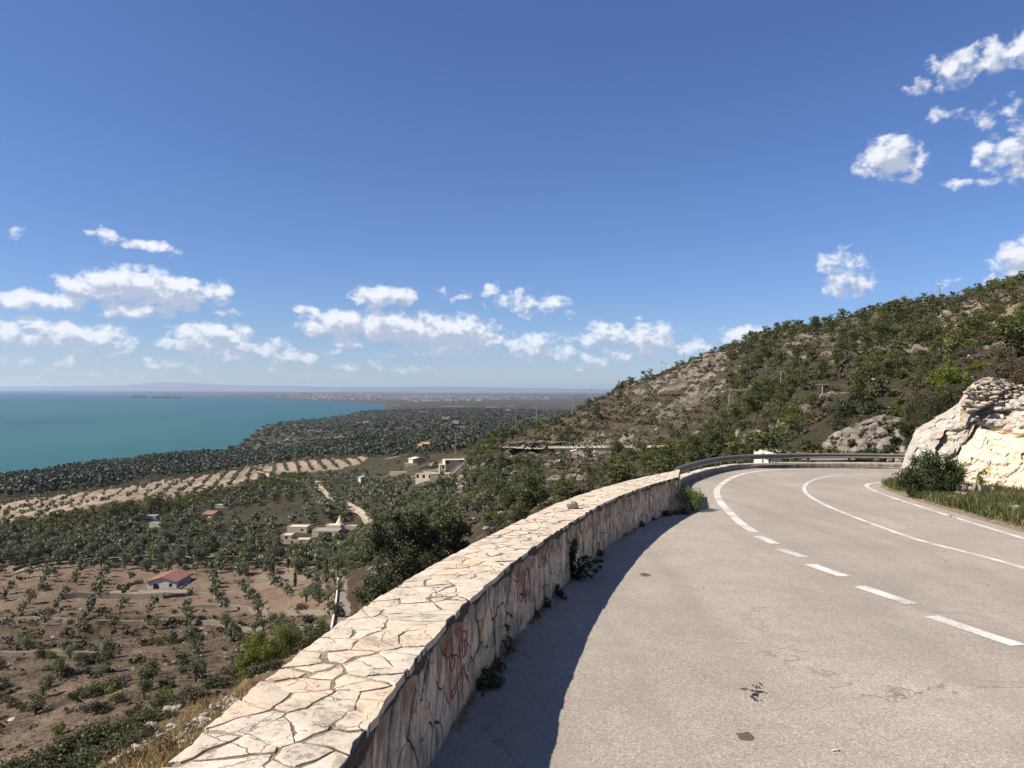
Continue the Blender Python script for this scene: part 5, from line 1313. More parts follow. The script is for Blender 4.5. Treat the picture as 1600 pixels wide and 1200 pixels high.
# green thicket on the crest
L_THICK = leaf_mat('thicket_leaves', [(.055, .062, .030), (.075, .080, .036), (.085, .075, .045), (.05, .07, .028)], .2)
th_m = [np_mesh('thicket', *leaves(*clump_crown(np.random.default_rng(300 + k), 1.0, .6, .05, 9, spread=.8), 1500, .095, np.random.default_rng(310 + k), .7), [L_THICK]) for k in range(4)]
THK = {}
for k, (a_, b_, s) in enumerate([(60,1200,1.4),(90,1192,1.4),(120,1180,1.5),(150,1172,1.5),(170,1160,1.4),(195,1148,1.4),(215,1138,1.2),(240,1128,1.1),(110,1205,1.3),(150,1196,1.3),(185,1180,1.2),(210,1162,1.1),(180,1205,1.0),(80,1215,1.2),(262,1108,1.0),(205,1190,.9),(235,1150,.9),(285,1100,.8),(390,1042,1.1),(415,1036,1.1),(440,1028,1.2),(462,1020,1.2),(482,1008,1.1),(405,1052,.8),(435,1042,.8),(500,1000,.8),(300,1090,.8),(335,1075,.8),(365,1062,.9),(30,1212,1.2),(0,1215,1.2)]):
    g = GT(a_, b_, 8.0); o = link('thicket_shrub', th_m[k % 4]); o.location = (g.x, g.y, g.z - .1); o.scale = (s * .9 * g.y / 30, s * .9 * g.y / 30, s * .62 * g.y / 30); o.rotation_euler = (0, 0, k)
    tag(o, 'x', 'shrub', 'shrubs of the slope crest thicket' if a_ < 380 else 'low shrubs below the bright pine'); THK.setdefault(a_ < 380, []).append((a_, o))
for kk, lst in THK.items():
    lst.sort(key=lambda q: q[0])
    for k, (_, o) in enumerate(lst): o['label'] = ('low dark green shrub in the crest thicket' if kk else 'low dark shrub at foot of bright pine') + ', %s from its seaward end' % ordinal(k)
for k, (a_, b_, s, m_) in enumerate(((330, 1105, .35, L_DRY), (300, 1150, .3, L_DRY), (355, 1085, .3, L_RED), (250, 1175, .35, L_DRY), (500, 990, .4, L_DRY), (395, 1075, .25, L_DRY), (268, 1190, .3, L_RED), (210, 1195, .3, L_BROWN), (340, 1120, .3, L_BROWN))):
    g = GT(a_, b_, 4.0); bush('dry_shrub', ('brown dry shrub between the crest stones and the wall', 'brown dry shrub beside the broken stone row', 'dry shrub just above the rubble heap by the wall', 'dry brown shrub low on the straw slope', 'dry shrub beside the white tank', 'small dry shrub under the bright pine', 'lowest russet shrub against the wall', 'olive-brown shrub in the thicket edge', 'olive-brown shrub by the upper rubble heap')[k], 'shrub', g, [(0, 0, s * .3, s), (s, 0, s * .2, s * .7)], 900, .05, m_, 400 + k, 4, asp=.35, group='dry shrubs on the straw slope')
# the bright pine
g = GT(420, 1038, 30); Yp = 58.0; c = P(418, 1040, Yp); c.z = float(height(np.array([c.x]), np.array([c.y]))[0])
k_ = Yp / FPX
def blobs_px(L, c, Y): return [((P(a_, b_, Y).x - c.x), dy_, (P(a_, b_, Y).z - c.z), r_ * Y / FPX) for a_, b_, r_, dy_ in L]
bush('bright_pine', 'bright yellow-green young pine just below the parapet wall', 'tree', c, blobs_px([(398,1006,20,0),(390,1020,20,-.4),(412,1002,18,.3),(434,994,20,.2),(450,996,17,.6),(440,1008,20,0),(418,1020,22,-.5),(404,1036,18,-.7),(384,1038,18,-.5),(458,1004,13,.4),(428,1024,18,-.2),(384,1052,16,-.6),(420,1008,18,-.8),(402,1024,18,-.9)], c, Yp), 26000, .10, L_BRIGHT, 501, 8, stem_m=M_BARK)
for k, (a_, b_, r_, Y_) in enumerate(((258, 1092, 15, 70), (502, 978, 8, 80), (72, 1048, 7, 140), (80, 1028, 8, 150), (94, 1148, 14, 72), (55, 1095, 9, 100))):
    g = GT(a_, b_, 50); bush('bright_shrub', ('rounded yellow-green pine shrub on the crest beside the stone row', 'small bright shrub at the foot of the concrete track', 'tiny lime green shrub on the brown terrace', 'small lime green bush on the brown terrace beside dark shrubs', 'yellow-green shrub above the short stone row', 'pale green shrub among olives on the lower terrace')[k], 'shrub', g, blobs_px([(a_ - r_ * .5, b_ - r_ * .5, r_ * .6, 0), (a_ + r_ * .5, b_ - r_ * .6, r_ * .6, 0), (a_, b_ - r_ * .9, r_ * .5, .2), (a_, b_ - r_ * .3, r_ * .6, -.3)], g, g.y), 1600, .17, L_BRIGHT, 520 + k, 3)
# the big dark tree below the wall
L_DARK = leaf_mat('dark_olive_leaves', [(.075, .082, .046), (.088, .095, .055), (.066, .072, .042), (.10, .10, .064)], .25)
Yt = 38.0; c = P(640, 950, Yt); c.z = float(height(np.array([c.x]), np.array([c.y]))[0])
for k, (cx, L, lb) in enumerate(((598, [(600,838,28,0),(578,862,26,.5),(610,868,30,0),(585,895,28,0),(605,920,30,-.3),(572,925,22,.2),(622,895,26,-.6),(590,820,14,.3),(612,812,14,.2)], 'dark wild olive tree behind the wall, its crown next to the concrete track'), (655, [(645,825,28,0),(660,850,32,0),(640,870,28,-.4),(670,880,26,-.5),(650,900,26,-.6),(635,845,24,.4),(655,808,16,.2)], 'dark wild olive tree in the middle of the clump behind the wall'), (708, [(700,828,26,.4),(715,845,24,.5),(690,852,28,0),(722,832,16,.8),(705,870,24,.2),(690,812,18,.6)], 'dark wild olive tree at the rocky end of the clump behind the wall'))):
    cc = P(cx, 940, Yt + .5 * k); cc.z = float(height(np.array([cc.x]), np.array([cc.y]))[0])
    bush('wild_olive_tree', lb, 'tree', cc, blobs_px(L, cc, Yt + .5 * k), 13000, .13, L_DARK, 600 + k, 9, group=None, stem_m=M_BARK)
# scrub behind the outcrop
for k, (a_, b_, Y_, r_, m_, lb) in enumerate(((1425, 648, 28.5, 22, L_BROWN, 'brown twiggy shrub above the end of the outcrop'), (1460, 628, 28.8, 26, L_BROWN, 'brown-green shrub behind the grey rock shoulder'), (1488, 618, 28.5, 20, L_BROWN, 'grey-brown shrub beside the dry stone wall'), (1415, 672, 27.5, 14, L_SHRUB, 'green creeper at the edge of the outcrop'), (1436, 630, 29, 20, L_BROWN, 'brown shrub behind the outcrop'), (1445, 655, 27.5, 20, L_SHRUB, 'dark scrub leaning on the grey shoulder of the outcrop'), (1585, 580, 25.8, 20, L_DRY, 'dry brown shrub on top of the outcrop'), (1610, 575, 25.8, 22, L_DRY, 'russet dry shrub above the dry stone wall'), (1562, 580, 25.2, 9, L_DRY, 'small dry shrub by the leaning planks'), (1600, 590, 24.6, 14, L_DRY, 'straw shrub on the outcrop edge'), (1425, 700, 26.5, 14, L_SHRUB, 'green shrub hanging at the foot of the outcrop edge'))):
    c = P(a_, b_ + r_, Y_); bush('outcrop_shrub', lb, 'shrub', c, blobs_px([(a_ - r_ * .4, b_, r_ * .75, 0), (a_ + r_ * .4, b_ - r_ * .1, r_ * .75, 0), (a_, b_ - r_ * .5, r_ * .55, .2), (a_, b_ + r_ * .4, r_ * .8, -.2)], c, Y_), 3600, .055, m_, 700 + k, 9)
for k, (a_, b_, Y_, r_, lb) in enumerate(((1478, 590, 42, 20, 'bright green pine behind the brown scrub by the outcrop'), (1500, 592, 42, 18, 'bright green pine beside the dry stone wall'), (1462, 598, 43, 16, 'bright green young pine above the brown shrubs'), (1488, 576, 43, 14, 'bright green pine top'), (1530, 572, 46, 18, 'spreading yellow-green pine branch behind the planks'))):
    c = P(a_, b_ + 30, Y_); bush('bright_pine', lb, 'tree', c, blobs_px([(a_ - r_ * .4, b_, r_ * .6, 0), (a_ + r_ * .45, b_, r_ * .6, 0), (a_, b_ - r_ * .6, r_ * .5, .2), (a_, b_ + r_ * .5, r_ * .7, 0)] if k < 4 else [(a_ - 14, b_ + 4, 8, 0), (a_, b_, 9, 0), (a_ + 14, b_ + 1, 8, 0), (a_ + 22, b_ + 2, 7, 0)], c, Y_), 2600, .11, L_BRIGHT, 730 + k, 5)
# shrubs before the cut bank of the next bend
for k, (a_, b_, Y_, r_, m_) in enumerate(((1360, 712, 45, 14, L_BUSH), (1382, 712, 44, 12, L_BUSH), (1345, 713, 46, 11, L_BUSH), (1396, 705, 44, 9, L_BUSH), (1400, 690, 48, 10, L_SHRUB), (1258, 697, 60, 12, L_PINE), (1275, 700, 60, 9, L_PINE), (1330, 692, 64, 7, L_PINE), (1355, 660, 72, 12, L_SHRUB), (1372, 665, 70, 12, L_SHRUB), (1375, 650, 74, 12, L_SHRUB), (1388, 652, 74, 11, L_SHRUB), (1345, 690, 66, 7, L_DRY), (1225, 713, 50, 6, L_BUSH), (1245, 715, 48, 5, L_BUSH), (1160, 708, 50, 12, L_PINE), (1140, 712, 50, 11, L_PINE), (1178, 700, 55, 9, L_PINE), (1115, 716, 46, 10, L_PINE), (1130, 718, 45, 9, L_YEL), (1195, 712, 58, 5, L_PINE))):
    c = P(a_, b_ + r_ * .6, Y_); bush('bank_shrub', ('green shrub before the pale cut bank, %s from the outcrop' % ordinal(sorted([1360,1382,1345,1396,1400,1258,1275,1330,1355,1372,1375,1388,1345.5,1225,1245], reverse=True).index(a_ if not (a_ == 1345 and b_ == 690) else 1345.5))) if a_ > 1210 else 'bushy pine shrub beyond the guardrail, %s from the wall end' % ordinal([1115, 1130, 1140, 1160, 1178, 1195].index(a_)), 'shrub', c, blobs_px([(a_ - r_ * .4, b_, r_ * .7, 0), (a_ + r_ * .4, b_ - r_ * .1, r_ * .7, 0), (a_, b_ - r_ * .4, r_ * .5, .2)], c, Y_), 1100, .12 if Y_ < 60 else .16, m_, 760 + k, 3, group='shrubs before the cut bank' if a_ > 1210 else 'pine shrubs beyond the guardrail')

# scrub rooted all over the cut bank
for k in range(56):
    a_ = rnd.uniform(1272, 1428); tp_ = float(np.interp(a_, [1262, 1290, 1320, 1350, 1380, 1412, 1440], [706, 688, 668, 654, 646, 652, 655])); f_ = rnd.random() ** .6; b_ = 712 + (tp_ - 712) * f_; Y_ = float(np.interp(a_, [1262, 1440], [70, 54])) + 12 * f_ ** 1.4 - 1.2; r_ = rnd.uniform(3.5, 9)
    c = P(a_, b_ + r_ * .5, Y_); bush('cliff_shrub', ('dark green', 'brown', 'olive', 'dry')[k % 4] + ' tuft of scrub clinging to the grey rock bank, %s of its kind from the road tip' % ordinal(k // 4), 'shrub', c, blobs_px([(a_ - r_ * .4, b_, r_ * .7, 0), (a_ + r_ * .5, b_ + 1, r_ * .7, 0)], c, Y_), 380, .16, (L_SHRUB, L_BROWN, L_PINE, L_DRY)[k % 4], 900 + k, 2, group='scrub tufts on the rock bank')
CS = sorted([o for o in D.objects if o.name.startswith('cliff_shrub') and o.parent is None and o.type == 'EMPTY'], key=lambda o: o.location.x / o.location.y); cc_ = {}
for o in CS:
    w_ = o['label'].split(' tuft')[0]; k = cc_.get(w_, 0); cc_[w_] = k + 1; o['label'] = '%s tuft of scrub on the grey rock bank, %s such from its road tip' % (w_, ordinal(k))
# ------------------------------------------------------------------ next bend: cut bank, road, rails
m, t, b = mat('bank_rock'); p = pos(t); n1 = t.noise(p, .35, 6, .7); n2 = t.noise(p, 1.6, 7, .72); vc = t.n.new('ShaderNodeVertexColor'); vc.layer_name = 'tint'; sx = t.n.new('ShaderNodeSeparateColor'); t.put(sx.inputs[0], vc.outputs[0])
gr = t.ramp(n2, [(.32, (.05, .045, .038)), (.48, (.16, .142, .12)), (.66, (.40, .36, .31))]); crm = t.ramp(n2, [(.3, (.36, .29, .21)), (.6, (.56, .48, .37))])
c = t.mix(t.maprange(t.math('ADD', sx.outputs[0], t.math('MULTIPLY_ADD', n1, 1.2, -.6)), .35, .6), crm, gr)
c = t.mix(t.maprange(t.noise(p, .9, 5, .65), .52, .60), c, (.055, .058, .032)); t.put(b.inputs['Base Color'], c); b.inputs['Roughness'].default_value = .95
t.put(b.inputs['Normal'], t.bump(n2, 1.0, .5)); M_BANK = m
V = []; F = []; NA2, NB2 = 150, 60
def bank(pxs, tops, bots, Y0s, back, name, label, grey, amp=1.0, seed=0):
    V = []; F = []; cg = []
    for i in range(NA2):
        px = pxs[0] + (pxs[-1] - pxs[0]) * i / (NA2 - 1); Y0 = float(np.interp(px, pxs, Y0s)); tp = float(np.interp(px, pxs, tops)); bt = float(np.interp(px, pxs, bots))
        for j in range(NB2):
            f = j / (NB2 - 1); Yq = Y0 + back * f ** 1.4; q = P(px, bt + (tp - bt) * f, Yq)
            if j == NB2 - 1: q = P(px, tp + 3, Yq + 6)
            s = q * .55 + Vector((seed, 0, 0)); vd, vp = noise.voronoi(s, distance_metric='DISTANCE', exponent=2.5); vd2, vp2 = noise.voronoi(s * 3, distance_metric='DISTANCE', exponent=2.5)
            dd = amp * (.9 * noise.cell(vp[0] * 7.7) + .35 * noise.cell(vp2[0] * 5.1) - .5 + .7 * noise.fractal(q * .35, 1, 2, 4) + .16 * noise.fractal(q * 1.4, .8, 2, 4)) * math.sin(math.pi * min(.9, max(.08, f)))
            q = q + Vector((0, -1, .25)) * dd; V.append(tuple(q)); cg.append(grey if f > .25 + .3 * noise.noise(q * .3) else .1)
        if i: F += [((i - 1) * NB2 + k, i * NB2 + k, i * NB2 + k + 1, (i - 1) * NB2 + k + 1) for k in range(NB2 - 1)]
    return tag(link('rock_bank', np_mesh(name, V, F, [M_BANK], colors=np.array(cg)[:, None] * np.ones(3))), label, 'rock')
bank([1262, 1290, 1320, 1350, 1380, 1412, 1440], [706, 688, 668, 654, 646, 652, 655], [716, 716, 717, 718, 720, 721, 722], [70, 66, 62, 60, 58, 56, 54], 12, 'rock_bank', 'grey rock bank with a pale cut foot beyond the guardrail', 1.0, 1.0)
rb_ = D.objects['rock_bank']
vb = rb_.data.vertices; M_BRUB = simple('bank_rubble', (.20, .178, .152), .95, var=.5, scale=1.3, bump=.8); BRK = [rock_mesh(1.0, 40 + q, M_BRUB, .7, 8, 5) for q in range(5)]
for k in range(230):
    i_ = rnd.randrange(8, NA2 - 6); j_ = int((NB2 - 8) * rnd.random() ** 1.1) + 2; v_ = vb[i_ * NB2 + j_].co; s = .18 + rnd.random() ** 3 * .75
    o = link('rubble_stone', BRK[k % 5], rb_); o.location = v_ + Vector((0, -.1, 0)); o.scale = (s * 1.2, s, s * rnd.uniform(.6, 1.1)); o.rotation_euler = (rnd.uniform(-.6, .6), rnd.uniform(-.6, .6), rnd.uniform(0, 6.3))
bank([1045, 1070, 1100, 1140, 1180], [693, 690, 689, 690, 694], [701, 702, 701, 701, 701], [206, 200, 196, 190, 184], 6, 'rock_cut', 'pale rock cut beside the hillside road', .6, 1.6, 4)
bank([785, 820, 860, 900, 985], [692, 688, 688, 690, 692], [699, 701, 702, 702, 701], [262, 252, 246, 240, 222], 8, 'rock_ledge', 'grey rock ledge above the hillside road', 1.0, 2.0, 9)
M_WHITEW = simple('white_wall_render', (.70, .64, .55), .9, var=.12, scale=.8); M_CREAM = simple('cream_plaster', (.56, .47, .35), .9, var=.12, scale=.5); M_WHITEP = simple('white_plaster', (.56, .55, .53), .9, var=.08, scale=.5)
def px_strip(pts, hs, thick, name, label, cat, m, below=1.0, part=None):
    """a wall that follows points (px, py base, depth) with height hs (m)"""
    V = []; F = []; Q = [P(a_, b_, Y_) for a_, b_, Y_ in pts]
    for i, q in enumerate(Q):
        d = (Q[min(i + 1, len(Q) - 1)] - Q[max(i - 1, 0)]); d.z = 0; d.normalize(); n_ = Vector((-d.y, d.x, 0)) * thick; h = hs[i] if isinstance(hs, (list, tuple)) else hs
        V += [q - Vector((0, 0, below)), q + Vector((0, 0, h)), q + n_ + Vector((0, 0, h)), q + n_ - Vector((0, 0, below))]
        if i: F += [(4 * i - 4 + k, 4 * i + k, 4 * i + (k + 1) % 4, 4 * i - 4 + (k + 1) % 4) for k in range(4)]
    F += [(0, 1, 2, 3), tuple(4 * len(Q) - 4 + k for k in (3, 2, 1, 0))]
    o = link(name, py_mesh(name, V, F, m)); return tag(o, label, cat) if label else o
def px_road(pts, w, name, label, m, lift=.25):
    Q = smooth_line([tuple(P(a_, b_, Y_)) for a_, b_, Y_ in pts], 2.0, 2); V = []; F = []; d = np.gradient(Q[:, :2], axis=0); d /= np.linalg.norm(d, axis=1)[:, None] + 1e-9
    for i, q in enumerate(Q):
        V += [(q[0] + d[i, 1] * w / 2, q[1] - d[i, 0] * w / 2, q[2] + lift), (q[0] - d[i, 1] * w / 2, q[1] + d[i, 0] * w / 2, q[2] + lift)]
        if i: F.append((2 * i - 2, 2 * i, 2 * i + 1, 2 * i - 1))
    return tag(link(name, py_mesh(name, V, F, m)), label, kind='structure')
M_ROADF = simple('far_asphalt', (.24, .215, .185), .9, var=.1, scale=.5)
px_road([(1185, 712, 62), (1215, 711, 60), (1250, 715.5, 54), (1290, 719.5, 49), (1340, 721, 46)], 5, 'next_bend_road', 'grey road of the next bend beyond the guardrail', M_ROADF, .1)
px_road([(1180, 705.5, 74), (1215, 706, 74), (1262, 706, 76)], 5, 'next_bend_upper_road', 'grey road on the far side of the next bend', M_ROADF, .1)
px_strip([(1178, 713, 57), (1190, 713.3, 55.5), (1202, 714, 54), (1222, 715, 51.5)], [.50, .38, .26, .14], .4, 'white_bend_wall', 'short whitewashed wall at the tip of the next bend', 'wall', M_WHITEW, .5)
nl = np.array([tuple(P(a_, b_, Y_)) for a_, b_, Y_ in ((1180, 706, 57), (1195, 708, 55), (1210, 710.3, 53), (1230, 713, 50), (1260, 716.5, 46.5))]); nl = smooth_line(nl, .6, 2)
guardrail(nl[:, :2], 'thin guardrail on the whitewashed wall of the next bend', zf=list(nl[:, 2] - .45), top=.5, step=5)
nl = smooth_line(np.array([tuple(P(a_, b_, Y_)) for a_, b_, Y_ in ((1180, 703, 78), (1215, 702.5, 80), (1255, 702, 82))]), .8, 1)
guardrail(nl[:, :2], 'dark guardrail on the far side of the next bend', zf=list(nl[:, 2] - .3), top=.72, step=5)
# hillside road with its crenellated parapet
hr = []
for a_, b_ in HROAD:
    g = GT(a_, b_, 120); hr.append((a_, b_, min(g.y, 330)))
HR = smooth_line([tuple(P(a_, b_, Y_)) for a_, b_, Y_ in hr if a_ < 1000], 1.0, 2)
px_road([(a_, b_ - .6, Y_) for a_, b_, Y_ in hr], 6.0, 'hillside_road', 'pale road cut across the hillside', M_ROADF, .5)
hp = empty('hillside_parapet'); tag(hp, 'long pale retaining wall with crenellated parapet along the hillside road', 'wall')
M_RET = lime_mat('retaining_stone', [(.74, .65, .53), (.82, .73, .61)], .2, .3)
V = []; F = []
for i, q in enumerate(HR):
    V += [(q[0], q[1] - 3.2, q[2] - 1.8), (q[0], q[1] - 3.1, q[2] + .9), (q[0], q[1] - 2.6, q[2] + .9), (q[0], q[1] - 2.6, q[2] - 1.8)]
    if i: F += [(4 * i - 4 + k, 4 * i + k, 4 * i + k + 1, 4 * i - 4 + k + 1) for k in range(3)]
link('retaining_wall', py_mesh('retaining_wall', V, F, M_RET), hp)
mt = MB(); mt.box((0, 0, 0), (1.1, .45, .5)); merl = py_mesh('merlon', mt.V, mt.F, M_RET)
for i in range(0, len(HR), 2):
    o = link('merlon', merl, hp); o.location = (HR[i, 0], HR[i, 1] - 2.85, HR[i, 2] + 1.15)
for k, (pts, h, w_, lb) in enumerate((([(1010, 701, 206), (1062, 700, 200), (1110, 700.5, 196), (1165, 701, 190)], .8, .4, 'low pale wall along the hillside road near the pine belt'),)):
    px_strip(pts, h, w_, 'roadside_wall', lb, 'wall', M_RET)
# scree cone of pale gravel
V = [tuple(P(1003, 703, 206)), tuple(P(1012, 706, 204))]; mb = MB()
for k in range(9): f = k / 8; mb.V.append(tuple(P(970 + 42 * f, 727 - 7 * math.sin(f * 3.14) * -.3, 186 + 3 * math.sin(f * 3.14))))
mb.V.append(tuple(P(992, 696, 207))); mb.V.append(tuple(P(1000, 697, 208))); mb.F = [(k, k + 1, 9) for k in range(4)] + [(4, 10, 9)] + [(k, k + 1, 10) for k in range(4, 8)]
tag(mb.build('gravel_slope', simple('gravel', (.33, .28, .23), .95, var=.2, scale=.8)), 'pale gravel scree spilling below the hillside road', 'scree', kind='structure')

# ------------------------------------------------------------------ dirt tracks and lanes
M_DIRT = simple('dirt_track', (.42, .34, .25), .95, var=.18, scale=.4); M_CONC = simple('concrete_track', (.24, .205, .165), .9, var=.3, scale=.8)
def drape(pts, w, name, label, m, lift=.2, ymin=60, ns=5):
    L = []
    for a_, b_ in pts: g = GT(a_, b_, ymin); L.append((g.x, g.y))
    Q = smooth_line(L, 1.6, 2); d = np.gradient(Q, axis=0); d /= np.linalg.norm(d, axis=1)[:, None] + 1e-9; V = []; F = []
    off = np.linspace(-.5, .5, ns) * w; XX = Q[:, 0:1] + d[:, 1:2] * off; YY = Q[:, 1:2] - d[:, 0:1] * off; ZZ = height(XX.ravel(), YY.ravel()).reshape(XX.shape); ZZ = np.maximum(ZZ, ZZ.mean(1, keepdims=True)) + lift
    V = np.stack([XX, YY, ZZ], 2).reshape(-1, 3)
    for i in range(1, len(Q)): F += [((i - 1) * ns + k, (i - 1) * ns + k + 1, i * ns + k + 1, i * ns + k) for k in range(ns - 1)]
    return tag(link(name, py_mesh(name, V, F, m, True)), label, kind='structure')
drape([(497, 758), (506, 768), (516, 776), (528, 784), (548, 794), (562, 803), (578, 815), (586, 824)], 5.0, 'dirt_track', 'pale dirt track running down between the groves', M_DIRT, .5, 150)
drape([(400, 737), (418, 744), (432, 748), (475, 751), (498, 754)], 3.5, 'farm_track', 'pale farm track below the sandy field', M_DIRT, .5, 150)
drape([(592, 693), (603, 688), (612, 683), (619, 680)], 14, 'valley_road', 'pale stretch of road across the coastal plain', M_DIRT, 1.5, 400)
drape([(20, 897), (60, 884), (120, 876), (200, 870), (300, 871), (400, 874), (480, 880)], 2.0, 'field_lane', 'lane with a low wall between brown field and groves', M_CONC, .3, 120)
drape([(170, 927), (230, 927), (262, 924), (300, 926)], 4, 'house_yard', 'pale yard in front of the red-roofed house', M_CONC, .25, 120)
Q0 = [P(547, 985, 84), P(546, 950, 112), P(545, 925, 134), P(544, 905, 152)]
Vt = []; Ft = []
for i, q in enumerate(Q0):
    w_ = 1.9; Vt += [(q.x - w_, q.y, q.z), (q.x + w_, q.y, q.z)]
    if i: Ft.append((2 * i - 2, 2 * i - 1, 2 * i + 1, 2 * i))
tag(link('concrete_track', py_mesh('concrete_track', Vt, Ft, M_CONC)), kind='structure', label='steep concrete track between two low white kerbs')
for s in (-1, 1):
    mb = MB()
    for i in range(3):
        a_, b_ = Q0[i] + Vector((s * 2.05, 0, .0)), Q0[i + 1] + Vector((s * 2.05, 0, .0)); mb.add([a_ + Vector((-.12, 0, -3)), a_ + Vector((.12, 0, -3)), a_ + Vector((.12, 0, .35)), a_ + Vector((-.12, 0, .35)), b_ + Vector((-.12, 0, -3)), b_ + Vector((.12, 0, -3)), b_ + Vector((.12, 0, .35)), b_ + Vector((-.12, 0, .35))], [(0, 1, 2, 3), (7, 6, 5, 4), (0, 4, 5, 1), (1, 5, 6, 2), (2, 6, 7, 3), (3, 7, 4, 0)])
    tag(mb.build('track_wall', M_WHITEW), 'low whitewashed kerb wall on the olive field side of the concrete track' if s < 0 else 'low whitewashed kerb wall on the wooded side of the concrete track', 'wall')
# terrace walls: low dry stone walls that follow the ground
def terrace(pts, h, label, ymin=60, thick=.6, m=None):
    L = []
    for a_, b_ in pts: g = GT(a_, b_, ymin); L.append((g.x, g.y))
    Q = smooth_line(L, 1.0, 1); Z = height(Q[:, 0], Q[:, 1]); V = []; F = []
    for i, q in enumerate(Q):
        hh = h * (1 + .15 * noise.noise(Vector((q[0], q[1], 0)) * .7)); z = Z[i]
        V += [(q[0], q[1], z - 1), (q[0], q[1], z + hh), (q[0] + .1, q[1] + thick, z + hh), (q[0] + .1, q[1] + thick, z - 1)]
        if i: F += [(4 * i - 4 + k, 4 * i + k, 4 * i + k + 1, 4 * i - 4 + k + 1) for k in range(3)]
    tag(link('terrace_wall', py_mesh('terrace_wall', V, F, m or M_TERR)), label, 'wall')
M_TERR = lime_mat('terrace_stone', [(.21, .18, .145), (.25, .215, .175), (.19, .16, .13)], .5, .25)
terrace([(92, 936), (130, 934), (190, 936), (255, 936)], 1.5, 'straight stone terrace wall in front of the red-roofed house')
terrace([(255, 936), (300, 929), (345, 930), (385, 934)], .9, 'curved stone terrace wall running away from the red-roofed house')
terrace([(152, 977), (200, 977), (270, 976)], 1.0, 'short dark terrace wall below the small olive rows')
terrace([(0, 972), (60, 970), (110, 973)], .8, 'low terrace wall under the brown olive field')
terrace([(0, 1026), (60, 1024), (110, 1027), (150, 1026)], .9, 'rough terrace wall above the dark shrubs of the valley')
terrace([(290, 974), (340, 978), (380, 985), (410, 988)], 1.0, 'pale terrace wall slanting towards the bright pine')
terrace([(300, 951), (350, 949), (400, 955), (470, 957), (530, 963)], .8, 'long low terrace wall winding below the cypress garden')
terrace([(365, 912), (410, 908), (460, 906), (520, 903)], 1.3, 'dark retaining wall below the cypress garden')
terrace([(20, 893), (60, 881), (120, 873), (200, 867), (300, 868), (400, 871), (480, 877)], .9, 'long field wall between the brown olive field and the groves', 120, .5)
terrace([(375, 884), (420, 879), (470, 878)], .8, 'pale garden wall behind the cypresses', 120)
terrace([(118, 930), (100, 934), (94, 937)], 1.0, 'stub of stone wall at the corner of the terrace')
for k, pts in enumerate(([(1210, 524), (1260, 527), (1318, 528)], [(1440, 492), (1500, 492), (1560, 494)], [(1340, 552), (1400, 550), (1450, 552)], [(1500, 478), (1560, 472), (1600, 470)], [(1180, 552), (1240, 552), (1300, 556)], [(1390, 518), (1440, 520), (1480, 522)])):
    terrace(pts, .75, ('pale terrace wall high on the hill near the skyline pines', 'dry terrace wall on the bare upper fields', 'grey terrace wall in the middle of the wooded hill', 'topmost terrace wall under the skyline', 'long terrace wall above the wooded flank', 'short terrace wall under the bare upper fields')[k], 100, .5, None)

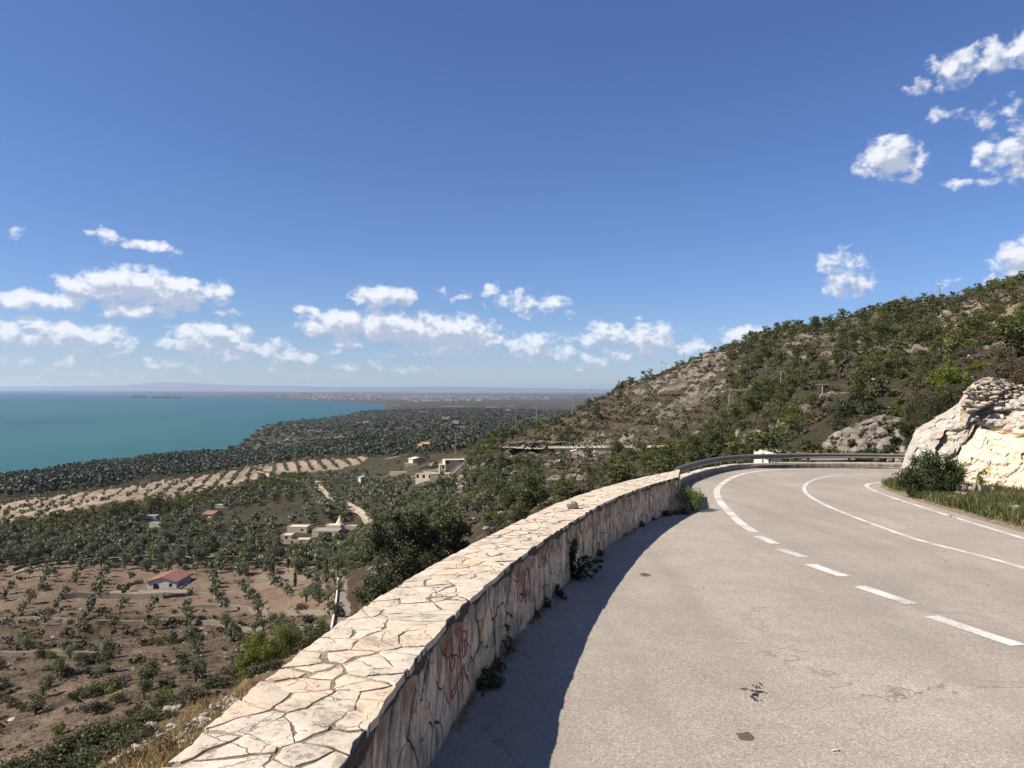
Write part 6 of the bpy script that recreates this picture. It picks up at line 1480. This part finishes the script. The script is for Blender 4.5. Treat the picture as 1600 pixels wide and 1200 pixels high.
# ------------------------------------------------------------------ buildings
M_TILE = simple('red_roof_tile', (.25, .125, .10), .85, var=.25, scale=1.2); M_GLASSD = simple('dark_window', (.02, .02, .022), .3); M_GREYR = simple('grey_flat_roof', (.27, .28, .30), .8, var=.1)
M_ROOFC = simple('pale_flat_roof', (.58, .52, .43), .9)
def house(px, py, w_, d_, eave, ridge, label, rz=0, wm=None, rm=None, cat='house', ymin=120, doors=(), name='house', z_off=0.0, Yd=None):
    g = GT(px, py, ymin) if Yd is None else P(px, py, Yd); o = empty(name, (g.x, g.y, g.z + z_off), rz); tag(o, label, cat); wm = wm or M_WHITEP; rm = rm or M_TILE
    mb = MB(); W = w_ / 2
    if ridge > eave: # gable faces -Y
        mb.add([(-W, 0, -2), (W, 0, -2), (W, 0, eave), (0, 0, ridge), (-W, 0, eave), (-W, d_, -2), (W, d_, -2), (W, d_, eave), (0, d_, ridge), (-W, d_, eave)], [(0, 1, 2, 3, 4), (9, 8, 7, 6, 5), (1, 6, 7, 2), (5, 0, 4, 9)]); mb.build('wall', wm, o)
        r = MB(); sl = (ridge - eave) / W; e = .35
        for s in (-1, 1): r.add([(s * (W + e), -e, eave - sl * e + .03), (0, -e, ridge + .03), (0, d_ + e, ridge + .03), (s * (W + e), d_ + e, eave - sl * e + .03), (s * (W + e), -e, eave - sl * e + .2), (0, -e, ridge + .2), (0, d_ + e, ridge + .2), (s * (W + e), d_ + e, eave - sl * e + .2)], [(0, 1, 2, 3), (4, 7, 6, 5), (0, 4, 5, 1), (1, 5, 6, 2), (2, 6, 7, 3), (3, 7, 4, 0)])
        r.build('roof', rm, o)
    else:
        mb.box((0, d_ / 2, eave / 2 - 1), (w_, d_, eave + 2)); mb.build('wall', wm, o)
        r = MB(); r.box((0, d_ / 2, eave + .06), (w_ - .5, d_ - .5, .12)); r.build('roof', rm, o)
        r = MB()
        for (x, y, a_, b_) in ((0, .1, w_ + .1, .25), (0, d_ - .1, w_ + .1, .25), (-W + .1, d_ / 2, .25, d_ - .3), (W - .1, d_ / 2, .25, d_ - .3)): r.box((x, y, eave + .18), (a_, b_, .36))
        r.build('parapet', wm, o)
    for (kind, x, z, a_, b_) in doors:
        q = MB()
        if kind == 'arch':
            pts = [(x - a_ / 2, -.03, 0), (x + a_ / 2, -.03, 0)] + [(x + a_ / 2 * math.cos(t_), -.03, b_ - a_ / 2 + a_ / 2 * math.sin(t_)) for t_ in np.linspace(0, math.pi, 9)]
            q.add(pts + [(p_[0], .25, p_[2]) for p_ in pts], [tuple(range(11))] + [(k, (k + 1) % 11, 11 + (k + 1) % 11, 11 + k) for k in range(11)]); q.build('door', M_GLASSD, o)
        else: q.box((x, .02, z), (a_, .14, b_)); q.build('door' if kind == 'door' else 'window', M_GLASSD, o)
    return o
hm = house(252.5, 920, 8.4, 10, 1.95, 3.2, 'white farmhouse with red tiled gable roof and arched door', doors=[('arch', -1.6, 0, 1.7, 1.5), ('window', 2.5, 1.1, .8, .9)], name='farmhouse')
house(262, 906, 3, 3, 1.4, 1.4, 'low stone shed beside the red-roofed farmhouse', wm=M_TERR, rm=M_CONC, name='shed') if False else None
# steps and low platforms round the farmhouse
terrace([(182, 921), (205, 915), (222, 912)], .9, 'stone platform edge left by the gable of the farmhouse'.replace('left by', 'beside'))
terrace([(280, 921), (292, 912), (298, 906)], .5, 'pale kerb along the long side of the farmhouse', m=M_WHITEW)
house(375, 901, 3.2, 3, 1.9, 1.9, 'small cream hut behind the cypress garden', wm=M_CREAM, rm=M_ROOFC, name='hut')
# cream villa with the pointed cone
house(464, 832, 8, 6, 1.9, 1.9, 'flat-roofed cream wing at the back of the cone villa', wm=M_CREAM, rm=M_ROOFC, name='villa_wing', doors=[('window', 2, 1.1, .8, .8)])
house(447, 850, 4, 5, 3.0, 3.0, 'tall cream block at the grove end of the cone villa', wm=M_CREAM, rm=M_ROOFC, name='villa_wing', doors=[('window', 0, 2.4, .8, 1.1)])
house(464, 852, 9, 4, 1.8, 1.8, 'long low cream front block of the cone villa', wm=M_CREAM, rm=M_ROOFC, name='villa_wing', doors=[('window', -2, 1.1, .8, .7), ('door', 1.4, .8, .8, 1.5)])
house(508, 839, 10.5, 7, 2.2, 2.2, 'low pavilion with wide grey-blue flat roof', wm=M_CREAM, rm=M_GREYR, name='pavilion', doors=[('door', 0, 1, 5, 1.8)])
house(520, 833, 6, 5, 2.8, 2.8, 'small cream block between pavilion and cone', wm=M_CREAM, rm=M_ROOFC, name='villa_wing')
g = GT(531, 829, 150); mb = MB(); n_ = 14
prof_ = [(4.2, -1), (4.0, .8), (2.6, 2.0), (1.5, 3.2), (.7, 4.8), (.12, 6.2)]
for i, (r_, z_) in enumerate(prof_):
    for k in range(n_): mb.V.append((r_ * math.cos(6.283 * k / n_), r_ * math.sin(6.283 * k / n_), z_))
    if i: mb.F += [((i - 1) * n_ + k, (i - 1) * n_ + (k + 1) % n_, i * n_ + (k + 1) % n_, i * n_ + k) for k in range(n_)]
mb.F.append(tuple(5 * n_ + k for k in range(n_)))
o = mb.build('cone_roof_hut', M_CREAM, smooth=False, loc=g); tag(o, 'cream hut with tall pointed cone roof beside the grey pavilion', 'hut')
house(545, 829, 6, 3, 1.6, 1.6, 'low cream wall block beside the cone roof hut', wm=M_CREAM, rm=M_ROOFC, name='annex')
house(464, 858, 5, 2, .9, .9, 'low pale platform in the grove below the cone villa', wm=M_CONC, rm=M_ROOFC, name='platform')
# hillside villa complex
house(712, 727, 10, 8, 2.6, 2.6, 'upper cream block of the hillside villa', .25, M_CREAM, M_ROOFC, name='villa_block', doors=[('window', -4, 2, 1.5, 1.6), ('window', 3, 2, 1.5, 1.6)])
house(700, 737, 8, 6, 2.8, 2.8, 'middle cream block with high front of the hillside villa', .15, M_CREAM, M_ROOFC, name='villa_block', doors=[('window', -2, 2.2, 1.2, 1.5), ('door', 3, 1.2, 1.2, 2.2)])
house(662, 752, 8, 9, 3.2, 3.2, 'lower front block of the hillside villa with grey roof', -.3, M_CREAM, M_GREYR, name='villa_block', doors=[('window', -3, 2.4, 1.2, 1.5), ('window', 0, 2.4, 1.2, 1.5), ('window', 3, 2.4, 1.2, 1.5)])
house(688, 750, 9, 5, 2.2, 2.2, 'low east block of the hillside villa half hidden by trees'.replace('east ', ''), .1, M_CREAM, M_ROOFC, name='villa_block', doors=[('window', 0, 1.6, 1.2, 1.2)])
house(655, 724, 9, 6, 2.6, 3.6, 'small cream gabled house above the hillside villa', .6, M_CREAM, M_ROOFC, name='cottage')
house(642, 729, 8, 4, 1.6, 1.6, 'low pale terrace building beside the hillside villa', .1, M_CREAM, M_ROOFC, name='annex')
house(622, 742, 10, 3, 1.2, 1.2, 'low pale wall block among the trees below the villa', .0, M_CREAM, M_ROOFC, name='annex')
house(673, 703, 12, 9, 3.6, 6, 'distant house with an orange tiled roof among pines', .9, M_CREAM, simple('orange_tile', (.42, .21, .13), .9), name='house')
house(575, 752, 9, 5, 2.2, 3.4, 'small grey roofed farm shed beside the track', .5, M_CREAM, M_GREYR, name='shed')
house(340, 806, 9, 5, 1.3, 2.3, 'long low shed with a faded red roof in the groves', 1.4, M_CREAM, simple('faded_red_roof', (.27, .13, .10), .9), name='shed')
house(235, 811, 5, 4, 1.3, 1.3, 'grey roofed hut in front of the dark pines', .1, M_WHITEP, M_GREYR, name='hut')
house(242, 824, 5, 3, 1.6, 1.6, 'tiny white hut among the olive rows', .0, M_WHITEP, M_CONC, name='hut')
house(347, 794, 7, 3, 1.4, 1.4, 'small white roofed shelter above the faded red shed', .1, M_WHITEP, M_WHITEP, name='shelter')
house(146, 858, 2.6, 2.6, 3, 3, 'dark little tower hut in the middle of the groves', 0, simple('dark_hut', (.10, .09, .07), .9), M_TERR, name='tower_hut')
house(265, 804, 4, 3, 1.8, 1.8, 'pale hut beside the dark pine belt', .2, M_WHITEP, M_ROOFC, name='hut')
M_PINKG = simple('pink_plaster', (.48, .36, .30), .9)
for k, (a_, b_, w_, d2, h_, m_, lb) in enumerate(((518, 687, 22, 10, 3, M_PINKG, 'long pink-grey farm building on the plain'), (537, 686, 20, 10, 3.2, M_PINKG, 'second long pink-grey farm building on the plain, with a cream gable'), (556, 684, 24, 10, 3, M_PINKG, 'wide greyish farm building on the plain before the pale road'), (503, 693, 14, 8, 3, M_WHITEP, 'white farm building on the plain before the pink ones'), (585, 684, 9, 8, 5, M_WHITEP, 'small white house on the plain beside the pale road'), (460, 679, 9, 7, 3, M_CREAM, 'tiny cream house near the shore'), (497, 676, 8, 6, 3, M_WHITEP, 'tiny white house in the coastal grove'), (410, 709, 10, 6, 3, M_PINKG, 'reddish house close to the coast tip'), (572, 661, 16, 8, 4, M_WHITEP, 'white house beyond the farm buildings'), (560, 662, 14, 8, 4, M_CREAM, 'cream house beyond the farm buildings'), (634, 653, 18, 8, 4, M_CREAM, 'cream house on the wide dark plain'), (660, 645, 24, 10, 5, M_CREAM, 'far pale house on the dark plain'), (680, 659, 14, 8, 4, M_CREAM, 'pale house in the wide grove'), (712, 662, 12, 8, 5, M_WHITEP, 'white house before the plain pylons'), (697, 655, 20, 10, 5, M_CREAM, 'pale farm on the plain below the town'), (768, 637, 44, 14, 7, M_PINKG, 'long pinkish farm on the far plain'), (795, 642, 16, 10, 6, M_CREAM, 'small far farmhouse near the hill edge'), (650, 628, 36, 20, 10, M_WHITEP, 'white house at the edge of the town'))):
    house(a_, b_, w_, d2, h_, h_, lb, .1, m_, m_ if m_ is not M_PINKG else M_PINKG, name='house', ymin=300)
# white warehouses by the town, and the town itself
def far_box(px0, px1, py, hpx, Y, m, name, label, cat):
    a_, b_ = P(px0, py, Y), P(px1, py, Y); mb = MB(); h = hpx * Y / FPX; mb.box(((a_.x + b_.x) / 2, Y + 30, a_.z + h / 2 - 5), (b_.x - a_.x, 60, h + 10))
    o = empty(name, (0, 0, 0)); tag(o, label, cat); mb.build('wall', m, o); r = MB(); r.box(((a_.x + b_.x) / 2, Y + 30, a_.z + h + 1), (b_.x - a_.x + 2, 62, 2)); r.build('roof', M_ROOFC, o)
M_BRIGHTW = simple('white_cladding', (.80, .80, .80), .6, var=.03)
far_box(657.5, 668, 628.2, 3.0, 6800, M_BRIGHTW, 'warehouse', 'long white warehouse in front of the town, its narrower half', 'warehouse')
far_box(669, 686, 628.2, 3.0, 6800, M_BRIGHTW, 'warehouse', 'long white warehouse in front of the town, its wider half', 'warehouse')
for k, (a_, b_, y, h) in enumerate(((637, 642, 628, 2), (644, 650, 628.4, 2.4), (695, 700, 627, 2.2), (702, 706, 626.5, 2.4), (710, 714, 627, 2.2), (729, 734, 626.6, 2.4), (744, 752, 626.5, 2.0))):
    far_box(a_, b_, y, h, 7000, M_BRIGHTW if k > 1 else M_CREAM, 'factory', 'pale industrial hall by the long white warehouse, %s from the sea' % ordinal(k), 'factory')
D.objects['factory']['group'] = 'pale industrial halls by the town'
for o in D.objects:
    if o.name.startswith('factory'): o['group'] = 'pale industrial halls by the town'
M_TOWN = leaf_mat('town_walls', [(.40, .36, .31), (.30, .22, .18), (.50, .47, .43), (.25, .23, .21), (.42, .33, .27)], 0, True)
TV = []; TF = []; TT = []; rt = np.random.default_rng(8)
for k in range(1500):
    px = rt.normal(600, 75) if k < 950 else rt.uniform(430, 900); Yk = rt.uniform(7600, 12500); 
    if px < 430: continue
    x = ray(px, 620)[0] * Yk; z = float(height(np.array([x]), np.array([Yk]), False)[0])
    if z < SEA + 1: continue
    w_, h_ = rt.uniform(12, 40), rt.uniform(8, 20) * (1 if k < 950 else .6); b_ = len(TV)
    for (i, j, l) in ((-1, 0, -8), (1, 0, -8), (1, 1, -8), (-1, 1, -8), (-1, 0, h_), (1, 0, h_), (1, 1, h_), (-1, 1, h_)): TV.append((x + i * w_ / 2, Yk + j * 20, z + l))
    TF += [(b_, b_ + 1, b_ + 5, b_ + 4), (b_ + 1, b_ + 2, b_ + 6, b_ + 5), (b_ + 4, b_ + 5, b_ + 6, b_ + 7), (b_ + 3, b_, b_ + 4, b_ + 7)]; TT += [rt.random()] * 8
T = np.array(TT); tag(link('far_town', np_mesh('far_town', TV, TF, [M_TOWN], colors=np.stack([T] * 3, 1))), kind='stuff', label='hazy town along the far shore')
# harbour jetty with its cranes
mj = simple('jetty_dark', (.08, .08, .085), .9); jt = empty('harbour_jetty'); tag(jt, 'long thin harbour jetty with dark cranes far out in the bay', 'jetty')
a_, b_ = P(190, 621.4, 9200), P(575, 627.2, 7600); mb = MB(); d = (b_ - a_); 
V = [a_ + Vector((0, 0, 6)), b_ + Vector((0, 0, 6)), b_ + Vector((0, 14, 6)), a_ + Vector((0, 14, 6)), a_ + Vector((0, 0, 1)), b_ + Vector((0, 0, 1)), b_ + Vector((0, 14, 1)), a_ + Vector((0, 14, 1))]
zj = lambda v: (v.x, v.y, SEA + 8 if v.z > -1e9 else 0)
V = [(v.x, v.y, SEA + (10 if i < 4 else 5)) for i, v in enumerate(V)]; mb.add(V, [(0, 1, 2, 3), (7, 6, 5, 4), (0, 4, 5, 1), (2, 6, 7, 3)]); mb.build('deck', mj, jt)
for k in range(40):
    f = k / 39; q = a_ + d * f; mb = MB(); mb.box((q.x, q.y + 7, SEA + 1), (3, 8, 12)); mb.build('pier', mj, jt)
for (x0, x1, hh) in ((212, 231, 22), (254, 291, 24)):
    q0 = a_ + d * ((x0 - 190) / 385); q1 = a_ + d * ((x1 - 190) / 385); mb = MB(); mb.box(((q0.x + q1.x) / 2, (q0.y + q1.y) / 2, SEA + 9), (q1.x - q0.x, 60, 18)); mb.build('platform', mj, jt)
    for k in range(5):
        q = q0.lerp(q1, (k + .5) / 5); mb = MB(); h2 = hh * (.8 + .9 * rt.random()) * (2.0 if k == 2 and x0 > 250 else 1); mb.tube([(q.x, q.y, SEA + 10), (q.x, q.y, SEA + 10 + h2)], [3.2, 2.2], 4); mb.tube([(q.x - 10, q.y, SEA + 10 + h2 * .8), (q.x + 14, q.y, SEA + 10 + h2)], [1.6, 1.2], 4); mb.build('crane', mj, jt)

# ------------------------------------------------------------------ cypresses
for k, (a_, b_, h_, lb) in enumerate(((337, 913, 5.0, 'slim dark cypress beside the path near the farmhouse'), (427, 895, 3.4, 'slim dark cypress behind the garden wall'), (450, 888, 3.6, 'dark cypress at the back of the garden'), (461, 917, 4.6, 'slim dark cypress on the lower garden edge'), (498, 910, 6.0, 'tall dark cypress under the big olive crowns'), (510, 911, 6.4, 'tallest dark cypress beside the concrete track'))):
    g = GT(a_, b_, 100); o = empty('cypress_tree', g); tag(o, lb, 'tree'); rg_ = np.random.default_rng(k)
    zs = np.linspace(.1, .97, 9); V, F = leaves([(0, 0, z * h_) for z in zs], [h_ * .10 * math.sin(math.pi * min(.98, z * .8 + .18)) + .05 for z in zs], 500, .30, rg_, 1.6); link('crown', np_mesh('cypress_crown', V, F, [L_BUSH]), o)
    mb = MB(); mb.tube([(0, 0, -.3), (0, 0, h_ * .4)], [.12, .06], 5); mb.build('trunk', M_BARKD, o)
# ------------------------------------------------------------------ power poles
M_POLE = simple('pole_grey', (.34, .32, .29), .8); M_STEELG = simple('lattice_steel', (.30, .29, .27), .7, .3)
poles = [(806, 671, 640, 'pole', 'thin pole in front of the plain at the foot of the hill'), (838, 661, 627, 'pole', 'thin pole standing out against the dark plain'), (897, 649, 617, 'lattice', 'lattice pylon at the edge of the hill shoulder'), (923, 617, 607, 'pole', 'short pole on the low skyline of the hill'), (1034, 578, 565, 'pole', 'pole on the skyline of the hill, lower of the skyline pair'), (1039, 577, 567, 'pole', 'slim twin pole on the hill skyline'), (1069, 562, 551, 'pole', 'pole with a thin mast on the skyline near the clouds'), (1099, 570, 547, 'pole', 'tall pole before the skyline pines'), (1142, 653, 606, 'lattice', 'tall lattice pylon in front of the wooded flank'), (1172, 583, 560, 'pole', 'pole on the terraced hillside above the pylon'), (1220, 603, 578, 'pole', 'grey pole among the pines of the hill'), (1285, 618, 600, 'pole', 'short grey pole in the wooded flank'), (1394, 484, 470, 'pole', 'small pole on the upper skyline'), (474, 760, 747, 'pole', 'grey pole below the sandy field'), (537, 800, 781, 'pole', 'grey pole beside the dirt track'), (712, 710, 676, 'pole', 'thin pylon above the hillside villa'), (645, 702, 686, 'pole', 'thin pole among pines near the orange roof'), (270, 875, 858, 'pole', 'slim pole at the lane behind the brown field'), (350, 872, 861, 'pole', 'slim pole behind the field wall'), (1467, 462, 446, 'lattice', 'tiny mast on the upper skyline of the hill')]
PT = {}
for a_, b_, tp, kind, lb in poles:
    g = GT(a_, b_, 60)
    if g.y > 900: g = P(a_, b_, 330)
    hgt_ = (b_ - tp) * g.y / FPX; o = empty('power_pole' if kind == 'pole' else 'lattice_pylon', g); tag(o, lb, 'pole' if kind == 'pole' else 'pylon')
    mb = MB()
    r0 = max(.09, g.y * .00032)
    if kind == 'pole':
        mb.tube([(0, 0, -1), (0, 0, hgt_)], [r0 * 1.2, r0 * .7], 6); mb.build('post', M_POLE, o)
        mb = MB(); mb.box((0, 0, hgt_ * .94), (1.8, .14, .14)); mb.build('crossarm', M_POLE, o)
    else:
        for sx_, sy_ in ((-1, -1), (1, -1), (1, 1), (-1, 1)): mb.tube([(sx_ * .9, sy_ * .9, -1), (sx_ * .25, sy_ * .25, hgt_)], .08, 4)
        for k in range(int(hgt_ / 1.4)):
            z0 = k * 1.4; w0 = .9 - .65 * z0 / hgt_; w1 = .9 - .65 * (z0 + 1.4) / hgt_
            mb.tube([(-w0, -w0, z0), (w1, -w1, z0 + 1.4)], .05, 3); mb.tube([(w0, -w0, z0), (-w1, -w1, z0 + 1.4)], .05, 3)
        mb.build('lattice', M_STEELG, o); mb = MB(); mb.box((0, 0, hgt_ * .96), (3.2, .2, .2)); mb.build('crossarm', M_STEELG, o)
    PT[(a_, b_)] = g + Vector((0, 0, hgt_ * .95))
def wire(p, q, sag, label):
    mb = MB(); n_ = 14; r = .012 * max(1, (p.y + q.y) / 2 / 120)
    for dx_ in (-.7, .7):
        pts = []
        for i in range(n_ + 1): f = i / n_; v = p.lerp(q, f); pts.append((v.x + dx_, v.y, v.z - sag * 4 * f * (1 - f)))
        mb.tube(pts, r, 3, False)
    tag(mb.build('power_line', M_STEELG), label, 'cable')
K = list(PT.values())
wire(PT[(897, 649)], PT[(1142, 653)], 3, 'pair of cables from the shoulder pylon to the flank pylon')
wire(PT[(1142, 653)], P(1420, 585, 170), 3, 'pair of cables sagging across the wooded hill flank')
wire(PT[(1220, 603)], PT[(1142, 653)], 1.5, 'pair of cables between the grey pole and the tall pylon')
wire(PT[(1220, 603)], P(1300, 612, 150), 2, 'pair of cables descending through the pines')
wire(PT[(474, 760)], PT[(537, 800)], 4, 'pair of thin cables over the dirt track')
wire(PT[(537, 800)], P(655, 812, 200), 6, 'thin cables sagging from the track pole towards the dark trees')
# white barrel tank near the wall
g = GT(498, 984, 60); mb = MB(); mb.tube([(-.7, 0, .35), (.7, .3, .35)], .38, 12); tag(mb.build('water_tank', M_WHITEP, loc=g), 'small white cylindrical tank lying by the brush heap', 'tank')

# ------------------------------------------------------------------ haze
hm_, t, b = mat('haze'); hm_.node_tree.nodes.remove(b); v = t.n.new('ShaderNodeVolumePrincipled')
v.inputs['Color'].default_value = (.62, .78, 1.0, 1); v.inputs['Density'].default_value = HAZE; v.inputs['Anisotropy'].default_value = .3
t.l.new(v.outputs[0], hm_.node_tree.nodes['Material Output'].inputs['Volume'])
mb = MB(); mb.box((0, 15000, 95), (130000, 100000, 430)); tag(mb.build('haze', hm_), kind='stuff', label='thin blue summer haze over the bay')

# every surface colour above was chosen for a softer sun; scale them all down alike, so that shadows come out deeper
for m_ in D.materials:
    if not m_.use_nodes: continue
    t = NT(m_.node_tree)
    for nd in list(m_.node_tree.nodes):
        if nd.type not in ('BSDF_PRINCIPLED', 'BSDF_TRANSLUCENT'): continue
        sk = nd.inputs['Base Color' if nd.type == 'BSDF_PRINCIPLED' else 'Color']
        if sk.is_linked:
            src = sk.links[0].from_socket; t.l.new(t.mix(1.0, src, (ALB, ALB, ALB), 'MULTIPLY'), sk)
